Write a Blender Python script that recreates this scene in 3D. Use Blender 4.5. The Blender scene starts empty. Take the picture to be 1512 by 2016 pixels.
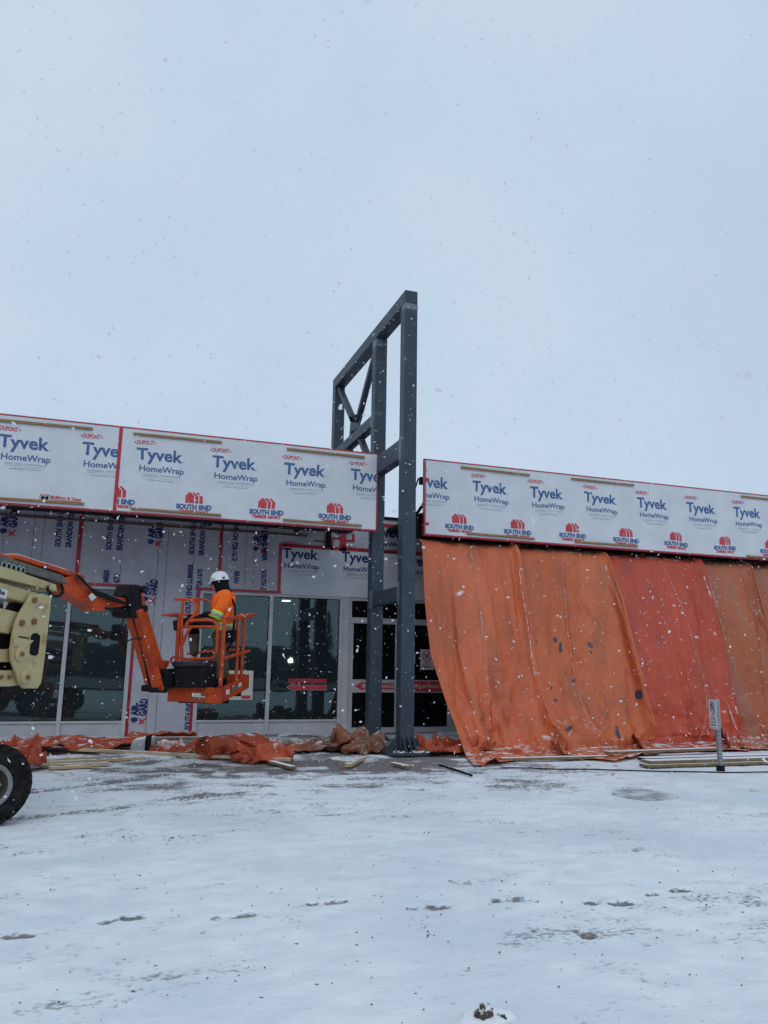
import bpy, bmesh, math, random
import numpy as np
from mathutils import Vector, Matrix
from mathutils.bvhtree import BVHTree
S = bpy.context.scene
C = S.collection
rad = math.radians
# ---------------------------------------------------------------- camera
CAM = np.array([0.0, 0.0, 1.5]); FPX = 1536.87; PIT, YAW, ROL = .193125, .330108, .0161725
_fw = np.array([math.sin(YAW)*math.cos(PIT), math.cos(YAW)*math.cos(PIT), math.sin(PIT)])
_r0 = np.array([math.cos(YAW), -math.sin(YAW), 0.0]); _u0 = np.cross(_r0, _fw)
_r = _r0*math.cos(ROL)+_u0*math.sin(ROL); _u = -_r0*math.sin(ROL)+_u0*math.cos(ROL)
cd = bpy.data.cameras.new('camera'); cam = bpy.data.objects.new('camera', cd); C.objects.link(cam)
cam.matrix_world = Matrix(((_r[0], _u[0], -_fw[0], CAM[0]), (_r[1], _u[1], -_fw[1], CAM[1]), (_r[2], _u[2], -_fw[2], CAM[2]), (0, 0, 0, 1)))
cd.sensor_fit = 'VERTICAL'; cd.sensor_height = 24; cd.sensor_width = 18; cd.lens = 24*FPX/2016
cd.clip_start = .05; cd.clip_end = 3000
cd.dof.use_dof = True; cd.dof.focus_distance = 12.5; cd.dof.aperture_fstop = 5.0
S.camera = cam
# ---------------------------------------------------------------- sky, light, exposure
w = bpy.data.worlds.new('World'); S.world = w; w.use_nodes = True
nt = w.node_tree; nd = nt.nodes; lk = nt.links
bg = nd['Background']; bg.inputs[1].default_value = .1
sky = nd.new('ShaderNodeTexSky'); sky.sky_type = 'NISHITA'; sky.sun_disc = False
sky.sun_elevation = rad(38); sky.sun_rotation = rad(200)
tc = nd.new('ShaderNodeTexCoord')
nz = nd.new('ShaderNodeTexNoise'); nz.inputs['Scale'].default_value = 2.1; nz.inputs['Detail'].default_value = 5; nz.inputs['Roughness'].default_value = .55
lk.new(tc.outputs['Generated'], nz.inputs['Vector'])
rp = nd.new('ShaderNodeValToRGB')          # the cloud deck: even grey-blue overcast with soft lighter patches
rp.color_ramp.elements[0].position = .3; rp.color_ramp.elements[0].color = (.485, .605, .768, 1)
rp.color_ramp.elements[1].position = .72; rp.color_ramp.elements[1].color = (.580, .698, .832, 1)
lk.new(nz.outputs['Fac'], rp.inputs['Fac'])
sc = nd.new('ShaderNodeVectorMath'); sc.operation = 'SCALE'; sc.inputs['Scale'].default_value = 10.0
lk.new(rp.outputs['Color'], sc.inputs[0])
mx = nd.new('ShaderNodeMix'); mx.data_type = 'RGBA'; mx.inputs['Factor'].default_value = .98
lk.new(sky.outputs['Color'], mx.inputs['A']); lk.new(sc.outputs['Vector'], mx.inputs['B'])
lk.new(mx.outputs['Result'], bg.inputs['Color'])
sl = bpy.data.lights.new('sun', 'SUN'); sl.energy = .5; sl.angle = rad(45); sl.color = (1, .975, .95)
so = bpy.data.objects.new('sun', sl); C.objects.link(so); so.rotation_euler = (rad(52), 0, rad(-20))
S.view_settings.view_transform = 'Standard'; S.view_settings.look = 'None'
S.view_settings.exposure = 0; S.view_settings.gamma = 1
S.cycles.max_bounces = 6; S.cycles.transparent_max_bounces = 8; S.cycles.caustics_reflective = False; S.cycles.caustics_refractive = False

# ---------------------------------------------------------------- photo measurements -> metres
def ray(px, py):
    return _r*((px-756)/FPX)+_u*((1008-py)/FPX)+_fw
def at(px, py, ax, val):                    # where the line of sight meets the plane x, y or z = val
    d = ray(px, py); return CAM+d*((val-CAM[ax])/d[ax])
def gnd(px, py, z=0.0): return at(px, py, 2, z)
def onp(px, py, p0, n):                     # ... or any plane
    d = ray(px, py); n = np.array(n, float); return CAM+d*(np.dot(np.array(p0)-CAM, n)/np.dot(d, n))
YW, YF = 16.83, 14.40                       # shop wall and sign fascia planes

# ---------------------------------------------------------------- noise
_rt = np.random.RandomState(7).rand(256, 256)
def vn(x, y, s=0):
    x = np.asarray(x, float)+s*17.31; y = np.asarray(y, float)+s*9.77
    xi = np.floor(x).astype(int); yi = np.floor(y).astype(int); fx = x-xi; fy = y-yi
    fx = fx*fx*fx*(fx*(fx*6-15)+10); fy = fy*fy*fy*(fy*(fy*6-15)+10)
    a = _rt[xi % 256, yi % 256]; b = _rt[(xi+1) % 256, yi % 256]; c = _rt[xi % 256, (yi+1) % 256]; d = _rt[(xi+1) % 256, (yi+1) % 256]
    return (a*(1-fx)+b*fx)*(1-fy)+(c*(1-fx)+d*fx)*fy
def fbm(x, y, s=0, o=4, g=.5):
    t = 0; a = 1.0; n = 0
    for i in range(o):
        t = t+a*vn(x*2**i, y*2**i, s+i*3); n += a; a *= g
    return t/n
def ridge(x, y, s=0, o=3):
    t = 0; a = 1.0; n = 0
    for i in range(o):
        t = t+a*(1-np.abs(2*vn(x*2**i, y*2**i, s+i*5)-1)); n += a; a *= .5
    return t/n
def crease(x, y, seed, n=8, f0=.8, g=1.4):
    r = np.random.RandomState(seed); t = 0; q = 0
    for k in range(n):
        th = r.rand()*math.pi; f = f0*g**k; w_ = (x*math.cos(th)+y*math.sin(th)+.35/f*(vn(x*f*.6, y*f*.6, seed+k)-.5)*2)*f+r.rand()
        t = t+np.abs(2*(w_-np.floor(w_))-1)/g**k; q += 1/g**k
    return t/q
def sstep(a, b, x):
    t = np.clip((x-a)/(b-a), 0, 1); return t*t*(3-2*t)

# ---------------------------------------------------------------- materials
def mat(name, c, rough=.6, metal=0.0, c2=None, vs=4.0, vlo=.35, vhi=.65, bump=0.0, bs=60.0, bdet=4, snow=0.0, snlo=.45, snscale=9.0, spec=.5, stretch=None, wear=None, wlo=.62, whi=.7, ws=14.0):
    m = bpy.data.materials.new(name); m.use_nodes = True
    t = m.node_tree; N = t.nodes; L = t.links; b = N['Principled BSDF']
    b.inputs['Roughness'].default_value = rough; b.inputs['Metallic'].default_value = metal
    b.inputs['Specular IOR Level'].default_value = spec
    tc = N.new('ShaderNodeTexCoord'); vec = tc.outputs['Object']
    if stretch:
        mp = N.new('ShaderNodeMapping'); mp.inputs['Scale'].default_value = stretch; L.new(vec, mp.inputs['Vector']); vec = mp.outputs['Vector']
    def noise(scale, det=4):
        n = N.new('ShaderNodeTexNoise'); n.inputs['Scale'].default_value = scale; n.inputs['Detail'].default_value = det; L.new(vec, n.inputs['Vector']); return n.outputs['Fac']
    def mr(x, lo, hi):
        r = N.new('ShaderNodeMapRange'); r.inputs['From Min'].default_value = lo; r.inputs['From Max'].default_value = hi; L.new(x, r.inputs['Value']); return r.outputs['Result']
    def mix(f, a, bb):
        r = N.new('ShaderNodeMix'); r.data_type = 'RGBA'
        if hasattr(f, 'name') and not isinstance(f, (int, float)): L.new(f, r.inputs['Factor'])
        for k, v in (('A', a), ('B', bb)):
            if isinstance(v, tuple): r.inputs[k].default_value = (*v[:3], 1)
            else: L.new(v, r.inputs[k])
        return r.outputs['Result']
    c2 = c2 or tuple(x*.8 for x in c)
    col = mix(mr(noise(vs, 5), vlo, vhi), tuple(c), tuple(c2))
    if wear:
        col = mix(mr(noise(ws, 6), wlo, whi), col, tuple(wear))
    if snow > 0:
        ge = N.new('ShaderNodeNewGeometry'); sp = N.new('ShaderNodeSeparateXYZ'); L.new(ge.outputs['Normal'], sp.inputs['Vector'])
        up = mr(sp.outputs['Z'], snlo, min(1.0, snlo+.35))
        ma = N.new('ShaderNodeMath'); ma.operation = 'MULTIPLY'; L.new(up, ma.inputs[0]); L.new(mr(noise(snscale, 5), .62-snow*.4, .72-snow*.4), ma.inputs[1])
        col = mix(ma.outputs[0], col, (.84, .85, .86))
    L.new(col, b.inputs['Base Color'])
    if bump:
        bp = N.new('ShaderNodeBump'); bp.inputs['Strength'].default_value = bump; bp.inputs['Distance'].default_value = .02
        L.new(noise(bs, bdet), bp.inputs['Height']); L.new(bp.outputs['Normal'], b.inputs['Normal'])
    return m
M = {}
M['wrap'] = mat('house_wrap', (.655, .685, .715), .5, c2=(.59, .625, .66), vs=2.3, bump=.9, bs=3.1, bdet=6)
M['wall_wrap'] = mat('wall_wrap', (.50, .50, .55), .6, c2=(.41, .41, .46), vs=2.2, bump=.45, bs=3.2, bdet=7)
M['red_tape'] = mat('red_tape', (.50, .018, .035), .35, c2=(.38, .012, .03), vs=9, wear=(.12, .01, .02), wlo=.6, whi=.62, ws=20)
M['blue_print'] = mat('blue_print', (.045, .105, .26), .6, c2=(.06, .13, .30), vs=8)
M['navy_print'] = mat('navy_print', (.018, .022, .16), .6, vs=8)
M['red_print'] = mat('red_print', (.50, .035, .05), .6, c2=(.56, .06, .075), vs=6)
M['grey_print'] = mat('grey_print', (.36, .40, .46), .7)
M['line_print'] = mat('line_print', (.16, .16, .22), .7)
M['batten'] = mat('batten_wood', (.34, .205, .09), .75, c2=(.24, .14, .06), vs=5, stretch=(1, 6, 6), bump=.3, bs=40)
M['black_frame'] = mat('black_frame', (.008, .008, .010), .8, spec=.2)
M['brown'] = mat('ledger_brown', (.16, .08, .045), .8)
M['white_frame'] = mat('window_frame', (.52, .53, .55), .4, c2=(.46, .47, .49), vs=3)
M['kick'] = mat('kick_panel', (.50, .51, .53), .5, c2=(.42, .43, .45), vs=2.5, bump=.1, bs=8)
M['dark_room'] = mat('dark_interior', (.035, .04, .045), .9)
M['plain_roof'] = mat('roofing', (.30, .31, .33), .9)
M['steel'] = mat('primed_steel', (.046, .065, .088), .5, c2=(.033, .048, .067), vs=3.2, bump=.06, bs=30, wear=(.10, .125, .145), wlo=.70, whi=.76, ws=5, spec=.35)
M['weld'] = mat('scuffed_steel', (.20, .225, .25), .5, c2=(.10, .125, .15), vs=9)
M['lumber'] = mat('pale_lumber', (.56, .42, .25), .8, c2=(.44, .31, .17), vs=6, stretch=(1, 1, 8), bump=.2, bs=30, snow=.45, snlo=.75)
M['wet_lumber'] = mat('wet_lumber', (.25, .17, .085), .8, c2=(.15, .10, .05), vs=7, bump=.2, bs=30, snow=.95, snlo=.75)
M['black_wood'] = mat('black_board', (.035, .032, .034), .8, snow=1.0, snlo=.75)
M['lift_orange'] = mat('lift_orange', (.58, .078, .014), .45, c2=(.40, .045, .010), vs=4.2, wear=(.17, .045, .022), wlo=.60, whi=.72, ws=11, bump=.05, bs=25, spec=.3)
M['lift_cream'] = mat('lift_cream', (.53, .45, .235), .55, c2=(.44, .355, .165), vs=3, wear=(.27, .18, .075), wlo=.58, whi=.74, ws=6, bump=.08, bs=20)
M['boom_grey'] = mat('grimy_boom', (.15, .145, .125), .8, c2=(.08, .08, .07), vs=12, bump=.3, bs=30)
M['black_rubber'] = mat('black_rubber', (.006, .006, .008), .75, c2=(.013, .013, .015), vs=20, bump=.3, bs=40, spec=.2)
M['tyre'] = mat('tyre_rubber', (.009, .009, .011), .9, c2=(.024, .022, .020), vs=14, bump=.6, bs=45, spec=.15)
M['rim'] = mat('wheel_rim', (.24, .245, .25), .6, c2=(.17, .17, .17), vs=5, wear=(.20, .16, .11), wlo=.6, whi=.75, ws=6)
M['rim_dark'] = mat('rim_dark', (.075, .062, .048), .8, c2=(.04, .036, .03), vs=9)
M['rust'] = mat('rusty_bolt', (.22, .11, .05), .8)
M['decal'] = mat('decal_paper', (.70, .68, .60), .6, c2=(.60, .56, .46), vs=20)
M['snow_piece'] = mat('snow', (.84, .85, .86), .9, c2=(.78, .79, .81), vs=20)
M['concrete'] = mat('snowy_concrete', (.42, .41, .40), .9, c2=(.34, .33, .32), vs=4, bump=.2, bs=30, snow=.7, snlo=.7, snscale=4)
M['white_plastic'] = mat('white_plastic', (.80, .80, .80), .35)
M['sign_white'] = mat('sign_white', (.66, .66, .66), .45, c2=(.58, .58, .59), vs=9)
M['sign_grey'] = mat('sign_grey', (.42, .47, .46), .45, c2=(.35, .40, .40))
M['sign_ink'] = mat('sign_ink', (.02, .02, .03), .6)
M['galv'] = mat('galvanised_post', (.30, .32, .36), .5, metal=.35, c2=(.24, .26, .30), vs=9)
M['hivis'] = mat('hivis_orange', (1.0, .165, .003), .8, c2=(.95, .125, .002), vs=9, bump=1.0, bs=9)
M['lime'] = mat('hivis_lime', (.62, .86, .07), .7)
M['silver'] = mat('reflective_silver', (.36, .40, .40), .4)
M['pants'] = mat('brown_duck_cloth', (.135, .085, .045), .9, c2=(.09, .055, .03), vs=9, bump=.4, bs=22)
M['dark_cloth'] = mat('dark_cloth', (.008, .008, .012), .9, bump=.3, bs=40, spec=.15)
M['skin'] = mat('skin', (.42, .22, .15), .6)
M['canvas'] = mat('tan_canvas', (.13, .10, .06), .9, c2=(.09, .07, .04), vs=10, bump=.3, bs=30)
M['pebble'] = mat('pebble', (.045, .04, .04), .9, c2=(.09, .075, .065), vs=30)
M['dirt'] = mat('dirt_clod', (.06, .04, .035), .95, c2=(.10, .07, .06), vs=20, bump=.5, bs=60, snow=.5, snlo=.5, snscale=25)
M['iron'] = mat('cast_iron', (.33, .335, .35), .85, c2=(.66, .68, .71), vs=4, vlo=.34, vhi=.60, bump=.5, bs=60)
M['bark'] = mat('bark', (.05, .04, .03), .9)
M['needles'] = mat('spruce_needles', (.035, .055, .045), .9)
M['far_wood'] = mat('far_wood', (.075, .095, .105), .9, c2=(.05, .065, .075), vs=.4)  # distance haze is mixed into this blue-grey
M['far_dark'] = mat('far_dark', (.05, .055, .06), .9)
M['car_paint'] = mat('dark_car_paint', (.03, .035, .045), .3)

def tarp_mat(name, c, c2, stain):
    m = bpy.data.materials.new(name); m.use_nodes = True
    t = m.node_tree; N = t.nodes; L = t.links; b = N['Principled BSDF']
    b.inputs['Roughness'].default_value = .46; b.inputs['Specular IOR Level'].default_value = .4
    tc = N.new('ShaderNodeTexCoord'); v = tc.outputs['Object']
    def noise(scale, det=5, st=None):
        vv = v
        if st:
            mp = N.new('ShaderNodeMapping'); mp.inputs['Scale'].default_value = st; L.new(v, mp.inputs['Vector']); vv = mp.outputs['Vector']
        n = N.new('ShaderNodeTexNoise'); n.inputs['Scale'].default_value = scale; n.inputs['Detail'].default_value = det; L.new(vv, n.inputs['Vector']); return n.outputs['Fac']
    def mr(x, lo, hi, a=0., bb=1.):
        r = N.new('ShaderNodeMapRange'); r.inputs['From Min'].default_value = lo; r.inputs['From Max'].default_value = hi; r.inputs['To Min'].default_value = a; r.inputs['To Max'].default_value = bb; L.new(x, r.inputs['Value']); return r.outputs['Result']
    def mix(f, a, bb):
        r = N.new('ShaderNodeMix'); r.data_type = 'RGBA'; L.new(f, r.inputs['Factor'])
        for k, q in (('A', a), ('B', bb)):
            if isinstance(q, tuple): r.inputs[k].default_value = (*q, 1)
            else: L.new(q, r.inputs[k])
        return r.outputs['Result']
    def mul(a, bb):
        r = N.new('ShaderNodeMath'); r.operation = 'MULTIPLY'
        for i, q in enumerate((a, bb)):
            if isinstance(q, (int, float)): r.inputs[i].default_value = q
            else: L.new(q, r.inputs[i])
        return r.outputs[0]
    col = mix(mr(noise(1.1, 6, (1, 1, .35)), .35, .68), c, c2)
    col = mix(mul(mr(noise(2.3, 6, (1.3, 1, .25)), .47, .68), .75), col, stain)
    wv = N.new('ShaderNodeTexVoronoi'); wv.inputs['Scale'].default_value = 110; L.new(v, wv.inputs['Vector'])
    col = mix(mul(mr(wv.outputs['Distance'], .1, .7), .35), col, tuple(x*.7 for x in c))
    at_ = N.new('ShaderNodeAttribute'); at_.attribute_name = 'frost'
    fr = N.new('ShaderNodeMath'); fr.operation = 'ADD'; L.new(at_.outputs['Fac'], fr.inputs[0]); L.new(mr(noise(9, 6), 0, 1, -.5, .5), fr.inputs[1])
    frost = mr(fr.outputs[0], .5, .72)
    ge = N.new('ShaderNodeNewGeometry'); sp = N.new('ShaderNodeSeparateXYZ'); L.new(ge.outputs['Normal'], sp.inputs['Vector'])
    up = mul(mr(sp.outputs['Z'], .78, .97), mr(noise(6, 6), .50, .64))
    mxx = N.new('ShaderNodeMath'); mxx.operation = 'MAXIMUM'; L.new(frost, mxx.inputs[0]); L.new(up, mxx.inputs[1])
    col = mix(mxx.outputs[0], col, (.82, .83, .84))
    L.new(col, b.inputs['Base Color'])
    bp = N.new('ShaderNodeBump'); bp.inputs['Strength'].default_value = .8; bp.inputs['Distance'].default_value = .035
    L.new(noise(7, 10, (1.5, 1.5, .8)), bp.inputs['Height']); L.new(bp.outputs['Normal'], b.inputs['Normal'])
    return m
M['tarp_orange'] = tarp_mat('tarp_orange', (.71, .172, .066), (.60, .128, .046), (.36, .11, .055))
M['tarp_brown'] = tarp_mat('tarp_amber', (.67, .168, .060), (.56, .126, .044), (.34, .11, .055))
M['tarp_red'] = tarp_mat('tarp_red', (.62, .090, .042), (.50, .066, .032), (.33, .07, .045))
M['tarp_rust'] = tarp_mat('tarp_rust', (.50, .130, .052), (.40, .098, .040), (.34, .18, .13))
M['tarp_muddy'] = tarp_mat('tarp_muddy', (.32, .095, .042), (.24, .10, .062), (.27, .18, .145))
M['tarp_pile'] = tarp_mat('tarp_pile', (.58, .095, .03), (.44, .065, .024), (.28, .065, .04))

def glass_mat(name, refl, tint, gl, haze=0.0):
    m = bpy.data.materials.new(name); m.use_nodes = True
    t = m.node_tree; N = t.nodes; L = t.links; N.remove(N['Principled BSDF'])
    tr = N.new('ShaderNodeBsdfTransparent'); tr.inputs['Color'].default_value = (*tint, 1)
    g = N.new('ShaderNodeBsdfGlossy'); g.inputs['Roughness'].default_value = .02; g.inputs['Color'].default_value = (*gl, 1)
    n = N.new('ShaderNodeTexNoise'); n.inputs['Scale'].default_value = 1.3; n.inputs['Detail'].default_value = 2
    tc = N.new('ShaderNodeTexCoord'); L.new(tc.outputs['Object'], n.inputs['Vector'])
    bp = N.new('ShaderNodeBump'); bp.inputs['Strength'].default_value = .06; bp.inputs['Distance'].default_value = .02
    L.new(n.outputs['Fac'], bp.inputs['Height']); L.new(bp.outputs['Normal'], g.inputs['Normal'])
    lw = N.new('ShaderNodeFresnel'); lw.inputs['IOR'].default_value = 1.5
    ad = N.new('ShaderNodeMath'); ad.operation = 'ADD'; L.new(lw.outputs[0], ad.inputs[0]); ad.inputs[1].default_value = refl
    mx = N.new('ShaderNodeMixShader'); L.new(ad.outputs[0], mx.inputs[0]); L.new(tr.outputs[0], mx.inputs[1]); L.new(g.outputs[0], mx.inputs[2])
    film = N.new('ShaderNodeBsdfDiffuse'); film.inputs['Color'].default_value = (.22, .31, .34, 1)  # haze painted over the pane as a diffuse layer, lifting its darks
    hazy = N.new('ShaderNodeMixShader'); hazy.inputs[0].default_value = haze
    L.new(mx.outputs[0], hazy.inputs[1]); L.new(film.outputs[0], hazy.inputs[2]); L.new(hazy.outputs[0], N['Material Output'].inputs['Surface'])
    return m
M['glass'] = glass_mat('window_glass', .055, (.42, .52, .55), (.74, .98, 1.0), .07)
M['door_glass'] = glass_mat('door_glass', -.03, (.35, .37, .40), (.8, .9, 1.0), .025)  # mirror strength cut to imitate the dark surroundings these panes reflect
def emis(name, c, s):
    m = bpy.data.materials.new(name); m.use_nodes = True; b = m.node_tree.nodes['Principled BSDF']
    b.inputs['Base Color'].default_value = (*c, 1); b.inputs['Emission Color'].default_value = (*c, 1); b.inputs['Emission Strength'].default_value = s
    return m
M['lamp_glow'] = emis('lamp_glow', (1, .93, .75), 4)
M['headlight_glow'] = emis('headlight_glow', (1, .95, .8), 30)

# ---------------------------------------------------------------- object helpers
def tag(o, label=None, cat=None, group=None, kind=None):
    if label: o['label'] = label
    if cat: o['category'] = cat
    if group: o['group'] = group
    if kind: o['kind'] = kind
    return o
def empty(name, loc, label, cat, group=None):
    o = bpy.data.objects.new(name, None); C.objects.link(o); o.location = [float(v) for v in loc]; o.empty_display_size = .2
    return tag(o, label, cat, group)
def parent(o, p):
    if p is not None:
        o.parent = p; o.matrix_parent_inverse = Matrix.Translation(-wloc(p))
    return o
def wloc(p):                                            # world position of an unrotated object
    q = Vector(p.location)
    return q if p.parent is None else q+p.matrix_parent_inverse.translation+wloc(p.parent)
class MB:
    def __init__(s): s.v = []; s.f = []; s.m = []
    def add(s, vs, fs, mi=0):
        k = len(s.v); s.v += [tuple(float(c) for c in p) for p in vs]; s.f += [tuple(i+k for i in f) for f in fs]; s.m += [mi]*len(fs); return s
    def box(s, x0, x1, y0, y1, z0, z1, mi=0):
        return s.add([(x, y, z) for z in (z0, z1) for y in (y0, y1) for x in (x0, x1)], [(0, 2, 3, 1), (4, 5, 7, 6), (0, 1, 5, 4), (2, 6, 7, 3), (0, 4, 6, 2), (1, 3, 7, 5)], mi)
    def bar(s, a, b, wd, th, up=(0, 0, 1), mi=0):      # rectangular bar from a to b
        a = Vector([float(c) for c in a]); b = Vector([float(c) for c in b]); d = (b-a).normalized(); upv = Vector(up)
        sd = d.cross(upv)
        if sd.length < 1e-4: sd = d.cross(Vector((1, 0, 0)))
        sd.normalize(); u = sd.cross(d).normalized()
        vs = []
        for p in (a, b):
            for (i, j) in ((-1, -1), (1, -1), (1, 1), (-1, 1)): vs.append(p+sd*(i*wd/2)+u*(j*th/2))
        return s.add(vs, [(0, 3, 2, 1), (4, 5, 6, 7), (0, 1, 5, 4), (1, 2, 6, 5), (2, 3, 7, 6), (3, 0, 4, 7)], mi)
    def tube(s, pts, r, n=10, mi=0, cap=True):
        P = [Vector([float(c) for c in p]) for p in pts]; vs = []; fs = []; ref = None
        for i, p in enumerate(P):
            d = (P[min(i+1, len(P)-1)]-P[max(i-1, 0)]).normalized()
            if ref is None:
                ref = d.cross(Vector((0, 0, 1)))
                if ref.length < 1e-3: ref = d.cross(Vector((1, 0, 0)))
            ref = (ref-d*ref.dot(d)).normalized(); q = d.cross(ref); rr = r[i] if hasattr(r, '__len__') else r
            for k in range(n):
                a = 2*math.pi*k/n; vs.append(p+ref*(math.cos(a)*rr)+q*(math.sin(a)*rr))
        for i in range(len(P)-1):
            for k in range(n):
                fs.append((i*n+k, i*n+(k+1) % n, (i+1)*n+(k+1) % n, (i+1)*n+k))
        if cap: fs += [tuple(range(n-1, -1, -1)), tuple(range((len(P)-1)*n, len(P)*n))]
        return s.add(vs, fs, mi)
    def prism(s, pts, off, mi=0):                      # outline extruded by a vector, centred
        o = Vector([float(c) for c in off])/2; P = [Vector([float(c) for c in p]) for p in pts]; n = len(P)
        return s.add([p+o for p in P]+[p-o for p in P], [tuple(range(n)), tuple(range(2*n-1, n-1, -1))]+[(i, i+n, (i+1) % n+n, (i+1) % n) for i in range(n)], mi)
    def disc(s, c, ax, r, th, n=20, mi=0):
        ax = Vector([float(q) for q in ax]).normalized(); c = Vector([float(q) for q in c])
        return s.tube([c-ax*th/2, c+ax*th/2], r, n, mi)
    def lathe(s, c, ax, prof, n=32, mi=0):             # prof: (radius, along axis)
        ax = Vector([float(q) for q in ax]).normalized(); c = Vector([float(q) for q in c]); e = ax.cross(Vector((0, 0, 1))).normalized(); g = e.cross(ax)
        vs = []; fs = []
        for (r, h) in prof:
            for k in range(n):
                a = 2*math.pi*k/n; vs.append(c+ax*h+(e*math.cos(a)+g*math.sin(a))*r)
        for i in range(len(prof)-1):
            for k in range(n): fs.append((i*n+k, i*n+(k+1) % n, (i+1)*n+(k+1) % n, (i+1)*n+k))
        return s.add(vs, fs, mi)
    def build(s, name, m, par=None, bevel=0.0, smooth=False, fix=True):
        me = bpy.data.meshes.new(name); me.from_pydata(s.v, [], s.f)
        ms = m if isinstance(m, (list, tuple)) else [m]
        for q in ms: me.materials.append(M[q] if isinstance(q, str) else q)
        if len(ms) > 1: me.polygons.foreach_set('material_index', s.m)
        if fix:
            bm = bmesh.new(); bm.from_mesh(me); bmesh.ops.recalc_face_normals(bm, faces=bm.faces); bm.to_mesh(me); bm.free()
        if smooth: me.polygons.foreach_set('use_smooth', [True]*len(me.polygons))
        me.update()
        o = bpy.data.objects.new(name, me); C.objects.link(o)
        if bevel:
            b = o.modifiers.new('bevel', 'BEVEL'); b.width = bevel; b.segments = 2; b.limit_method = 'ANGLE'
        return parent(o, par)
def pieces(mb, name, m, par=None, **k):                 # every separate piece of a builder becomes its own object
    n = len(mb.v); pa = list(range(n))
    def fd(i):
        while pa[i] != i: pa[i] = pa[pa[i]]; i = pa[i]
        return i
    for f in mb.f:
        for i in f[1:]: pa[fd(i)] = fd(f[0])
    gr = {}
    for f in mb.f: gr.setdefault(fd(f[0]), []).append(f)
    out = []
    for fs in gr.values():
        ids = sorted({i for f in fs for i in f}); mp = {i: j for j, i in enumerate(ids)}; q = MB(); q.add([mb.v[i] for i in ids], [tuple(mp[i] for i in f) for f in fs]); out.append(q.build(name, m, par, **k))
    return out
def grid_obj(name, P, m, par=None, attr=None, solid=0.0, sub=0):   # P[i,j,3]
    n, k = P.shape[:2]; me = bpy.data.meshes.new(name)
    idx = np.arange(n*k).reshape(n, k)
    f = np.stack([idx[:-1, :-1], idx[:-1, 1:], idx[1:, 1:], idx[1:, :-1]], -1).reshape(-1, 4)
    me.vertices.add(n*k); me.vertices.foreach_set('co', P.reshape(-1).astype(np.float32))
    me.loops.add(f.size); me.loops.foreach_set('vertex_index', f.reshape(-1).astype(np.int32))
    me.polygons.add(len(f)); me.polygons.foreach_set('loop_start', np.arange(0, f.size, 4).astype(np.int32))
    try: me.polygons.foreach_set('loop_total', np.full(len(f), 4, np.int32))
    except Exception: pass
    me.update(); me.validate()
    me.polygons.foreach_set('use_smooth', [True]*len(me.polygons)); me.materials.append(M[m] if isinstance(m, str) else m)
    if attr:
        for an, av in attr.items():
            a = me.attributes.new(an, 'FLOAT', 'POINT'); a.data.foreach_set('value', av.reshape(-1).astype(np.float32))
    o = bpy.data.objects.new(name, me); C.objects.link(o)
    if solid:
        s = o.modifiers.new('solid', 'SOLIDIFY'); s.thickness = solid; s.offset = 0
    return parent(o, par)
# ---------------------------------------------------------------- lettering
_tc = {}
def text2d(s, bold=0.0):
    k = (s, bold)
    if k not in _tc:
        cu = bpy.data.curves.new('lettering', 'FONT'); cu.body = s; cu.size = 1; cu.resolution_u = 3; cu.offset = bold; cu.fill_mode = 'FRONT'
        o = bpy.data.objects.new('lettering', cu); C.objects.link(o); bpy.context.view_layer.update()
        me = o.to_mesh(); V = np.array([(v.co.x, v.co.y) for v in me.vertices]).reshape(-1, 2); F = [tuple(p.vertices) for p in me.polygons]
        o.to_mesh_clear(); bpy.data.objects.remove(o); bpy.data.curves.remove(cu); _tc[k] = (V, F)
    return _tc[k]
_cap = text2d('H')[0][:, 1].max()
def clip_poly(pts, lo, hi):
    for sgn, lim in ((1, lo), (-1, hi)):
        if lim is None: continue
        out = []
        for i in range(len(pts)):
            a, b = pts[i], pts[(i+1) % len(pts)]; da = sgn*(a[0]-lim); db = sgn*(b[0]-lim)
            if da >= 0: out.append(a)
            if (da > 0 > db) or (da < 0 < db):
                t = da/(da-db); out.append((a[0]+(b[0]-a[0])*t, a[1]+(b[1]-a[1])*t))
        pts = out
        if len(pts) < 3: return []
    return pts
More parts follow.
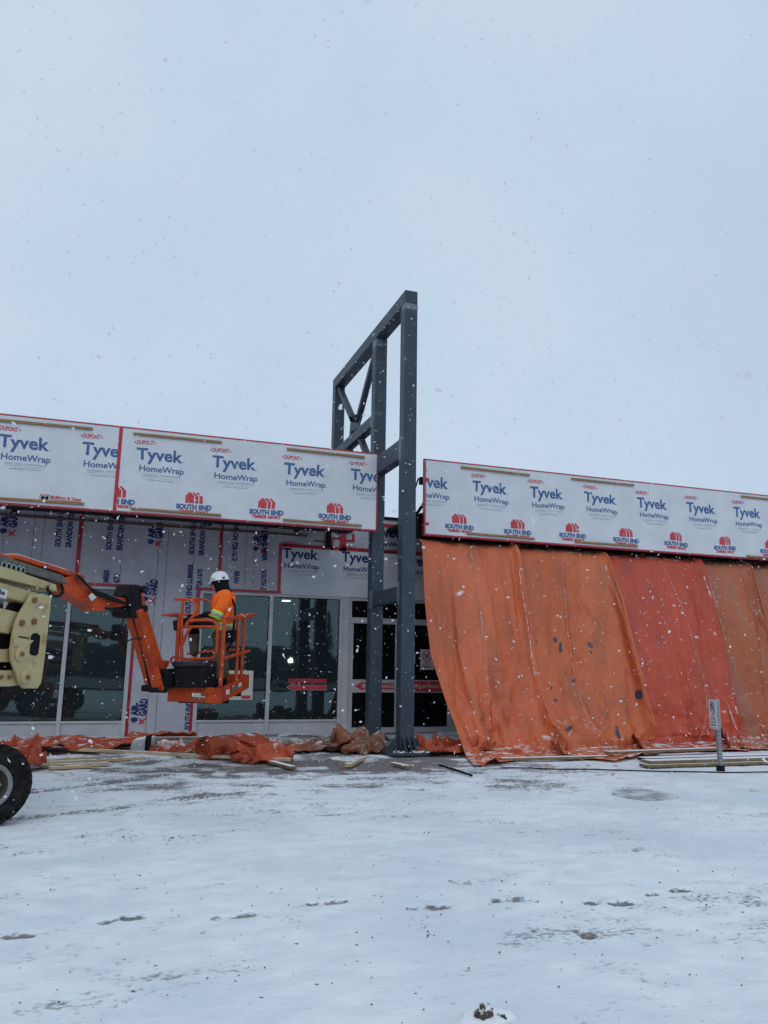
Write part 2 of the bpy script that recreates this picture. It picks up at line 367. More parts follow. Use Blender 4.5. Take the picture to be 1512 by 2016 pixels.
class Print:                                            # flat lettering on a plane: origin o, right u, up v
    def __init__(s, mb, o, u, v): s.mb = mb; s.o = np.array(o, float); s.u = np.array(u, float); s.v = np.array(v, float)
    warp = 0.0
    def poly(s, pts, mi, lo=None, hi=None):
        if s.warp: pts = [(x+s.warp*(float(vn(x*1.7, y*1.7, 5))-.5), y+s.warp*(float(vn(x*1.7+40, y*1.7, 6))-.5)) for x, y in pts]
        pts = clip_poly(list(pts), lo, hi)
        if len(pts) >= 3: s.mb.add([s.o+s.u*p[0]+s.v*p[1] for p in pts], [tuple(range(len(pts)))], mi)
    def rect(s, x0, x1, y0, y1, mi, lo=None, hi=None): s.poly([(x0, y0), (x1, y0), (x1, y1), (x0, y1)], mi, lo, hi)
    def text(s, st, x, y, wd, cap, mi, bold=0.0, rot=0, lo=None, hi=None):
        V, F = text2d(st, bold); x0, x1 = V[:, 0].min(), V[:, 0].max(); sx = wd/(x1-x0); sy = cap/_cap
        Q = np.stack([(V[:, 0]-x0)*sx, V[:, 1]*sy], 1)
        if rot == 90: Q = np.stack([-Q[:, 1], Q[:, 0]], 1)
        elif rot == -90: Q = np.stack([Q[:, 1], -Q[:, 0]], 1)
        Q = Q+np.array([x, y])
        for f in F: s.poly([tuple(Q[i]) for i in f], mi, lo, hi)
    def ring(s, cx, cy, r0, r1, mi, n=28, sx=1.0):
        for k in range(n):
            a, b = 2*math.pi*k/n, 2*math.pi*(k+1)/n
            s.poly([(cx+sx*r0*math.cos(a), cy+r0*math.sin(a)), (cx+sx*r1*math.cos(a), cy+r1*math.sin(a)), (cx+sx*r1*math.cos(b), cy+r1*math.sin(b)), (cx+sx*r0*math.cos(b), cy+r0*math.sin(b))], mi)
# ================================================================ GROUND
xs = np.concatenate([[-900, -300, -100, -40, -15, -7], np.arange(-4, 8, .028), np.arange(8, 18, .05), [19, 22, 30, 50, 120, 400, 900]])
ys = np.concatenate([[-900, -300, -100, -40, -12, -4, 0, 1.2], np.arange(2, 8.2, .026), np.arange(8.2, 17, .05), [18, 22, 30, 60, 200, 900]])
GX, GY = np.meshgrid(xs, ys, indexing='ij')
near = sstep(-6, -3, GX)*(1-sstep(17, 20, GX))*sstep(1, 2.2, GY)*(1-sstep(16.4, 17.5, GY))
GZ = (.045*(fbm(GX*.35, GY*.35, 1, 3)-.5)+.022*(fbm(GX*1.9, GY*1.9, 2, 4)-.5)+.014*(fbm(GX*7, GY*7, 4, 4)-.5))*near
bare = .27*sstep(.48, .72, fbm(GX*.8+.3, GY*1.3, 11, 5))+.22*sstep(.55, .72, fbm(GX*3, GY*4.5, 14, 4))
# trampled, muddy strip in front of the works
cx, cy = gnd(770, 1508)[:2]
d0 = np.hypot((GX-cx)/1.9, (GY-cy-.25)/1.1); bare += .80*(1-sstep(.35, 1.25, d0))*(.10+1.1*sstep(.36, .62, fbm(GX*2.6, GY*3.6, 21, 5)))
cx, cy = gnd(560, 1520)[:2]
d0 = np.hypot((GX-cx)/2.4, (GY-cy-.2)/.9); bare += .75*(1-sstep(.2, 1.25, d0))*(.05+1.1*sstep(.38, .62, fbm(GX*2.9, GY*3.4, 23, 5)))
cx, cy = gnd(830, 1512)[:2]
d0 = np.hypot((GX-cx)/1.3, (GY-cy)/.5); bare += .42*(1-sstep(.3, 1.1, d0))*(.3+1.2*fbm(GX*3, GY*4, 27, 4))
strip = sstep(10.6, 12.2, GY)*(1-sstep(5.6, 6.6, GX)); bare += .55*strip*sstep(.40, .66, fbm(GX*1.9, GY*2.9, 25, 5)); GZ += .07*sstep(12.4, 13.6, GY)*sstep(.42, .75, fbm(GX*1.6, GY*1.9, 61, 4))*near
bare += .35*sstep(12.2, 13.2, GY)*sstep(5.5, 6.5, GX)*0
zone = sstep(7.2, 10.5, GY)*(1-sstep(5.5, 8.5, GX))*sstep(-1.5, 1.0, GX); bare += .52*zone*sstep(.40, .62, fbm(GX*2.2, GY*4, 51, 5))
# tyre tracks, two passes
def track(p, q, wd, st, tread):
    global bare, GZ
    a = gnd(*p)[:2]; b = gnd(*q)[:2]; d = (b-a)/np.hypot(*(b-a)); L = np.hypot(*(b-a))
    t = (GX-a[0])*d[0]+(GY-a[1])*d[1]; s = -(GX-a[0])*d[1]+(GY-a[1])*d[0]; s = s+.05*np.sin(t*.7)
    mk = (1-sstep(wd*.38, wd*.55, np.abs(s)))*sstep(-.8, 0, t)*(1-sstep(L*.75, L*1.25, t))
    pat = .55+.45*np.sign(np.sin((t+np.abs(s)*.9)*2*math.pi/tread))
    bare += st*mk*(.35+.65*pat)*(.3+1.1*fbm(GX*2, GY*2, 33, 4)); GZ -= .012*mk*(.4+.6*pat)*near
track((-40, 1618), (520, 1548), .30, .62, .085); track((30, 1588), (230, 1576), .16, .35, .11); track((60, 1556), (330, 1524), .30, .5, .09)
# boot prints: heel and sole
feet = [((-12, 1838), (38, 1836)), ((209, 1811), (262, 1804)), ((426, 1804), (482, 1800)), ((617, 1779), (660, 1775)), ((814, 1784), (862, 1783)), ((979, 1771), (1021, 1769)), ((1166, 1777), (1222, 1778)), ((1283, 1761), (1338, 1753)),
        ((1158, 1838), (1150, 1833)), ((1030, 1638), (1062, 1636)), ((1250, 1676), (1258, 1672)), ((130, 1727), (80, 1724)), ((880, 1735), (905, 1738)), ((395, 1741), (440, 1738))]
for i, (hl, so_) in enumerate(feet):
    st = 1.0 if i < 8 else .45
    a = gnd(*hl)[:2]; b = gnd(*so_)[:2]; d = (b-a)/max(np.hypot(*(b-a)), 1e-3)
    for c, l, ww in ((a, .050, .042), (b, .095, .050)):
        t = (GX-c[0])*d[0]+(GY-c[1])*d[1]; s = -(GX-c[0])*d[1]+(GY-c[1])*d[0]
        k = 1-sstep(.75, 1.15, np.hypot(t/l, s/ww)+.35*(fbm(GX*22, GY*22, 41, 2)-.5)); bare += .85*st*k; GZ -= .014*st*k
GZ -= .004*np.clip(bare, 0, 1)*near
bare *= near
bare += (1-near)*.15
gm = bpy.data.materials.new('snowy_lot'); gm.use_nodes = True
t = gm.node_tree; N = t.nodes; L = t.links; b = N['Principled BSDF']; b.inputs['Roughness'].default_value = .85; b.inputs['Specular IOR Level'].default_value = .25
tc = N.new('ShaderNodeTexCoord'); av = N.new('ShaderNodeAttribute'); av.attribute_name = 'bare'
def _n(sc_, det, st=None):
    n = N.new('ShaderNodeTexNoise'); n.inputs['Scale'].default_value = sc_; n.inputs['Detail'].default_value = det
    mp = N.new('ShaderNodeMapping'); mp.inputs['Scale'].default_value = st or (1, 1, 1); L.new(tc.outputs['Object'], mp.inputs['Vector']); L.new(mp.outputs['Vector'], n.inputs['Vector']); return n.outputs['Fac']
def _mr(x, a, bb, c=0., d=1.):
    r = N.new('ShaderNodeMapRange'); r.inputs['From Min'].default_value = a; r.inputs['From Max'].default_value = bb; r.inputs['To Min'].default_value = c; r.inputs['To Max'].default_value = d; L.new(x, r.inputs['Value']); return r.outputs['Result']
def _m(op, a, bb):
    r = N.new('ShaderNodeMath'); r.operation = op
    for i, q in enumerate((a, bb)):
        if isinstance(q, (int, float)): r.inputs[i].default_value = q
        else: L.new(q, r.inputs[i])
    return r.outputs[0]
def _mix(f, a, bb):
    r = N.new('ShaderNodeMix'); r.data_type = 'RGBA'; L.new(f, r.inputs['Factor'])
    for k, q in (('A', a), ('B', bb)):
        if isinstance(q, tuple): r.inputs[k].default_value = (*q, 1)
        else: L.new(q, r.inputs[k])
    return r.outputs['Result']
fine = _n(24, 9, (.9, 1.3, 1)); mid = _n(4.6, 9, (.8, 1.2, 1)); big = _n(.7, 6)
snowc = _mix(_mr(mid, .38, .68), (.845, .865, .885), (.73, .76, .80))
snowc = _mix(_m('MULTIPLY', _mr(big, .46, .62), .8), snowc, (.66, .71, .755))
gritc = _mix(_mr(_n(38, 6), .35, .65), (.085, .070, .064), (.235, .205, .19))
expo = _m('ADD', av.outputs['Fac'], _m('MULTIPLY', _m('SUBTRACT', fine, .5), 1.9))
expo = _m('ADD', expo, _m('MULTIPLY', _m('SUBTRACT', mid, .5), .75))
col = _mix(_mr(expo, .40, .84, 0, .92), snowc, gritc)
speck = N.new('ShaderNodeTexVoronoi'); speck.inputs['Scale'].default_value = 7; speck.inputs['Randomness'].default_value = 1; L.new(tc.outputs['Object'], speck.inputs['Vector'])
col = _mix(_m('MULTIPLY', _mr(speck.outputs['Distance'], .10, .05), _mr(fine, .47, .53)), col, (.10, .09, .09))
L.new(col, b.inputs['Base Color'])
bp = N.new('ShaderNodeBump'); bp.inputs['Strength'].default_value = .4; bp.inputs['Distance'].default_value = .02; L.new(_m('ADD', fine, _m('MULTIPLY', mid, .8)), bp.inputs['Height']); L.new(bp.outputs['Normal'], b.inputs['Normal'])
ground = grid_obj('ground', np.stack([GX, GY, GZ], -1), gm, attr={'bare': np.clip(bare, 0, 1.3)})
tag(ground, kind='structure')

# ================================================================ SHOP BUILDING
shop = empty('shop_building', (2, YW, 0), 'long single storey shop under renovation, wrapped in white printed building paper with glazed front', 'building')
mb = MB(); T = .22
solid = [(-14, 20, 2.97, 4.80), (-14, -4.2, 0, 2.97), (.41, 1.69, 0, 2.97), (8.35, 20, 0, 2.97)]
for x0, x1, z0, z1 in solid: mb.box(x0, x1, YW, YW+T, z0, z1)
mats = ['wall_wrap', 'red_tape', 'navy_print', 'line_print', 'red_print', 'blue_print', 'wrap']
pr = Print(mb, (0, YW-.004, 0), (1, 0, 0), (0, 0, 1))
def wp(px, py): p = at(px, py, 1, YW); return p[0], p[2]
# paler wrap over the second window, then tape, dashed fold lines, printing
pr.rect(3.36, 9.5, 2.975, 4.05, 6)
pr2 = Print(mb, (0, YW-.008, 0), (1, 0, 0), (0, 0, 1))
def tape(x0, x1, z0, z1): pr2.rect(x0, x1, z0, z1, 1)
tape(-.79, -.71, 3.03, 4.6); tape(-.80, .47, 2.975, 3.03); tape(.405, .465, 0, 2.97); tape(2.045, 2.115, 3.04, 4.6)
tape(1.64, 1.695, 0, 2.97); tape(1.60, 3.43, 2.98, 3.04); tape(3.34, 3.41, 3.04, 4.09); tape(3.41, 9.4, 4.01, 4.09); tape(4.9, 9.4, 4.62, 4.70)
for (a, b_, c, d) in ((618, 644, 1063, 1068), (651, 656, 1061, 1083), (669, 681, 1049, 1086), (654, 669, 1057, 1063), (681, 698, 1062, 1068), (693, 698, 1051, 1063)):
    x0, z1 = wp(a, c); x1, z0 = wp(b_, d); pr2.rect(x0, x1, z0, z1, 1)
def dashes(x, z0, z1):
    z = z0
    while z < z1:
        pr.rect(x-.006, x+.006, z, min(z+.17, z1), 3); z += .21
for x in (-3.6, -3.4, -2.35, -2.15, -1.62, -1.44): dashes(x, 3.05, 4.6)
for x in (.08, ): dashes(x, 3.05, 4.6)
for x in (.80, .98, ): dashes(x, .05, 4.6)
for x in (1.52,): dashes(x, 3.05, 4.6)
for x in (2.62, 2.80): dashes(x, 3.08, 4.6)
def vert(x, zs, up=True, names=(('SOUTH END LUMBER', 1.08), ('BRANDON 728-1670', .98)), dx=.20):
    for z in zs:
        for i, (s, ln) in enumerate(names):
            if up: pr.text(s, x+i*dx+.105, z, ln, .10, 2, .05, 90)
            else: pr.text(s, x-i*dx-.105, z+ln, ln, .10, 2, .05, -90)
for x in (-2.95, -1.21, -.24): vert(x, (3.72,)); vert(x, (3.06-.51,), True) if False else None
for x in (-1.21, -.24):
    pr.text('MBER', x+.105, 3.05, .27, .10, 2, .05, 90); pr.text('670', x+.305, 3.05, .19, .10, 2, .05, 90)
for z in (3.72, 2.45, ): vert(1.42, (z,))
pr.text('SOUTH END', 1.66, .14, .56, .10, 2, .05, 90)
pr.text('SOUTH END LUMBER', 2.98, 4.75, 1.08, .10, 2, .05, -90); pr.text('SOUTH E', 2.98, 3.48, .43, .10, 2, .05, -90)
pr.text('BRANDON 728-1670', 2.33, 4.62, .98, .10, 2, .05, -90); pr.text('BRAN', 2.40, 3.42, .26, .10, 2, .05, -90)
def airgard(x, z):                                       # two stacked lines, read upwards, a barbed mark at the foot
    pr.text('AIR-', x+.14, z+.13, .26, .125, 2, .065, 90); pr.text('GARD', x+.30, z+.13, .34, .135, 2, .065, 90)
    pr.poly([(x+.01, z+.09), (x+.07, z+.11), (x+.14, z+.09), (x+.14, z+.04), (x+.07, z-.01), (x+.01, z+.04)], 2)
    pr.poly([(x+.16, z+.10), (x+.23, z+.045), (x+.30, z+.11), (x+.30, z+.07), (x+.25, z+.02), (x+.30, z-.05), (x+.23, z-.01), (x+.17, z-.05), (x+.18, z+.03)], 4)
for (a, b_) in ((277, 1184), (256, 1423), (289, 1071), (-2, 1050), (497, 1085), (268, 1300)): airgard(*wp(a, b_))
tv = [3.42, 4.77, 6.12]
def tyvek(P, x0, dz, mi, mi_d, mi_g, lo=None, hi=None):
    P.text('DUPONT', x0-.005, 5.366+dz, .30, .074, mi_d, .03, lo=lo, hi=hi)
    for sx, xx in ((-1, x0-.022), (1, x0+.312)): P.poly([(xx, 5.375+dz), (xx, 5.425+dz), (xx+sx*.028, 5.40+dz)][::sx], mi_d, lo, hi)
    P.text('Tyvek', x0, 5.074+dz, .81, .214, mi, .028, lo=lo, hi=hi)
    P.text('HomeWrap', x0+.055, 4.856+dz, .785, .106, mi, .020, lo=lo, hi=hi)
    P.rect(x0+.825, x0+.845, 5.075+dz, 5.095+dz, mi_g, lo, hi); P.rect(x0+.84, x0+.856, 4.858+dz, 4.872+dz, mi_g, lo, hi)
    for z, a, b_, h in ((4.800, .12, .40, .006), (4.800, .43, .79, .006), (4.783, .12, .40, .006), (4.783, .43, .79, .006), (4.757, .12, .40, .005), (4.740, .42, .76, .005)): P.rect(x0+a, x0+b_, z+dz, z+h+dz, mi_g, lo, hi)
    P.text('Call 1-800-44-TYVEK for more information', x0+.20, 4.700+dz, .47, .016, mi, .01, lo=lo, hi=hi)
for x in tv: tyvek(pr2, x, -1.30, 2, 4, 3, lo=3.41)
tyvek(pr2, 5.42, -.68, 2, 4, 3, lo=5.0)
shop_wall = mb.build('wall', mats, shop, fix=False)
m2 = MB()
for x0, x1, y0, y1 in ((-14, -13.8, YW+T, 30), (19.8, 20, YW+T, 30), (-14, 20, 30, 30.2)): m2.box(x0, x1, y0, y1, 0, 4.8)
pieces(m2, 'side_wall', 'kick', shop)
m2 = MB().box(-13.8, 19.8, YW+T, 30, 4.55, 4.75); m2.build('roof', 'plain_roof', shop)
m2 = MB().box(-14.05, 20.05, YW-.03, YW+T+.05, 4.80, 4.865); m2.build('parapet_cap', 'black_frame', shop)
m2 = MB().box(-13.8, 19.8, YW+T, 30, .01, .05).box(-13.8, 19.8, 24, 24.1, .05, 4.5).box(-13.8, 19.8, YW+T+.002, 24, 3.0, 3.05); m2.build('interior', 'dark_room', shop)
m2 = MB().box(-6, 3.95, YW-.06, YW-.01, 4.27, 4.31); m2.build('ledger', 'brown', shop)
m2 = MB(); x0, z1 = wp(641, 1046); x1, z0 = wp(650, 1078); m2.box(x0, x1, YW-.09, YW-.012, z0, z1).box(x1+.02, x1+.5, YW-.07, YW-.012, z1+.02, z1+.09).bar((x1+.15, YW-.05, z1-.06), (x1+.36, YW-.3, z1+.14), .03, .03); m2.build('bracket', 'black_frame', shop)
def window(x0, x1, mull, z0, z1, sill, name='window'):
    fr = MB(); y0, y1 = YW-.035, YW+.08
    fr.box(x0, x1, y0, y1, z1-.055, z1); fr.box(x0, x1, y0, y1, sill-.045, sill); fr.box(x0, x1, y0+.002, y1, 0.005, .045)
    for x in [x0+.04]+mull+[x1-.04]: fr.box(x-.04, x+.04, y0-.004, y1, .045, sill-.045); fr.box(x-.04, x+.04, y0-.004, y1, sill, z1-.055)
    wd = fr.build(name, 'white_frame', shop, bevel=.006)
    e = [x0+.08]+[q for m_ in mull for q in (m_-.04, m_+.04)]+[x1-.08]
    for i in range(0, len(e), 2):
        MB().add([(e[i], YW+.03, sill), (e[i+1], YW+.03, sill), (e[i+1], YW+.03, z1-.055), (e[i], YW+.03, z1-.055)], [(0, 1, 2, 3)]).build('glass_pane', 'glass', wd, fix=False)
        gk = MB()
        for a0, a1, b0, b1 in ((e[i], e[i]+.012, sill, z1-.055), (e[i+1]-.012, e[i+1], sill, z1-.055), (e[i]+.012, e[i+1]-.012, sill, sill+.012), (e[i]+.012, e[i+1]-.012, z1-.067, z1-.055)): gk.box(a0, a1, YW+.018, YW+.026, b0, b1)
        gk.build('gasket', 'black_frame', wd)
        MB().box(e[i], e[i+1], YW+.0, YW+.05, .045, sill-.045).build('kick_panel', 'kick', wd)
    return wd
w1 = window(-4.2, .405, [-3.12, -1.98, -.835], 0, 2.965, .325)
w1['label'] = 'window left of the red taped wall strip, behind the cream lift arm'
w2 = window(1.70, 4.84, [3.225], 0, 2.965, .325)
w2['label'] = 'window behind the worker basket, with the red arrow on its right pane'
m2 = MB().box(4.842, 4.985, YW-.03, YW+.15, 0, 2.965); m2.build('door_jamb', 'white_frame', shop, bevel=.006)
# red arrow and lettering on the pane, paper notice
m2 = MB(); q = Print(m2, (0, YW+.024, 0), (1, 0, 0), (0, 0, 1)); q3 = Print(m2, (0, YW+.021, 0), (1, 0, 0), (0, 0, 1))
q.poly([(3.62, 1.0), (3.81, 1.085), (3.81, 1.045), (4.52, 1.045), (4.52, .93), (3.81, .93), (3.81, .89)], 1); q3.poly([(3.645, .999), (3.80, 1.067), (3.80, 1.037), (4.51, 1.037), (4.51, .938), (3.80, .938), (3.80, .907)], 0)
q3.text('CUSTOMER PARKING', 3.70, 1.085, .80, .085, 0, .03); q.rect(3.66, 4.52, 1.075, 1.18, 2)
m2.build('window_lettering', ['red_print', 'grey_print', mat('faded_red', (.25, .03, .04), .6)], w2, fix=False)
m2 = MB(); q = Print(m2, (0, YW+.024, 0), (1, 0, 0), (0, 0, 1)); q.rect(2.36, 2.91, .73, 1.33, 0); q3 = Print(m2, (0, YW+.021, 0), (1, 0, 0), (0, 0, 1)); q3.rect(2.68, 2.87, .75, .82, 1)
m2.build('paper_notice', ['decal', 'red_print'], w2, fix=False)
# entrance doors
m2 = MB(); y0, y1 = YW+.02, YW+.12
m2.box(4.985, 8.35, y0, y1, 2.90, 2.965); m2.box(4.985, 8.35, y0, y1, 2.40, 2.53); m2.box(8.25, 8.35, y0+.002, y1-.002, .01, 2.40)
for x in (5.0, 6.17, 7.45): m2.box(x-.012, x+.055, y0+.002, y1-.002, .01, 2.40); m2.box(x-.012, x+.055, y0+.002, y1-.002, 2.53, 2.90)
door_frame = m2.build('entrance_frame', 'white_frame', shop, bevel=.005)
MB().add([(5.0, YW+.08, 2.53), (8.3, YW+.08, 2.53), (8.3, YW+.08, 2.9), (5.0, YW+.08, 2.9)], [(0, 1, 2, 3)]).build('transom_glass', 'door_glass', door_frame, fix=False)
for i, (x0, x1) in enumerate(((5.056, 6.157), (6.226, 7.437), (7.506, 8.249))):
    dm = MB().box(x0, x1, y0+.01, y1-.02, .02, .14).box(x0, x1, y0+.01, y1-.02, .89, 1.17).box(x0, x0+.05, y0+.01, y1-.02, .14, .89).box(x1-.05, x1, y0+.01, y1-.02, .14, .89).box(x0, x0+.05, y0+.01, y1-.02, 1.17, 2.395).box(x1-.05, x1, y0+.01, y1-.02, 1.17, 2.395)
    dr = dm.build('door', 'white_frame', shop, bevel=.004)
    MB().add([(x0+.05, YW+.07, .14), (x1-.05, YW+.07, .14), (x1-.05, YW+.07, 2.395), (x0+.05, YW+.07, 2.395)], [(0, 1, 2, 3)]).build('door_glass', 'door_glass', dr, fix=False)
    m2 = MB(); q = Print(m2, (0, y0+.006, 0), (1, 0, 0), (0, 0, 1)); q3 = Print(m2, (0, y0+.003, 0), (1, 0, 0), (0, 0, 1))
    if i < 2:
        q.poly([(x0+.10, 1.03), (x0+.30, 1.14), (x0+.30, 1.10), (x1-.08, 1.10), (x1-.08, .96), (x0+.30, .96), (x0+.30, .92)], 0) if i == 0 else q.rect(x0+.10, x1-.06, .91, 1.15, 0)
        q3.text('SALES ENTRANCE', x0+.27, .995, .74, .07, 1, .012)
        m2.build('door_lettering', ['red_print', 'decal'], dr, fix=False)
    if i == 1:
        m2 = MB(); q = Print(m2, (0, YW+.066, 0), (1, 0, 0), (0, 0, 1)); q3 = Print(m2, (0, YW+.063, 0), (1, 0, 0), (0, 0, 1))
        q.rect(6.72, 7.06, 1.40, 1.86, 0); q3.ring(6.89, 1.70, .095, .115, 1); q3.text('P', 6.845, 1.64, .09, .125, 1, .03)
        c_, s_ = math.cos(rad(-45)), math.sin(rad(-45))
        q3.poly([(6.89+c_*a-s_*b_, 1.70+s_*a+c_*b_) for a, b_ in ((-.10, -.009), (.10, -.009), (.10, .009), (-.10, .009))], 1)
        q3.text('NO', 6.85, 1.525, .08, .04, 1, .03); q3.text('PARKING', 6.76, 1.45, .26, .045, 1, .03); q.rect(6.42, 6.60, 1.54, 1.77, 0)
        m2.build('door_notice', ['sign_white', 'red_print'], dr, fix=False)
# sign fascias: wrapped boards on a dark frame, timber strips nailed on
def fascia(x0, x1, seam, tys, ses, bats, lo_extra=None):
    mb = MB().box(x0, x1, YF, YF+.09, 4.085, 5.655)
    P = Print(mb, (0, YF-.003, 0), (1, 0, 0), (0, 0, 1)); Q = Print(mb, (0, YF-.006, 0), (1, 0, 0), (0, 0, 1))
    P.warp = .03; rs_ = random.Random(int(x0*10))
    zz = 4.25
    while zz < 5.6:
        xx = x0+.2
        while xx < min(x1, 16): a_ = xx+rs_.uniform(-.08, .08); b_ = zz+rs_.uniform(-.03, .03); P.rect(a_, a_+.014, b_, b_+.006, 4); xx += .41
        zz += .42
    for x, lo, hi in tys: tyvek(P, x, 0, 2, 3, 4, lo, hi)
    for x, lo, hi in ses:
        P.text('SOUTH END', x, 4.247, .655, .082, 2, .065, lo=lo, hi=hi); P.text('TIMBER MART', x+.045, 4.172, .565, .055, 3, .055, lo=lo, hi=hi)
        hx = x+.165
        P.poly([(hx, 4.36), (hx+.165, 4.36), (hx+.165, 4.49), (hx+.085, 4.568), (hx, 4.49)], 3, lo, hi)
        for d in (0, .08): P.poly([(hx+.185+d, 4.36), (hx+.245+d, 4.36), (hx+.245+d, 4.485), (hx+.16+d, 4.562), (hx+.125+d, 4.548), (hx+.185+d, 4.49)], 3, lo, hi)
    for z0, z1 in ((4.085, 4.105), (5.635, 5.655)): Q.rect(x0, x1, z0, z1, 1)
    for xx in (x0, x1-.025): Q.rect(xx, xx+.025, 4.105, 5.635, 1)
    for xx in seam: Q.rect(xx-.03, xx+.03, 4.105, 5.635, 1)
    mb.box(x0-.004, x1+.004, YF+.02, YF+.088, 5.6551, 5.668, 1); mb.box(x0-.004, x1+.004, YF+.012, YF+.088, 4.070, 4.0849, 1)
    for xx in (x0-.005, x1+.001): mb.box(xx, xx+.004, YF+.005, YF+.088, 4.09, 5.65, 1)
    return mb, P
mb, P = fascia(-8, 4.79, [-.115], [(-6.13, None, None), (-4.78, None, None), (-3.43, None, None), (-2.08, None, -.145), (-.74, None, -.145), (.19, None, None), (1.54, None, None), (2.89, None, None), (4.22, None, 4.765)],
               [(-.43, -.085, None), (.92, None, None), (2.265, None, None), (3.60, None, None)], None)
P.rect(-1.346, -1.19, 4.20, 4.285, 3); P2 = Print(mb, (0, YF-.005, 0), (1, 0, 0), (0, 0, 1))
P2.rect(-1.336, -1.20, 4.208, 4.277, 0); P2.text('M', -1.325, 4.212, .115, .055, 3, .05)
P.text('McMunn & Yates', -1.175, 4.222, .50, .052, 3, .03); P.rect(-1.175, -.675, 4.200, 4.210, 3)
FM = ['wrap', 'red_tape', 'blue_print', 'red_print', 'grey_print']
fl = mb.build('sign_fascia', FM, shop, fix=False); fl['label'] = 'left wrapped sign board, ending at the grey steel frame'
mb, P = fascia(5.80, 20, [], [(x, 5.83, None) for x in (5.52, 6.87, 8.22, 9.57, 10.94, 12.30, 13.64, 14.99, 16.34)], [(x, None, None) for x in (6.24, 7.58, 8.92, 10.28, 11.63, 13.0, 14.35, 15.7)], None)
Q = Print(mb, (0, YF-.0045, 0), (1, 0, 0), (0, 0, 1))
for z in (4.28, 5.20): Q.rect(5.825, 5.90, z, z+.055, 1)
fr_ = mb.build('sign_fascia', FM, shop, fix=False); fr_['label'] = 'right wrapped sign board above the hanging orange tarps'
for par_, lst in ((fl, [(-2.25, -.60, 5.52, 5.54), (-2.2, -.626, 4.15, 4.17), (.10, 1.68, 5.53, 5.54), (.16, 1.745, 4.15, 4.148), (2.93, 4.50, 5.545, 5.54), (2.91, 4.466, 4.152, 4.152), (-5.2, -3.6, 5.53, 5.54)]),
                  (fr_, [(6.605, 8.217, 5.545, 5.525), (6.73, 8.30, 4.16, 4.150), (9.25, 10.864, 5.545, 5.545), (9.29, 10.886, 4.155, 4.155), (13.90, 15.5, 5.55, 5.55), (13.94, 15.5, 4.12, 4.12)])):
    for x0, x1, za, zb in lst:
        MB().bar((x0, YF-.022, za+.01), (x1, YF-.022, zb+.01), .035, .042).build('batten', 'batten', par_, bevel=.003)
m2 = MB()
for x0, x1, y0 in ((-8, 4.4, YF+.095), (5.83, 20, YF+.26)):
    m2.box(x0, x1, y0+.005, YW-.005, 4.50, 4.58); m2.box(x0, x1, y0, YF+.62, 4.10, 4.30); m2.box(x0, x1, YF+.30, YF+.40, 5.2, 5.35)  # first box: unseen deck added to keep sky light off the upper wall
    x = x0+.3
    while x < x1: m2.box(x-.04, x+.04, YF+.62, YW-.01, 4.36, 4.48); m2.box(x-.04, x+.04, YF+.095, YF+.18, 4.3, 5.6); m2.bar((x, YF+.14, 5.2), (x, YW-.5, 4.50), .05, .05); x += 1.9
m2.box(5.55, 5.80, YF+.3, YF+.62, 4.05, 4.6); m2.bar((5.62, YF+.5, 4.60), (5.84, YF+.45, 5.35), .03, .03)
m2.build('sign_framing_and_shade_deck', 'black_frame', shop)
lamp = empty('ceiling_light', (3.545, YW+1.2, 2.9), 'small lit ceiling lamp seen through the window glass right of the worker', 'ceiling light')
p = at(563.5, 1183, 1, YW+1.2)
MB().box(p[0]-.09, p[0]+.09, YW+1.14, YW+1.26, p[2]-.012, p[2]+.012).build('lens', 'lamp_glow', lamp)
MB().box(p[0]-.11, p[0]+.11, YW+1.12, YW+1.28, p[2]+.013, 3.0).build('housing', 'white_plastic', lamp)

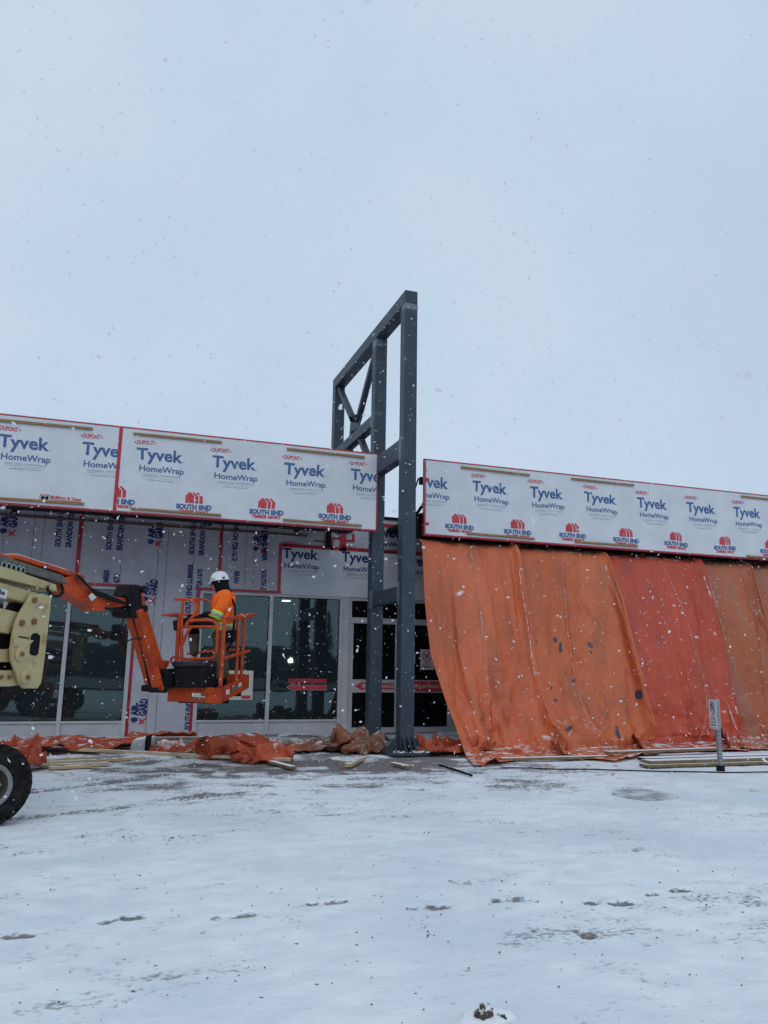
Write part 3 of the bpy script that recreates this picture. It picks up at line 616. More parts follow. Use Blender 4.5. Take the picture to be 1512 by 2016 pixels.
# ================================================================ STEEL SIGN FRAME
tw = empty('steel_sign_frame', (4.885, 12.97, 0), 'tall dark grey welded steel sign frame rising through the gap between the two sign boards', 'steel frame')
X0, X1 = 4.76, 5.012; XM = (X0+X1)/2
for (y0, y1, z0) in ((12.85, 13.10, .06), (14.58, 14.83, .03), (17.75, 18.0, 4.76)):
    po = MB().box(X0, X1, y0, y1, z0, 8.22).build('post', 'steel', tw, bevel=.012)
    if z0 < 1:
        pl = MB(); yc = (y0+y1)/2; c = .13; h = .40
        pl.prism([(XM-h, yc-h+c, z0-.02), (XM-h+c, yc-h, z0-.02), (XM+h-c, yc-h, z0-.02), (XM+h, yc-h+c, z0-.02), (XM+h, yc+h-c, z0-.02), (XM+h-c, yc+h, z0-.02), (XM-h+c, yc+h, z0-.02), (XM-h, yc+h-c, z0-.02)], (0, 0, .042))
        pl.build('base_plate', 'steel', po, bevel=.004)
        for dx, dy in ((-1, 0), (1, 0), (0, -1), (0, 1), (-.55, -1), (.55, -1)):
            g = MB()
            if dx in (-1, 1): a = X0 if dx < 0 else X1; g.prism([(a, yc, z0+.002), (a+dx*.22, yc, z0+.002), (a+dx*.22, yc, z0+.05), (a+dx*.0, yc, z0+.27)], (0, .016, 0))
            else: a = y0 if dy < 0 else y1; xx = XM+dx*.17; g.prism([(xx, a, z0+.002), (xx, a+dy*.22, z0+.002), (xx, a+dy*.22, z0+.05), (xx, a, z0+.27)], (.016, 0, 0))
            g.build('gusset', 'steel', po)
        nb = MB()
        for dx in (-.27, -.09, .09, .27):
            for dy in (-.31, .31): nb.disc((XM+dx, yc+dy, z0+.03), (0, 0, 1), .022, .055, 6)
        pieces(nb, 'anchor_bolt', 'weld', po)
        sn = MB(); rn = random.Random(5)
        for k in range(16):
            a = rn.uniform(-.3, .3); sn.disc((XM+a, yc-.20-rn.uniform(.02, .15), z0+.006), (rn.uniform(-.3, .3), rn.uniform(-.3, .3), 1), rn.uniform(.02, .05), .02, 7)
        pieces(sn, 'settled_snow', 'snow_piece', po)
MB().box(X0, X1, 12.85, 18.0, 8.222, 8.478).build('top_beam', 'steel', tw, bevel=.012)
for (y0, y1, z0, z1) in ((13.102, 14.578, 5.24, 5.60), (14.832, 17.748, 6.36, 6.59), (13.102, 14.578, 2.62, 2.88)):
    MB().box(X0+.004, X1-.06, y0, y1, z0, z1).build('cross_beam', 'steel', tw, bevel=.008)
def brace(a, b_):
    MB().bar((XM-.02, *a), (XM-.02, *b_), .12, .12, up=(1, 0, 0)).build('brace', 'steel', tw, bevel=.006)
brace((17.72, 8.18), (16.5, 7.02)); brace((14.88, 8.05), (16.1, 6.86)); brace((16.08, 6.60), (14.9, 5.42)); brace((16.55, 6.48), (17.7, 5.30))
gp = MB().prism([(XM-.02, y, z) for y, z in ((16.12, 6.30), (16.55, 6.30), (16.78, 6.55), (16.62, 7.22), (16.28, 7.05), (15.92, 7.05), (15.95, 6.6))], (.025, 0, 0)); gp.build('gusset_plate', 'steel', tw)
bt = MB()
for y, z in ((16.5, 7.05), (16.42, 6.96), (16.05, 6.95), (16.14, 6.86), (16.3, 6.65), (16.62, 6.45), (16.02, 6.62)): bt.disc((XM-.06, y, z), (1, 0, 0), .028, .11, 6)
pieces(bt, 'brace_bolt', 'black_frame', tw)
wl = MB()
wl.box(X0-.002, X1+.002, 12.848, 13.0, 8.10, 8.218); wl.box(X0-.002, X1-.1, 14.578, 14.8, 8.04, 8.2)
for yy, za, zb in ((13.04, 5.18, 5.66), (14.60, 5.20, 5.64), (13.04, 2.56, 2.94), (14.62, 2.58, 2.92), (14.76, 6.30, 6.65)):
    wl.box(X0-.0025, X0+.02, yy-.05, yy+.05, za, zb)
for yy, za, zb in ((13.118, 5.236, 5.604), (14.562, 5.236, 5.604), (13.118, 2.616, 2.884), (14.562, 2.616, 2.884), (14.85, 6.356, 6.594)):
    wl.box(X0+.0015, X1-.058, yy-.012, yy+.012, za, zb)
pieces(wl, 'weld_scuff', 'weld', tw)
# ================================================================ HANGING TARPS
def resamp(P, n):
    P = np.array(P, float); d = np.r_[0, np.cumsum(np.linalg.norm(np.diff(P, axis=0), axis=1))]; t = np.linspace(0, d[-1], n)
    Q = np.stack([np.interp(t, d, P[:, i]) for i in range(3)], 1)
    for _ in range(6): Q[1:-1] = .25*Q[:-2]+.5*Q[1:-1]+.25*Q[2:]
    return Q
def prof(pts, dx=0, dy=0, x0=None):
    X = x0 if x0 is not None else at(pts[0][0], pts[0][1], 1, 14.5)[0]; out = []
    for p in pts:
        q = gnd(p[0], p[1], .03) if len(p) == 3 else at(p[0], p[1], 0, X)
        q = np.array(q); q[2] = max(q[2], .03); out.append(q)
    out[0] = out[0].copy(); P = np.array(out); P = np.vstack([P[0]+(P[0]-P[1])/max(np.linalg.norm(P[0]-P[1]), 1e-6)*.14, P]); P[0, 1] = 14.92; P[0, 2] = 4.09
    P[:, 0] += dx; P[:, 1] += dy; return P
NU, NV = 96, 170
tarps = []
def tarp(label, m, profs, seed, fold=.10, curl=.05, tuck=.12, billow=.10, crump=.05, calm=0.0):
    us = [p[0] for p in profs]; R_ = [resamp(p[1], NV) for p in profs]
    U = np.linspace(0, 1, NU); P = np.zeros((NU, NV, 3))
    for i, u in enumerate(U):
        k = min(max(np.searchsorted(us, u)-1, 0), len(us)-2); f = (u-us[k])/(us[k+1]-us[k]); f = f*f*(3-2*f)*.6+f*.4
        P[i] = R_[k]*(1-f)+R_[k+1]*f
    uu, vv = np.meshgrid(U, np.linspace(0, 1, NV), indexing='ij')
    amp = sstep(0, .12, vv)
    zz = P[:, :, 2]
    wv = fbm(uu*7+1.2*(fbm(uu*2, vv*2, seed+9, 2)-.5), vv*1.1, seed, 3)-.5
    rg = ridge(uu*4.5+vv*.8, vv*1.6-uu*.7, seed+4, 3)-.55
    low = sstep(.45, .85, vv)
    dn = fold*wv*2*amp+crump*rg*amp*(.35+1.2*low)+.05*low*(ridge(uu*9+vv*3, vv*8, seed+7, 3)-.5)*(1-.5*sstep(.9, 1, vv))
    xm = uu*2.2; ym = vv*4.6
    dn += (crease(xm*1.0, ym*.38, seed+40, 7, .5)-.5)*.11*amp+(crease(xm, ym, seed+41, 8, 1.3)-.5)*(.06+.17*low)*amp
    dn += billow*np.sin(uu*math.pi)*np.sin(np.clip(vv, 0, 1)*math.pi*.9)**1.0*.5
    dn += 1.5*curl*sstep(.90, .985, uu)*amp*(.5+fbm(vv*5, vv*0, seed+2, 2)); dn -= tuck*(1-sstep(0, .09, uu))*amp*1.6
    for crease_no in range(9):                          # sharp drag creases
        rng = np.random.RandomState(seed*13+crease_no)
        u0 = rng.uniform(.05, .95); lean = rng.uniform(-.25, .25); top = rng.uniform(.0, .6); span = rng.uniform(.25, .55)
        along = np.clip((vv-top)/span, 0, 1)
        away = np.abs(uu-(u0+lean*along)+.03*np.sin(along*5+crease_no))
        push = (1-sstep(0, .05, away))*np.sin(along*math.pi)*amp
        dn = dn+push*(.035 if crease_no % 2 else -.035)
    dn = dn*(1-calm*(1-sstep(.0, .16, uu)))
    du = np.gradient(P, axis=0); dv = np.gradient(P, axis=1); n = np.cross(du, dv); n /= np.linalg.norm(n, axis=2, keepdims=True)+1e-9
    n[n[:, :, 1] > .3] *= -1
    P = P+n*dn[:, :, None]
    P[:, :, 0] += .05*(fbm(vv*2.5, uu*.6, seed+13, 3)-.5)*amp
    P[:, :, 2] = np.maximum(P[:, :, 2], .02+.05*fbm(uu*8, vv*14, seed+3, 3)*low)
    fr = .30*sstep(.84, 1, vv)*fbm(uu*6, vv*5, seed+31, 4)*1.4+.34*sstep(.88, .99, uu)*fbm(vv*7, uu*2, seed+33, 4)*1.5*sstep(.12, .3, vv)+.30*np.maximum(1-sstep(0, .10, uu), .0)*fbm(vv*4, uu, seed+8, 3)*2*amp+.16*sstep(.55, .9, crease(uu*2.2, vv*4.6*.6, seed+41, 8, 1.3))*sstep(.2, .9, vv)
    o = grid_obj('construction_tarp', P, m, attr={'frost': fr}); o.modifiers.new('solid', 'SOLIDIFY').thickness = .006
    hm_ = MB(); rr_ = .013+.022*fbm(np.linspace(0, 9, NV), np.zeros(NV), seed+60, 3); hm_.tube([tuple(q) for q in P[NU-1, 4:]], list(rr_[4:]), 8); hm_.build('rolled_hem', m, o, smooth=True)
    tag(o, label, 'tarp', 'tarps hanging from the right sign board')
    f = []; idx = np.arange(NU*NV).reshape(NU, NV)
    for i in range(0, NU-1): f += [(idx[i, j], idx[i, j+1], idx[i+1, j+1], idx[i+1, j]) for j in range(NV-1)]
    tarps.append((o, BVHTree.FromPolygons([tuple(q) for q in P.reshape(-1, 3)], f))); return o
def copyprof(P, dx): Q = P.copy(); Q[:, 0] += dx; return Q
pA = prof([(830, 1062), (838, 1200), (848, 1290), (879, 1380), (897, 1426), (909, 1460), (919, 1490, 'g'), (934, 1508, 'g')])
pA2 = prof([(878, 1070), (892, 1180), (900, 1280), (915, 1370), (928, 1430), (945, 1472), (962, 1494, 'g'), (984, 1504, 'g')])
pB = prof([(925, 1080), (945, 1180), (955, 1280), (962, 1380), (968, 1450), (972, 1468), (1035, 1491, 'g')])
pC = prof([(1015, 1080), (1030, 1200), (1047, 1300), (1065, 1380), (1090, 1440), (1120, 1478), (1140, 1492, 'g')])
pD = prof([(1107, 1090), (1112, 1160), (1116, 1230), (1130, 1340), (1160, 1430), (1195, 1478), (1213, 1497, 'g')])
pE = prof([(1190, 1095), (1222, 1180), (1240, 1250), (1262, 1340), (1271, 1420), (1276, 1464), (1300, 1484, 'g')])
pF = prof([(1290, 1103), (1312, 1180), (1330, 1260), (1345, 1340), (1357, 1420), (1362, 1458), (1372, 1479, 'g')])
pG = prof([(1378, 1110), (1400, 1210), (1418, 1300), (1440, 1380), (1455, 1450), (1475, 1478, 'g')])
pH = prof([(1475, 1115), (1490, 1180), (1512, 1250), (1535, 1340), (1560, 1430), (1580, 1476, 'g')])
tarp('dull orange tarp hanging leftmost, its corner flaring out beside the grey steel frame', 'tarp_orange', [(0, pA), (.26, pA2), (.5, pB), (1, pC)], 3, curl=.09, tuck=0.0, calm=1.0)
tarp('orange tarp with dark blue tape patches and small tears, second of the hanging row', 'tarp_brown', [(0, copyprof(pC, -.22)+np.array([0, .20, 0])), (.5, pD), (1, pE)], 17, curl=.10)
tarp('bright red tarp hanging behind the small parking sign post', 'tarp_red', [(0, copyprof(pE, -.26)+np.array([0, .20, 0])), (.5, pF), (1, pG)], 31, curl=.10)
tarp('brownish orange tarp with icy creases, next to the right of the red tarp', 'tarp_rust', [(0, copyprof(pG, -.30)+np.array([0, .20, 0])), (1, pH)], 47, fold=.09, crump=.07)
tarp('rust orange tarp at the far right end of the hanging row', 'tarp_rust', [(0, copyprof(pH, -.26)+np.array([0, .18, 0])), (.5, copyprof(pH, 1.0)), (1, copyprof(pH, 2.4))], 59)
M['seam_frost'] = mat('seam_frost', (.62, .42, .36), .9, c2=(.55, .20, .12), vs=7, vlo=.42, vhi=.56)
def on_tarp(px, py, k=None):
    d = Vector(ray(px, py)); best = None
    for i, (o, b_) in enumerate(tarps):
        h = b_.ray_cast(Vector(CAM), d)
        if h[0] is not None and (best is None or h[3] < best[3]): best = (h[0], h[1], i, h[3])
    return best
def seam_on(pts, wd, rnd, name='seam', m='seam_frost', gap=.0):
    P = resamp([(a, b_, 0) for a, b_ in pts], 130)[:, :2]; rn = random.Random(rnd); mb = MB(); prev = None; who = None
    for i, (a, b_) in enumerate(P):
        h = on_tarp(a, b_)
        if h is None or (who is not None and h[2] != who):
            if mb.f: break
            continue
        who = h[2]; n = h[1] if h[1].dot(Vector(ray(a, b_))) < 0 else -h[1]
        q = h[0]+n*.006; s = wd*(.35+.75*rn.random())
        cur = (q+Vector((-s, 0, 0)), q+n*.006, q+Vector((s, 0, 0)))
        if prev is not None: mb.add([*prev, *cur], [(0, 1, 4, 3), (1, 2, 5, 4)])
        prev = cur
    if who is not None and mb.f: mb.build(name, m, tarps[who][0], smooth=True, fix=False)
seam_on([(925, 1080), (936, 1130), (945, 1190), (951, 1260), (956, 1320), (960, 1380), (965, 1430), (968, 1466)], .010, 1, gap=.12)
seam_on([(1107, 1115), (1112, 1180), (1118, 1250), (1127, 1310), (1135, 1350), (1150, 1400), (1160, 1425), (1180, 1455), (1205, 1480)], .011, 2, gap=.25)
seam_on([(1300, 1104), (1318, 1140), (1340, 1190), (1358, 1240), (1370, 1290), (1385, 1335), (1391, 1380), (1391, 1410), (1380, 1445), (1376, 1466)], .010, 3, gap=.35)
seam_on([(1485, 1130), (1487, 1180), (1490, 1240)], .012, 4, gap=.45)
seam_on([(1395, 1140), (1405, 1175), (1412, 1200), (1420, 1230), (1428, 1262)], .016, 5, gap=.4)
M['edge_frost'] = mat('edge_frost', (.74, .72, .71), .9, c2=(.58, .26, .16), vs=11, vlo=.46, vhi=.56)
seam_on([(1202, 1112), (1213, 1140), (1224, 1170), (1233, 1205), (1241, 1235), (1248, 1262)], .013, 12, 'frost_line', 'edge_frost')
seam_on([(1386, 1135), (1400, 1175), (1413, 1210), (1422, 1260), (1428, 1300), (1436, 1345)], .022, 13, 'frost_line', 'edge_frost')
seam_on([(1447, 1390), (1460, 1425), (1478, 1450), (1500, 1468)], .030, 14, 'frost_line', 'edge_frost')
seam_on([(1022, 1120), (1031, 1180), (1040, 1235), (1047, 1290), (1054, 1335)], .010, 15, 'frost_line', 'edge_frost')
seam_on([(1430, 1380), (1442, 1415), (1452, 1440), (1470, 1462)], .018, 16, 'frost_line', 'edge_frost')
M['navy_patch'] = mat('navy_patch', (.025, .035, .075), .4, c2=(.05, .07, .13), vs=30)
def patch(pts):
    mb = MB(); vs = []; who = None
    for a, b_ in pts:
        h = on_tarp(a, b_)
        if h is None: return
        n = h[1] if h[1].dot(Vector(ray(a, b_))) < 0 else -h[1]; vs.append(h[0]+n*.012); who = h[2]
    mb.add(vs, [tuple(range(len(vs)))]); mb.build('tape_patch', 'navy_patch', tarps[who][0], fix=False)
for c in ([(1089, 1255), (1094, 1254), (1098, 1262), (1094, 1266), (1090, 1261)], [(1101, 1265), (1105, 1265), (1106, 1284), (1101, 1284)], [(1156, 1265), (1162, 1264), (1169, 1273), (1165, 1276), (1159, 1273)], [(1160, 1281), (1167, 1283), (1164, 1287), (1160, 1286)], [(1126, 1338), (1134, 1336), (1133, 1342), (1127, 1344)],
          [(1251, 1360), (1264, 1357), (1266, 1374), (1254, 1378), (1250, 1370)], [(1116, 1434), (1122, 1430), (1128, 1428), (1124, 1436), (1118, 1440), (1112, 1438)], [(1211, 1430), (1215, 1430), (1222, 1452), (1218, 1454), (1212, 1442)], [(1083, 1353), (1086, 1351), (1086, 1357), (1084, 1357)], [(1091, 1376), (1097, 1377), (1096, 1383), (1092, 1381)], [(1055, 1261), (1058, 1262), (1057, 1268), (1055, 1266)]):
    patch(c)

# ================================================================ TARPS ON THE GROUND
def gx(px, py): return gnd(px, py)[:2]
# crumple shapes: vertex positions of sheets that were let fall into folds, in millimetres, as steps along each row
FOLDS = {}
FOLDS['pile'] = [
[-801,-630,101,22,29,32,23,39,-18,38,23,-28,-40,-8,-4,-43,-20,-2,-8,25,-40,-12,38,-10,-1,35,13,-2,38,-11,0,37,-11,25,53,2,3,42,-1,5,36,0,15,38,1,11,42,7,2,41,-7,-48,29,0,-18,33,0,-22,57,0,-41,52,0,-28,47,9,-27,48,30,-6,42,22,-26,17,-36,1,23,-23,-4,42,-2,6,45,0,8,12,48,21,47,27,20,39,-43,12,56,-21,14,44,-11,7,58,0,4,41,0,14,38,1,8,44,-1,20,35,0,6,43,9,13,33,-9,14,42,0,10,37,0,15,44,18,-7,28,-18],
[-747,-650,129,20,31,-16,39,40,-12,-37,-17,-15,-37,-14,-25,-6,24,-23,-3,44,-13,-7,39,6,-10,41,-6,-14,48,27,-17,40,8,-14,48,3,-12,42,-8,-2,40,-10,2,49,6,23,29,-4,39,17,15,34,36,-25,-31,37,-15,-32,62,2,-28,58,0,-40,44,2,-20,42,35,-18,50,16,-19,-3,-33,3,40,-2,-9,41,-7,10,41,-11,11,34,34,33,37,43,0,47,-38,24,45,-39,22,57,5,3,44,-5,-5,20,35,4,47,22,16,38,-10,24,19,-23,5,25,-19,6,48,11,8,41,1,17,45,-12,6,47,-6,9,31,3],
[-689,-668,134,28,50,-12,-23,-23,-28,-35,-6,-39,0,29,-30,-3,46,4,-1,29,15,3,44,-20,-22,33,5,-25,54,2,-12,60,6,-21,46,37,-19,41,11,-19,49,13,-27,32,-8,10,35,-11,12,30,-10,48,36,-20,56,23,10,-22,36,-35,-31,60,13,-37,48,3,-32,51,-5,-14,41,42,-9,0,-29,-10,44,-26,3,34,2,14,49,9,11,28,51,23,42,7,17,51,-47,24,49,-21,13,59,1,-6,36,39,2,26,37,-24,30,16,26,26,-21,-5,32,-10,18,39,-32,18,29,-29,18,46,14,16,41,-3,6,56,2,16,37,-15],
[-629,-671,133,-4,12,-46,-26,-25,-41,-2,38,-22,-3,32,32,7,32,7,-15,41,3,-1,25,-25,-18,46,-17,-22,66,0,-27,56,1,-36,55,13,-30,51,22,-6,55,17,-10,6,37,-10,31,17,0,46,-13,6,40,-25,43,33,-25,60,15,-7,-23,54,-37,-32,47,0,-22,59,7,-19,18,39,-13,26,-29,-7,44,-4,0,36,-13,19,31,41,17,41,25,25,49,-21,22,51,-41,15,58,-3,-14,20,50,-10,42,32,-18,6,33,17,34,-3,2,43,-7,3,13,-42,20,36,-44,19,50,-4,25,56,-16,23,46,2,8,59,7,5,36,-9],
[-588,-700,102,-31,-7,-36,8,36,-42,-1,48,1,-10,41,15,27,2,30,-14,28,22,-20,48,-9,-8,24,-41,-20,61,-18,-36,63,12,-34,62,8,-25,58,-2,-26,53,42,-11,-3,37,-6,42,15,-5,36,14,7,38,-34,-8,44,3,37,50,-20,52,16,-23,-6,43,-52,-22,46,0,-26,46,13,-14,36,21,-2,27,-30,10,42,10,9,31,43,23,50,-3,18,40,-33,13,61,-12,-30,11,45,12,42,38,-21,5,33,7,49,6,-8,28,13,20,22,-48,7,26,-38,14,49,-26,25,49,-32,32,51,-2,24,56,12,20,58,-10,9,35,4],
[-565,-722,80,-17,-1,-41,-6,57,16,14,50,12,6,39,-44,-15,30,2,-14,25,32,21,26,34,-40,23,4,14,44,-40,-39,61,-31,-41,63,0,-24,59,9,-23,53,47,-18,7,50,-14,37,25,2,36,4,1,43,-14,-14,15,-38,28,45,5,21,69,-2,2,40,-34,25,32,-39,-21,43,-10,-5,37,25,6,32,-15,-9,26,21,9,50,-11,30,46,23,19,50,-28,-44,12,28,-16,27,51,-5,32,28,12,34,38,-6,37,0,9,37,-7,21,35,-39,19,32,-51,19,31,-57,43,56,-9,22,63,13,24,53,-13,15,48,14,11,43,-7],
[-534,-737,67,-13,25,-42,-9,46,3,11,48,43,-12,37,-13,3,36,-34,-3,-2,43,-12,29,-22,-13,48,-9,3,37,56,-26,57,-15,-12,59,-53,-31,65,4,-28,46,45,-28,19,55,-4,38,22,-12,34,0,-2,35,-19,-20,17,-40,31,43,2,15,55,4,18,49,-13,2,62,-11,-9,30,-17,12,32,-20,2,36,16,-10,49,4,9,44,-28,25,31,27,-5,51,20,-36,50,8,-1,-15,46,-1,41,19,6,23,37,-1,39,10,19,32,-23,20,41,-44,16,40,-47,34,38,-58,28,57,18,39,60,-11,16,50,8,18,50,-13,9,28,18],
[-491,-757,60,-6,49,-36,-35,47,30,9,39,-23,12,52,31,-15,-2,-38,-10,43,9,-9,38,23,-7,22,-32,-6,54,25,-4,38,46,-10,37,-49,-19,65,-19,-39,29,44,-7,49,41,-21,50,21,-30,20,-16,-11,27,-25,-1,41,-24,13,39,-9,6,40,-1,20,53,-7,13,47,-7,10,52,-2,-1,39,11,-1,30,-4,11,53,-6,-9,40,-18,-4,51,-4,-1,55,12,-12,31,34,12,-13,47,-5,28,39,5,29,21,9,39,14,16,26,-49,23,46,-36,6,24,-54,46,76,-25,29,58,0,30,53,26,23,44,-26,16,47,-1,2,18,28],
[-447,-773,42,-4,34,-15,-24,61,2,-7,47,39,-11,38,-39,8,56,-5,-37,0,41,10,21,-20,6,47,-18,-9,27,32,-8,48,3,-3,61,26,-12,32,-58,-31,50,42,-24,54,4,-7,40,28,-34,31,-23,-16,38,-12,-2,29,-13,6,42,17,17,41,-12,3,50,-3,9,47,7,2,36,1,8,47,-3,3,37,-11,8,41,-17,-3,41,-11,-1,50,5,-10,55,16,-7,43,-3,15,3,42,-20,24,28,18,38,26,20,23,31,25,32,-49,1,21,-46,26,59,-39,34,65,19,25,44,-28,42,56,22,19,41,-24,6,42,0,5,20,39],
[-380,-800,33,-18,50,11,-17,57,-13,-18,61,2,-19,41,41,4,21,-50,-21,40,20,-16,29,28,17,28,-23,-16,36,24,-4,43,14,2,53,6,-11,26,-50,-16,59,21,-25,52,-1,-12,42,8,-30,44,-5,-10,27,-18,-8,39,21,3,43,11,-3,47,10,-2,43,7,4,42,5,6,47,0,18,51,2,-4,27,-10,9,42,-20,13,26,-32,1,37,-18,-15,55,0,8,52,3,-15,34,22,-2,25,39,17,6,40,26,26,18,12,28,-50,20,47,-37,26,49,-33,21,58,33,21,57,-1,44,33,-15,-11,46,11,27,29,-19,13,25,23],
[-315,-815,27,-18,50,2,-14,52,13,-31,61,0,-27,59,-5,-6,42,30,6,25,-43,-21,35,35,-9,30,19,-13,35,4,-3,36,-16,5,53,22,-15,37,-29,-15,42,-22,-38,68,-17,-5,32,5,-26,56,20,-5,33,0,-10,50,-14,-5,34,9,-8,36,5,12,47,18,8,38,5,15,44,-1,9,40,16,2,31,16,1,41,8,-1,42,-12,15,31,-38,11,26,-33,-1,45,0,-10,41,26,9,33,16,2,10,26,33,45,27,2,37,-25,1,46,-30,25,31,-40,15,60,1,20,27,41,18,45,16,16,25,-26,22,33,13,19,27,-25],
[-252,-829,24,-19,53,0,-24,49,0,-17,61,13,-25,60,-8,-8,49,2,-23,46,31,-22,39,-36,-11,28,11,-4,39,17,-11,26,30,-3,36,-15,-22,34,-32,-14,43,-12,-27,80,1,-19,45,-4,-11,50,-3,-4,44,-13,-17,36,17,0,39,0,-7,30,7,-5,40,0,8,50,-4,1,49,-6,13,44,12,18,43,19,26,13,23,8,24,18,2,54,19,0,27,-34,19,13,-42,6,48,-2,-13,35,16,7,33,32,17,27,23,6,31,-31,-4,34,-32,24,56,8,16,33,-25,18,45,5,12,38,19,23,10,27,32,29,-17,22,14,-28],
[-215,-837,27,-2,46,-3,-23,59,0,-15,49,3,-29,54,14,-22,60,-8,-7,46,7,-21,26,27,-11,43,-1,-12,41,8,-2,36,-20,-36,25,-28,-13,31,-3,-15,30,-4,-20,49,3,-25,38,-17,-4,51,10,-20,76,-4,-10,59,6,-14,45,0,4,78,-3,1,30,13,9,49,13,4,42,3,21,22,-19,15,41,-9,-1,41,12,22,25,32,23,10,24,5,33,30,-4,33,-21,26,22,-49,-12,35,-3,9,42,18,0,38,27,-4,30,2,-12,40,-17,21,10,-44,25,26,-5,8,41,26,16,30,-23,29,26,0,30,23,0,33,13,0],
[-172,-826,24,-17,44,18,-8,42,-14,-14,53,1,-22,56,7,-21,49,5,-13,50,10,-23,42,19,0,50,-10,-14,25,-13,-26,22,-17,-32,37,2,-21,23,-4,-18,31,-1,-8,28,-3,-4,11,-2,-14,44,-5,-27,88,-8,-22,93,4,-15,72,-1,1,70,1,0,30,15,-2,56,-13,26,43,24,15,51,13,8,28,-12,32,15,-23,-6,49,7,12,22,25,24,0,35,2,42,36,16,22,-37,13,25,-41,2,45,5,-11,36,17,-3,43,13,-15,29,18,22,28,-21,11,-34,-14,17,14,-29,27,42,-7,28,25,0,34,29,-1,39,18,1],
[-144,-809,26,-12,40,23,-16,40,11,-11,46,5,-11,50,-7,-15,46,9,-18,52,9,-12,39,-2,-2,43,-16,-19,24,-27,-40,30,-7,-13,21,8,-24,15,-8,-57,62,-11,14,31,3,17,69,-17,20,66,31,-24,55,-5,7,50,11,-40,54,-12,-65,102,-9,-7,68,-17,18,23,26,9,53,-5,26,32,29,3,38,18,11,24,-20,29,10,-25,14,37,-1,4,27,44,22,-2,40,1,44,8,22,7,-50,0,50,-19,2,48,13,-6,27,37,-3,33,23,-3,46,4,8,-5,-41,29,-19,-4,32,-23,-30,20,14,-22,19,30,0,39,31,1],
[-98,-775,24,-33,39,2,0,24,23,-23,44,27,-17,41,13,-11,51,3,-5,43,-4,-5,39,-15,-14,28,-29,12,27,-18,-10,6,1,-72,36,-6,-30,29,-6,-45,59,4,70,90,11,5,60,19,-13,48,-8,-12,39,-15,-17,52,-1,-15,50,1,-47,64,-2,-65,98,-11,18,64,3,22,38,4,1,27,15,23,28,11,10,31,24,13,20,-27,27,11,-25,7,47,26,22,-16,41,0,47,37,33,11,-53,-7,58,-22,2,49,3,11,48,35,3,22,35,-8,29,-18,-13,44,-2,20,-14,-35,26,-22,-11,29,-37,15,19,-26,-24,40,25,-22],
[-64,-730,24,-24,24,10,-27,32,-4,-20,41,19,-14,24,24,6,41,35,-5,41,-15,-9,27,-41,-10,32,-4,2,17,-20,-4,13,-9,-32,16,5,-66,50,-2,41,118,13,11,54,-7,-5,52,-4,-7,42,0,-15,39,0,-13,56,3,-12,41,3,-26,61,3,-24,57,28,-76,126,-53,1,52,19,43,18,-5,-2,25,-4,14,18,30,15,33,17,24,9,-28,18,44,-3,19,-11,45,8,42,47,20,10,-52,0,61,-23,0,58,16,3,26,57,26,32,-12,2,43,-4,-15,27,-20,-25,30,-14,30,-25,-14,26,-45,13,34,-43,-9,26,-30,-40],
[-27,-688,24,-27,30,0,-33,24,10,-8,4,41,-3,31,33,-4,45,0,-7,20,-36,-2,30,-33,-20,22,11,40,17,-28,-13,18,-1,-40,25,6,-40,58,-28,14,119,40,-3,48,-15,-1,58,0,-2,45,2,-10,39,1,0,44,1,-25,49,1,-18,52,1,-22,47,5,-25,65,24,-65,129,-39,10,47,21,24,6,-17,15,26,13,22,16,24,4,22,-11,25,31,-24,20,4,59,13,35,44,22,20,-56,-1,62,-13,-5,61,24,11,17,56,-18,38,16,-3,33,-6,-7,42,-19,7,34,-33,20,-22,-32,37,-55,0,32,-55,3,29,-29,-35],
[15,-640,22,-32,24,5,-21,-17,31,-11,10,43,-10,38,18,0,30,-25,0,13,-43,-13,33,-17,20,25,18,-2,8,-27,-3,22,-1,-33,9,-8,-33,101,17,-1,101,9,-3,52,-18,-3,56,2,-7,47,1,-3,35,2,-2,43,-1,-2,46,0,-23,47,1,-12,50,-1,-28,62,9,-33,76,-3,-81,100,-8,63,41,-7,16,29,4,14,-12,18,18,28,12,24,28,-18,16,18,50,17,33,42,4,19,-54,1,65,-3,3,58,20,-3,34,57,-13,20,39,-7,47,-8,-8,31,-13,1,26,-36,31,-23,-58,24,-49,-6,46,-56,8,32,-39,-41],
[49,-601,24,-29,-24,16,-19,5,39,-14,1,41,0,37,-4,-4,25,-42,-7,9,-34,11,47,-10,-10,0,35,1,22,-25,30,11,-13,4,24,-17,-56,147,46,-22,43,-29,-12,65,-3,-7,50,4,-7,58,-1,-1,39,5,-1,34,-9,-5,39,1,1,49,4,-17,45,-4,-18,52,3,-11,56,27,-78,118,-46,-15,62,20,35,14,-15,46,27,13,6,12,18,18,27,3,13,18,42,7,32,40,6,26,-53,7,65,18,-18,44,29,-9,52,12,2,20,53,-9,39,-4,-13,29,-10,0,28,-42,37,-20,-55,30,-58,-10,46,-53,8,32,-38,-51],
[48,-641,31,17,6,37,-34,-10,31,-2,22,20,1,47,-10,-6,13,-48,3,16,-33,15,43,7,-7,-11,37,9,34,-19,5,12,-29,13,13,-2,-28,33,-10,-34,162,30,-26,55,-18,-18,58,3,-8,59,1,-5,52,0,-8,44,23,14,29,-27,3,38,0,-14,38,14,-3,47,-14,-16,58,1,-23,55,27,-54,141,-26,11,21,2,64,25,-19,-1,16,30,4,20,17,2,18,35,13,33,36,3,35,-46,-14,45,27,-16,49,29,-2,48,19,11,45,11,-16,39,2,-14,18,-32,22,36,-5,30,-23,-51,33,-60,4,44,-62,-11,-44,4,-51],
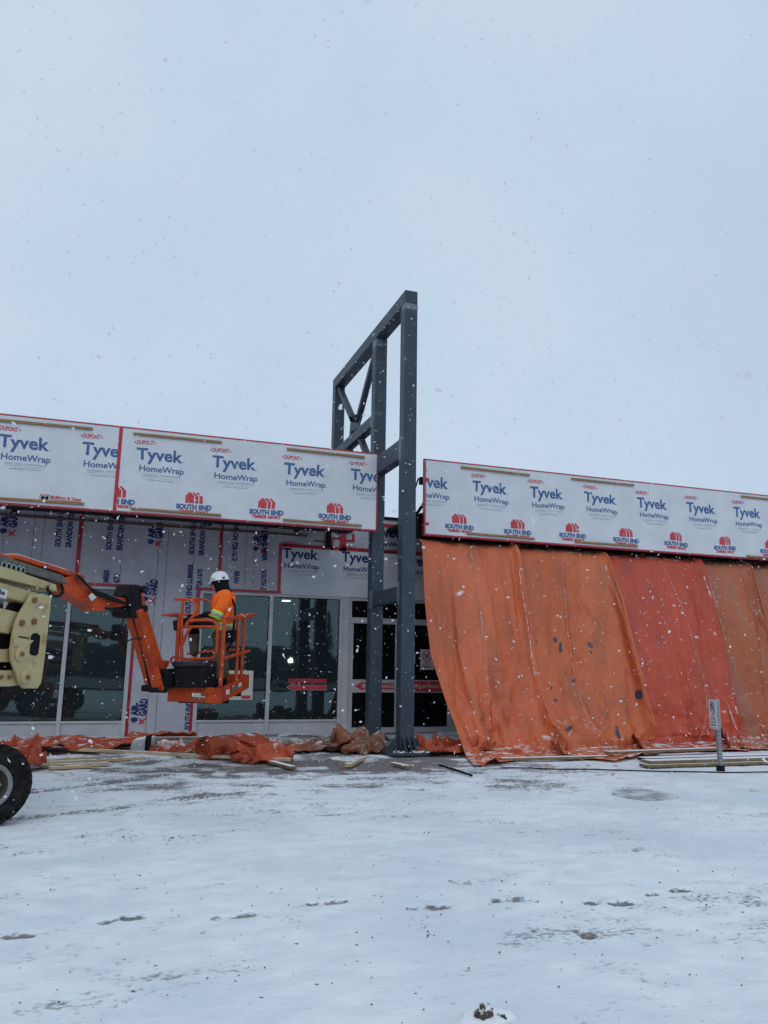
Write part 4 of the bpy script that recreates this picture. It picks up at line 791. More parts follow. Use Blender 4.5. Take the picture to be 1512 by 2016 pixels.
[87,-664,25,-8,-13,38,-6,30,31,-1,22,31,-2,50,-21,0,0,-39,7,28,-40,3,40,9,2,-6,44,3,29,-16,2,5,-29,-20,14,-11,13,28,-6,-18,153,35,-16,57,-27,-27,61,0,-12,61,3,-16,70,3,-14,48,6,-9,52,10,23,13,-26,-6,31,7,9,39,5,-10,58,-7,-17,41,0,-15,91,13,-81,96,-18,62,28,8,20,15,14,17,24,18,9,20,33,-7,30,31,-6,40,-16,-13,39,-29,-24,42,12,-5,42,7,-14,39,15,8,38,7,28,31,32,16,27,-21,22,-14,-52,41,-59,4,13,-40,-36,-68,25,-24],
[108,-693,29,3,15,42,-3,24,31,-2,31,28,2,37,-6,9,7,-44,0,20,-52,11,52,14,-6,-13,43,10,41,-23,11,18,-27,-15,4,-17,32,21,11,7,20,-13,-50,167,26,-25,57,-18,-22,68,2,-25,67,1,-17,57,1,-15,55,9,-3,42,18,20,18,-28,-3,41,-5,-3,38,6,-9,46,-4,4,58,16,-79,136,-34,23,23,26,28,30,-16,29,14,46,6,19,29,-10,21,25,-4,36,10,-2,46,-29,-11,45,-2,-14,37,25,-12,34,-15,10,33,30,19,35,6,24,28,-10,19,-11,-58,14,-42,6,-12,-10,-52,-60,29,-4],
[122,-647,24,19,4,41,14,-14,40,11,26,26,-3,36,13,0,25,-45,-2,-2,-57,8,45,-13,1,2,59,-1,49,-26,23,16,-35,-14,12,-1,1,13,-9,36,35,-1,-9,74,4,-37,108,10,-25,65,-6,-24,72,2,-25,60,1,-25,62,2,-3,51,-2,-10,40,25,-1,31,-13,2,29,-16,10,44,3,1,79,13,-33,129,-21,-20,24,-9,35,4,31,11,25,27,-2,21,27,6,27,32,6,38,1,-23,33,15,6,23,-27,-8,44,-20,4,32,-1,-4,43,6,16,40,6,12,28,20,1,17,-35,15,-40,-35,-35,3,-32,-46,22,0],
[160,-621,23,26,-11,35,25,-20,33,11,22,34,-2,29,31,-19,34,-25,15,3,-61,4,17,-46,4,21,54,-29,45,-5,34,23,-37,8,33,-1,-4,5,-23,20,27,15,38,37,-10,-55,128,20,-18,59,-13,-32,69,4,-22,57,-1,-23,67,0,-28,50,1,-8,50,0,3,41,4,0,41,-8,2,43,12,7,64,7,-54,123,-35,-5,16,17,24,23,-1,19,23,41,15,20,34,13,26,34,-2,31,25,-15,40,15,4,39,-18,4,6,-32,-7,45,12,-1,39,-26,-5,42,-13,12,33,10,-1,25,-29,-1,-14,-37,-27,14,-15,-45,28,-1],
[202,-598,24,33,-38,24,22,-12,34,17,29,30,-3,4,33,-2,38,25,-12,35,-55,16,-6,-55,-20,55,-23,24,2,50,-3,51,-25,-1,19,-23,16,17,-4,-2,13,-24,25,46,4,28,25,0,-55,133,16,-22,67,-7,-28,66,2,-24,59,0,-18,60,-2,-19,51,2,-16,46,-1,-2,45,1,24,59,9,47,121,-22,-86,43,4,-32,15,0,28,19,8,27,20,49,5,27,35,11,39,32,6,35,-1,-40,13,-21,34,26,14,7,41,15,-12,24,3,-16,48,1,-4,17,-40,-6,46,-35,10,35,-2,-28,25,-15,-25,28,-22,-18,30,-16],
[237,-577,26,36,-43,10,23,-20,30,19,12,50,4,20,24,-6,15,38,1,46,-15,-10,34,-43,14,-2,-62,-27,65,-17,38,5,51,-7,46,-43,12,16,-23,-3,19,5,32,35,-21,8,42,-12,6,56,22,-52,89,16,-29,63,-8,-19,67,-4,-19,68,0,-21,49,0,-11,51,0,-9,50,24,12,50,-4,75,116,-38,-102,46,9,-33,17,13,26,24,-1,17,18,52,15,31,42,12,50,-2,-44,7,-31,-16,24,-23,-3,42,8,26,21,5,5,45,33,-5,26,44,-7,42,-49,-11,22,-36,-2,50,-35,5,41,7,-25,33,-18,-23,35,10],
[266,-552,24,40,-34,16,27,-35,18,23,-5,44,12,10,46,13,23,26,-9,42,16,-20,34,-30,-6,40,-42,23,9,-67,-26,57,-20,34,-1,52,-14,58,-32,18,21,-27,24,31,1,4,41,-10,16,58,-16,5,30,22,-48,75,2,-42,75,16,-19,52,3,-16,68,9,-15,52,1,-18,43,3,85,122,-46,-44,41,13,-18,33,6,-41,20,-4,-12,37,18,11,28,52,21,45,27,-34,19,-41,-14,26,-37,-4,28,-12,-11,39,11,15,-11,33,-4,38,45,16,53,27,-19,44,-60,8,38,-38,-2,54,-23,9,61,-2,-8,41,8,-13,32,-8],
[291,-526,24,17,-33,24,55,-25,9,29,-30,27,21,5,43,10,17,50,-3,28,13,-11,46,-5,-3,52,-27,-23,27,-46,24,13,-68,-22,66,-11,43,-7,45,-13,52,-25,16,38,-19,9,22,-26,19,68,9,18,100,-21,-16,0,24,-26,60,-22,-8,69,24,-11,81,-29,13,84,20,-34,54,-1,-11,32,7,-20,41,-1,-33,27,5,-25,30,-6,-18,35,31,9,36,52,9,53,-4,-34,8,-49,-3,39,-22,3,36,-4,-17,36,12,8,12,40,-7,-2,61,14,75,-6,-9,31,-61,5,52,-37,2,73,-7,2,53,19,5,43,-18,-12,39,0],
[331,-575,23,3,60,8,9,-31,44,49,-33,30,45,-14,4,15,9,51,10,26,24,-1,34,15,-13,42,-33,-10,53,-14,-9,36,-44,22,13,-64,-23,65,-18,43,1,49,-4,52,-20,-9,29,-26,19,35,-7,17,72,3,7,75,-8,-4,35,0,-7,36,-8,-22,102,-2,-17,70,9,-21,53,4,-19,32,2,-20,30,1,-20,47,-1,-34,18,3,-10,44,36,16,45,30,-30,50,-31,-21,40,-4,10,8,-32,0,43,11,-10,39,13,1,-23,44,6,40,42,2,67,-22,3,35,-68,4,74,-20,12,66,23,-5,44,-23,11,55,0,-10,35,0],
[366,-610,26,11,58,-2,7,41,33,-12,-16,62,66,-15,-10,37,-20,18,24,15,45,2,28,18,-16,42,1,-4,35,-18,-10,57,-26,0,38,-50,25,28,-54,-21,56,-18,39,9,51,-16,47,-21,13,26,-26,-7,25,-6,14,61,-6,-1,54,2,-5,63,-12,-15,43,8,-17,93,-9,-19,54,3,-14,46,7,-22,33,7,-24,36,0,-24,34,18,-2,39,8,-14,55,13,5,52,12,-36,18,12,6,32,-21,-25,30,11,24,32,-18,3,3,52,6,57,17,0,34,-57,-2,66,-40,6,70,-6,8,64,1,-13,51,32,9,46,-2,14,25,-31],
[422,-650,24,11,56,0,-7,56,0,1,6,59,-17,44,49,56,-19,3,49,-9,-6,13,9,40,-1,40,23,-8,34,-8,-4,45,-15,-3,51,-28,-4,40,-41,26,34,-53,-12,58,-7,28,8,47,-17,55,-28,1,23,-24,0,45,-6,2,50,1,-2,46,-7,-15,33,-1,-8,32,-13,-13,61,17,-18,58,-3,-32,60,14,-18,39,3,-12,38,4,-11,42,22,-1,51,21,-25,38,19,-5,35,10,-22,40,-4,14,40,-8,17,19,-24,6,26,43,-5,46,-22,0,50,-56,9,62,-14,-2,63,11,-2,60,-7,-2,50,37,4,38,-12,5,7,-33],
[476,-686,28,14,32,-4,-12,75,0,2,54,12,-7,26,59,-29,55,14,53,-25,-2,42,-15,26,26,30,29,-8,38,21,-7,36,-6,-7,48,-17,-6,40,-29,6,40,-38,21,48,-42,-13,49,-4,29,18,45,-20,34,-24,1,41,-9,-2,40,-21,-1,44,-12,-7,59,1,-17,32,2,-17,57,-2,-16,42,0,-27,54,18,5,33,-7,-11,46,2,-13,42,-7,-12,33,1,-20,48,16,11,27,23,-8,41,21,4,41,14,14,38,4,-14,33,-33,-4,50,-9,-1,38,-32,13,69,0,-13,49,-14,-12,40,38,16,53,10,2,42,-7,9,1,-38],
[527,-719,49,2,33,-25,0,57,0,1,59,23,4,63,16,-57,42,6,10,53,31,45,-19,-2,37,-3,17,17,32,30,0,38,22,-6,40,-4,-7,44,-15,3,46,-18,5,42,-33,15,41,-35,-11,48,-6,15,29,35,-9,38,-3,-5,46,-7,-16,42,-12,-8,42,-4,-3,41,-7,-2,45,-16,-15,47,18,-8,37,-27,8,33,-3,-5,51,6,-14,28,-12,-11,43,0,-23,43,0,-13,44,0,-7,39,11,-10,42,18,6,38,3,10,37,11,-4,38,-22,-6,48,-8,-2,52,-13,4,41,16,-3,52,9,1,28,25,11,40,1,5,-13,-51],
[563,-721,79,13,12,-46,-1,47,-8,0,61,-1,-39,47,0,-17,67,0,-3,50,11,6,58,28,36,-16,5,35,20,30,14,23,30,10,41,17,0,37,6,-12,44,-13,-7,47,-21,17,46,-19,10,27,-25,2,42,-19,-13,40,-1,-3,43,-5,-7,45,-6,0,44,5,5,51,8,-20,45,23,1,23,-40,1,30,-15,10,49,2,-6,36,-1,-5,44,0,-14,33,12,-18,38,16,-22,52,-19,-19,43,-6,-11,36,5,7,37,15,-8,40,-6,6,38,3,0,41,-4,-6,47,-16,4,48,0,0,41,3,13,29,21,-3,34,-13,18,32,-6],
[602,-713,90,10,-6,-35,-18,52,19,-11,49,-2,0,46,-27,-6,57,-21,-5,56,6,-17,51,-8,-8,48,6,17,22,45,12,27,15,21,22,16,39,37,8,10,40,12,5,43,-1,-8,39,-5,-2,35,-10,0,39,-21,-1,45,-13,-4,32,-2,3,53,0,8,46,6,-14,45,13,8,34,-28,-24,51,5,-26,20,9,36,33,-8,17,37,-4,-30,18,4,7,49,-10,-17,49,-11,-13,44,2,-33,27,10,-17,54,3,0,38,-17,-1,47,-1,4,35,9,-5,37,12,1,34,5,23,34,-22,10,38,-5,0,42,-20,9,36,0,13,31,15],
[637,-697,99,14,-16,-25,-29,31,-22,-3,58,11,2,47,-4,-7,53,-27,-7,56,-4,3,44,-4,-6,52,0,0,38,2,14,28,31,-10,37,7,22,46,6,14,26,10,32,34,10,0,38,-11,8,41,14,-9,34,7,2,38,-2,2,48,-10,-11,45,21,-3,36,-3,14,50,-11,-40,36,11,-31,37,16,-9,49,6,-7,38,-21,33,31,-3,27,28,-13,-34,12,19,7,40,-19,-25,50,3,-4,53,-29,-24,38,16,17,51,-19,4,37,-21,-3,41,21,0,31,5,0,28,26,-7,35,14,-21,45,-10,-8,37,-6,36,1,-16,14,10,-36],
[684,-694,92,-14,23,-36,-17,3,-32,0,45,9,1,54,5,8,50,4,-9,48,-15,-2,40,-2,-3,51,-1,-4,35,0,17,42,1,12,35,23,0,40,-7,13,31,-3,26,46,-3,0,35,13,7,29,10,7,43,21,-3,31,19,-13,51,4,-12,36,-14,0,49,29,-12,54,10,-42,19,6,-12,56,18,-5,32,-31,12,47,-7,-13,25,24,42,25,-7,-32,24,9,5,47,-17,-12,27,-45,-8,49,27,8,58,-28,6,55,-18,1,38,-25,6,44,5,10,24,30,3,38,30,-8,31,3,-22,30,8,-15,43,-3,-18,42,-7,-8,5,-39],
[715,-719,59,-10,30,-31,-11,44,5,4,43,-9,-7,45,17,2,46,-14,4,43,10,-4,38,-9,-14,49,19,3,28,-10,18,41,-13,15,34,0,12,44,0,14,33,12,11,45,9,14,46,-11,8,33,4,-3,30,11,-4,39,31,-28,29,-14,12,53,11,-14,53,-1,-24,54,9,-29,47,20,-20,3,44,-2,48,-9,9,32,-24,2,42,19,11,30,30,-5,27,-32,-8,26,-49,-21,48,28,3,53,-46,7,47,-24,9,58,-18,26,57,0,9,38,5,1,45,13,7,17,38,-30,33,-24,-16,36,17,-37,26,-12,-4,38,11,-42,38,-6],
[762,-696,42,-4,39,-18,-10,41,0,-4,39,10,4,44,-7,-12,33,17,-3,50,-18,-1,35,8,-4,42,4,-7,18,29,12,36,-25,27,38,-20,13,43,2,21,35,11,17,42,-11,12,41,18,7,37,-14,10,36,14,-21,47,10,-33,8,-28,-28,45,0,-35,45,16,-31,56,14,-26,47,15,-5,44,35,41,16,13,-1,32,27,13,36,7,-11,26,-27,2,40,-32,-6,59,27,-1,44,-42,-8,43,-42,27,65,-12,12,48,1,18,57,21,12,42,-7,-4,31,33,-12,24,-27,-16,33,16,-48,13,-21,-26,52,12,-28,45,-14,-14,51,19],
[828,-673,24,-19,36,9,0,39,-7,-12,47,12,-3,47,6,-4,37,-20,-6,37,21,-1,41,-22,-25,-11,29,4,38,13,-1,50,9,24,22,-40,23,34,-10,21,47,0,28,44,17,25,29,-15,-7,38,25,13,33,4,-23,34,-31,-25,46,0,-33,32,17,-25,47,-17,-36,62,2,-33,43,14,-27,52,20,-4,40,18,39,13,11,21,26,23,12,42,-4,-9,49,12,-13,39,-41,-5,40,-51,23,64,-4,21,69,0,10,49,0,16,52,0,3,20,41,-14,28,-23,-3,33,9,-40,7,-28,-46,56,-1,-18,46,2,-19,59,4,-35,52,12],
[871,-643,24,-4,41,3,-9,34,1,-14,47,12,-3,39,-16,-5,45,0,-5,38,-2,2,10,33,-32,24,18,-21,-28,29,14,55,10,18,41,-35,32,20,-45,22,55,-8,26,40,26,25,52,-2,-4,24,-24,7,47,0,-4,36,4,-22,39,30,-26,22,-24,-31,66,4,-44,40,-14,-24,51,2,-29,50,2,-14,46,5,-16,39,12,11,36,16,13,35,4,48,25,2,-17,37,-42,20,59,18,13,61,-19,28,63,0,4,44,7,14,49,-7,-2,26,31,-22,25,-30,-26,38,-2,-41,20,26,-19,57,-25,-22,63,0,-23,60,0,-25,64,3],
[906,-633,24,4,41,0,-9,37,4,2,56,-4,-6,47,9,-6,48,1,-8,48,-10,-12,13,20,-12,-41,30,-18,12,26,-38,-19,30,43,57,-21,29,39,-39,23,34,-45,28,58,26,14,47,-18,18,50,-9,2,36,9,4,34,29,-22,33,-31,-31,43,9,-30,54,-16,-27,48,6,-32,50,-6,-29,52,0,-13,40,0,-12,41,1,8,40,2,26,27,25,2,37,-29,14,58,1,11,54,26,17,64,4,23,42,-14,10,49,-13,4,45,4,-7,38,5,-39,35,-5,-29,16,34,-15,57,-30,-32,61,-1,-17,69,-10,-27,67,0,-29,65,0],
[957,-630,45,-14,47,-21,-4,39,0,0,58,0,4,56,0,-13,45,-2,6,43,2,-11,4,39,-2,-41,20,-39,-24,9,-47,-28,27,20,41,16,27,51,-51,46,49,-36,24,70,-14,24,51,12,22,47,6,0,52,-5,-13,35,-10,-11,41,-4,-23,49,-9,-28,42,1,-23,58,-1,-29,46,0,-20,43,0,-32,49,0,-3,37,0,4,37,0,17,35,0,19,46,13,10,63,-3,7,42,-10,18,62,27,6,39,16,-12,50,5,-5,38,-5,-15,38,13,-3,41,0,-13,62,-22,-35,58,-20,-17,71,-12,-27,71,-2,-31,54,0,-22,53,0],
]
FOLDS['strip'] = [
[-1098,-637,425,10,19,12,-33,-23,47,2,17,-1,-2,286,4,2,22,4,-3,13,-4,-10,57,-51,-8,-8,-90,-26,50,9,7,22,41,19,58,-9,8,63,-37,-37,18,-28,-8,42,-24,-32,49,-42,8,1,-53,8,34,-33,9,55,48,-71,-2,51,-29,27,55,-16,15,28,3,41,68,36,54,31,57,57,9,-28,5,54,7,151,1,-3,136,-13,15,15,-6,-3,-10,-49,8,46,-39,46,59,-32],
[-1057,-669,409,-28,37,-22,1,-12,68,-19,15,3,-13,295,-10,-11,11,-1,-23,10,6,50,32,12,4,19,-83,-18,52,-25,9,35,33,7,61,-24,-49,8,-57,-24,28,-40,-16,27,-15,37,62,-2,-16,65,-12,18,15,-40,-24,16,48,-53,58,14,-44,33,48,-6,23,33,22,23,60,32,24,85,36,51,35,-4,19,7,16,128,1,-14,159,4,18,-17,-63,-2,24,-14,-11,66,-14,-8,63,-36],
[-1060,-679,352,22,24,37,6,25,19,-35,4,81,-8,292,0,-20,-3,-59,-17,21,-10,40,-3,49,0,68,-38,12,47,-40,0,44,-9,-50,-2,-48,-41,26,-57,-24,15,-34,-8,40,-23,15,67,-14,36,57,-3,-6,41,40,0,52,5,-37,43,35,-44,36,35,-7,8,41,17,-12,58,48,68,61,26,40,59,-12,9,-46,-8,7,47,19,292,4,-14,9,-42,29,18,-25,-27,42,1,-13,75,-26],
[-1018,-686,343,7,-10,61,26,31,-1,-14,23,63,-37,17,5,-6,290,-6,-19,8,-40,34,21,29,8,58,-17,-4,37,-48,-31,10,-35,-27,22,-44,-41,18,-55,-23,28,-45,-5,40,-28,21,57,7,31,58,48,2,62,14,-5,44,23,-14,41,24,-34,46,33,-19,-11,40,14,3,59,21,41,77,21,80,-18,-5,7,44,-18,1,33,16,292,5,15,9,-61,-4,21,3,-6,53,-3,-39,52,-8],
[-975,-704,338,2,-10,70,20,24,28,12,65,3,-69,0,9,-12,290,-10,-5,11,-41,-7,18,14,46,48,2,-35,5,-52,8,12,-32,-17,59,-29,-47,7,-66,-21,39,-51,-7,34,-8,24,69,16,22,65,34,13,45,46,-10,23,46,-10,45,12,-18,54,20,-30,14,40,9,14,42,20,20,73,19,84,3,-22,-12,50,-5,19,-12,31,284,28,-1,26,-7,-12,14,-4,-25,35,4,-63,19,-26],
[-922,-726,307,-6,-12,81,6,43,12,8,63,3,-62,7,16,-14,163,2,12,129,12,-7,19,2,-28,8,-47,41,31,-34,10,20,-28,-38,37,-44,-26,63,-39,-22,11,-60,-1,44,-10,22,58,24,23,70,59,-19,11,65,5,34,41,-12,44,8,-29,47,24,5,58,2,-10,17,28,-8,44,53,42,17,44,-5,34,44,-18,-1,-2,2,294,-30,29,15,16,-14,58,-18,-20,24,-9,-57,38,13],
[-883,-762,336,-13,73,39,-54,8,-15,-10,35,9,20,21,16,-10,153,19,0,136,2,-12,12,-26,-10,31,32,46,32,-28,-29,34,-19,22,21,-41,-25,31,-72,-31,33,-58,-2,52,-2,5,45,43,19,54,58,-43,0,73,-6,24,37,-11,48,17,3,64,8,5,64,-12,0,45,7,-6,39,25,-30,38,30,46,-10,34,-12,13,16,26,290,-9,-55,3,-19,28,58,-30,-32,24,-7,-4,48,46],
[-852,-788,387,-7,95,-35,-51,36,-19,-2,12,24,7,26,4,2,139,42,-16,145,17,-2,14,7,-15,19,16,-8,73,-14,4,46,-18,30,7,-43,-25,33,-65,0,1,-70,-7,48,-7,4,57,30,-9,23,79,-31,4,71,-7,27,31,0,54,5,0,64,-45,7,72,-1,16,43,29,-11,48,3,-17,31,48,-12,10,12,36,-6,43,9,292,-14,-50,17,-31,8,31,-53,-14,49,4,2,39,45],
[-784,-773,392,-69,52,30,-13,65,-42,5,15,-14,-20,12,49,6,153,-6,6,136,4,-5,24,-4,-15,35,-6,-16,59,40,9,54,4,10,27,-41,0,12,-68,10,7,-82,-15,33,-17,-12,43,50,-16,-4,63,-20,28,77,1,44,27,0,41,-16,-12,74,-58,25,74,7,-3,64,2,23,1,48,-21,52,35,-18,7,-19,8,151,31,3,139,7,-35,26,-36,4,56,-8,-1,31,-31,-1,31,51],
[-781,-724,364,-8,11,83,-43,60,-14,-25,9,-1,9,17,-7,14,293,6,-28,-2,39,9,15,-24,9,37,-50,-30,76,2,4,10,50,-12,16,-39,16,16,-64,11,55,-53,9,28,-41,-16,12,52,-7,38,57,-16,19,60,-8,39,19,-12,38,-38,8,88,-34,21,88,7,9,66,3,11,-22,40,-31,46,11,-5,6,54,-4,144,-1,-7,146,12,-17,21,-37,-6,55,-31,8,42,2,-3,28,48],
[-745,-700,349,-45,29,74,-4,23,53,-7,11,-13,-18,17,-6,23,282,-2,-11,21,8,-14,14,16,25,17,-73,-31,73,-24,4,29,63,-18,33,-25,17,13,-62,14,10,-70,13,40,-33,-16,44,29,-15,7,67,-14,34,60,-6,44,-1,-8,33,-32,17,99,-27,17,92,9,6,59,1,-15,4,47,-17,-6,59,-14,13,-6,6,151,8,2,141,-2,-28,13,21,-6,56,-21,14,37,-20,2,35,61],
[-726,-722,387,-31,25,59,13,48,27,-3,20,-2,-31,2,-22,8,297,-14,8,10,7,-3,-4,42,-19,67,-27,20,37,-84,-7,44,44,-24,38,-5,20,-14,-67,20,40,-67,9,47,-23,-20,33,12,-13,31,48,-3,5,63,-31,44,-3,5,64,-10,10,71,-25,9,91,-5,22,40,31,-15,11,48,-29,-12,72,-16,22,5,12,143,-10,11,147,-4,-26,0,49,-9,63,-21,18,44,-22,10,44,29],
[-731,-736,444,11,50,30,17,45,-11,-23,-3,-42,-10,19,17,25,283,10,4,25,-2,-6,-5,54,-13,66,-11,-21,59,-65,7,32,-51,2,42,12,8,-27,-56,21,48,-55,6,65,10,-7,36,-22,-16,-19,58,-19,53,16,-9,30,32,3,58,-13,10,85,-13,11,68,-7,-12,12,51,-47,-7,37,29,29,66,-22,27,7,13,149,11,-4,141,1,-6,8,-23,-8,46,47,3,42,-3,22,54,21],
[-696,-712,480,32,50,-11,9,20,-45,-16,25,-25,-18,-6,59,17,283,-7,-9,4,47,-5,20,-35,-28,36,-15,15,79,16,-2,49,-57,17,20,-30,19,-14,-65,-4,63,-1,-19,13,-76,-9,38,-15,14,22,60,-6,43,48,-11,48,22,-5,45,7,14,71,-6,-21,63,24,-38,-24,13,3,14,56,29,80,6,-24,5,86,17,147,7,-4,144,3,10,3,-60,-16,50,10,-5,37,39,23,48,16],
[-640,-722,478,29,55,-10,-2,25,-26,7,12,-38,-35,5,67,-4,284,-8,-11,9,-21,7,42,35,-11,-9,-59,11,62,47,-7,50,-50,14,4,-42,1,49,-27,-8,20,-77,1,33,-58,0,42,-8,-12,52,38,6,39,59,-5,34,41,-1,31,27,-12,56,20,3,51,-30,-31,26,44,5,3,56,19,80,18,-19,1,90,18,155,0,-5,136,-1,5,4,-70,-16,47,-7,9,41,33,7,31,39],
[-592,-714,488,-1,16,-63,30,38,-26,16,33,8,-45,-1,67,-9,306,-11,-16,3,-43,-21,-4,58,18,24,-39,9,62,20,10,32,-49,3,23,-42,-10,26,-50,12,48,-58,-6,22,-57,-2,54,-9,-5,46,34,6,43,68,-1,37,54,-7,32,9,-16,33,51,2,52,-20,-17,15,37,6,51,28,-19,35,62,-2,23,58,18,151,5,-10,140,0,19,3,-84,-12,71,-10,-2,18,29,0,-2,55],
[-553,-741,470,-9,23,-69,-5,37,46,8,32,6,10,18,10,-12,118,4,-17,213,-7,-30,-35,38,0,34,-19,39,48,-26,11,38,-54,0,42,-16,-3,12,-71,2,37,-64,6,42,-42,-2,48,7,-11,63,24,7,33,82,-3,55,37,3,-4,44,-13,56,-3,-7,34,49,-15,42,-2,-5,26,49,-3,59,10,-4,4,68,3,143,2,15,148,1,-26,20,-38,20,54,-60,11,28,43,-4,-13,47],
[-508,-759,459,-10,42,-58,-15,12,69,2,28,33,-33,35,25,21,15,-42,22,298,2,-37,-4,-51,18,29,21,19,34,-36,3,62,4,7,23,-42,-8,44,-34,4,13,-80,-14,56,-22,-30,35,12,42,59,5,10,56,66,-33,-6,62,32,20,21,-9,62,8,-6,43,17,-13,46,32,-21,34,25,-6,54,-3,-6,4,68,2,138,-2,11,152,-4,-20,21,-60,41,57,-14,6,44,43,-2,-42,32],
[-452,-773,481,-21,47,-78,-16,24,71,-28,39,-14,-10,27,24,31,11,12,4,291,-12,-12,11,-13,27,19,-23,-10,56,19,23,37,-30,-19,45,-7,14,25,-52,-3,33,-71,-47,38,-4,21,34,-31,34,57,33,-13,42,71,-39,-36,53,1,49,42,19,38,-5,-17,72,17,8,61,-11,-2,31,28,-4,50,-19,-9,6,59,4,147,-5,6,144,-4,-5,19,-53,39,68,24,13,49,31,5,-47,15],
[-403,-785,510,-3,44,-92,-32,66,39,-39,22,-25,-7,20,33,33,10,30,8,290,5,-5,11,-5,-4,19,1,20,55,-24,-7,56,26,-12,38,-12,5,40,-57,-11,30,-61,7,5,-66,14,40,-7,-11,35,59,1,43,71,-44,-29,46,2,33,33,5,64,3,24,73,-18,10,63,-3,-6,50,9,-7,27,19,-5,20,7,2,143,-2,10,142,7,-5,24,-9,30,57,15,-1,46,-33,11,-15,44],
[-348,-799,537,-21,61,-88,-29,67,-37,-34,34,10,-4,6,52,32,5,43,14,293,-9,-6,12,-2,-5,13,1,-2,67,6,12,59,-11,-8,46,5,3,-2,-59,-20,17,-74,15,35,-48,-23,39,12,16,60,39,-25,-19,69,-8,-4,53,-6,50,19,18,65,-9,15,89,-18,15,66,-21,-19,30,-17,16,27,42,-23,18,8,6,144,9,15,143,17,-19,14,14,27,57,-47,20,50,-8,0,0,45],
[-301,-802,544,-18,65,-46,-40,75,-57,-9,28,2,-12,-14,40,23,12,37,11,296,-23,-6,19,-1,-1,21,6,6,71,26,-3,59,7,-9,48,-18,1,12,-62,-10,-18,-70,-4,53,-32,4,32,-32,-15,8,64,-2,15,77,-18,16,41,-6,50,16,24,72,-11,29,95,-39,-19,30,-50,21,38,22,-5,40,24,-6,14,46,5,146,-2,8,143,-4,-20,13,51,-4,65,-30,27,5,-30,17,39,14],
[-259,-805,511,-18,84,9,-44,51,-19,-11,21,-7,-4,20,10,19,229,-14,3,72,26,5,3,-31,-36,36,-36,17,70,41,21,51,34,-3,51,-9,-13,-19,-69,2,11,-63,-14,44,-52,7,33,-8,-1,21,55,-28,35,64,2,1,46,13,46,12,20,81,-4,-12,60,-78,5,57,-40,8,39,20,6,40,42,-16,3,69,12,141,1,-2,150,3,-4,0,64,-18,67,-9,26,0,-24,5,50,18],
[-246,-780,476,-21,67,7,-14,57,-5,-11,14,5,-4,19,-2,26,298,-14,3,15,31,-26,-7,49,-10,26,-63,-18,77,-41,26,52,34,37,25,14,-21,23,-48,3,24,-77,-1,6,-59,1,41,24,-31,42,27,2,9,69,0,27,36,15,40,20,9,87,-27,-4,41,-77,5,60,-19,8,33,43,-22,18,64,3,22,51,19,140,-8,-1,147,-15,5,7,54,-28,42,40,15,40,0,15,0,-41],
[-243,-754,425,1,65,11,-1,42,30,7,14,22,-2,9,3,8,289,-4,12,10,55,-23,22,17,-9,10,-68,-33,42,-69,35,54,37,17,33,-8,-25,18,-60,19,48,-53,15,28,-61,-14,33,17,-10,51,42,-16,17,53,0,22,52,21,44,21,8,73,-42,-9,55,-65,6,48,30,-22,-10,40,18,48,66,-3,24,20,14,142,12,16,148,12,-15,13,-17,6,27,64,-12,27,-32,30,37,33],
[-216,-707,383,-8,44,23,20,38,27,0,-17,48,1,15,31,25,290,-21,7,16,28,-23,-5,40,-10,57,-58,-21,7,-85,-7,51,-16,32,27,1,-30,15,-59,28,40,-63,17,31,44,-6,42,17,-2,57,-14,-14,38,54,1,28,36,15,48,23,-5,44,-56,-5,68,-31,4,26,39,-18,-9,70,19,77,-5,6,14,89,22,135,0,-5,156,6,5,17,-41,-9,19,60,-10,44,1,20,56,-11],
[-185,-677,344,25,48,40,8,-15,41,0,7,49,-11,15,20,16,287,-10,12,-3,53,-8,13,31,-7,42,-61,-19,15,-82,-6,54,-26,-14,-4,-40,11,43,-54,36,59,-21,-48,18,-11,3,48,20,43,44,40,-18,40,42,5,42,32,14,48,16,-20,29,-47,8,62,9,-18,-13,29,9,67,18,5,42,82,20,26,29,16,136,21,4,153,-6,4,6,-46,-25,34,56,10,43,5,-19,27,-47],
[-139,-644,312,34,0,45,10,-31,40,-36,44,41,16,4,67,17,292,-58,12,6,58,-14,2,57,-12,31,-61,-7,32,-66,-9,36,-45,-13,15,-42,20,27,-62,-44,55,-40,6,42,-18,-1,50,15,12,51,45,11,41,55,23,21,46,7,23,41,-14,59,-16,11,37,-29,-20,39,31,6,23,73,16,48,78,-13,20,32,23,34,-24,2,271,3,29,11,-59,-10,30,49,-7,48,0,-25,23,-55],
[-95,-634,303,2,-59,38,19,40,0,-8,26,26,8,0,92,9,293,-6,22,10,20,-7,-8,56,-17,40,-42,-6,36,-59,-10,24,-41,-10,43,-30,-12,34,-58,-14,20,-76,-2,49,-17,9,50,31,7,55,54,16,19,68,32,34,32,-10,42,11,-9,42,46,11,40,-27,-15,29,35,2,38,56,6,67,33,-2,-6,74,-3,11,-30,18,294,0,27,-2,-51,-2,54,41,-12,38,-26,-23,50,-21],
[-42,-634,302,-1,-68,36,-5,39,40,22,36,-22,-5,2,89,6,292,-3,34,0,28,-17,28,14,-17,45,-33,-16,9,-64,-2,33,9,-8,47,-38,-8,17,-72,-8,30,-57,-8,36,-16,11,68,28,17,40,60,18,18,79,-12,14,47,5,41,16,10,65,-11,-4,33,30,-4,45,10,-2,29,57,7,67,28,2,-19,56,0,26,-5,23,282,-6,21,18,-20,-12,36,-49,10,41,13,-26,51,-30],
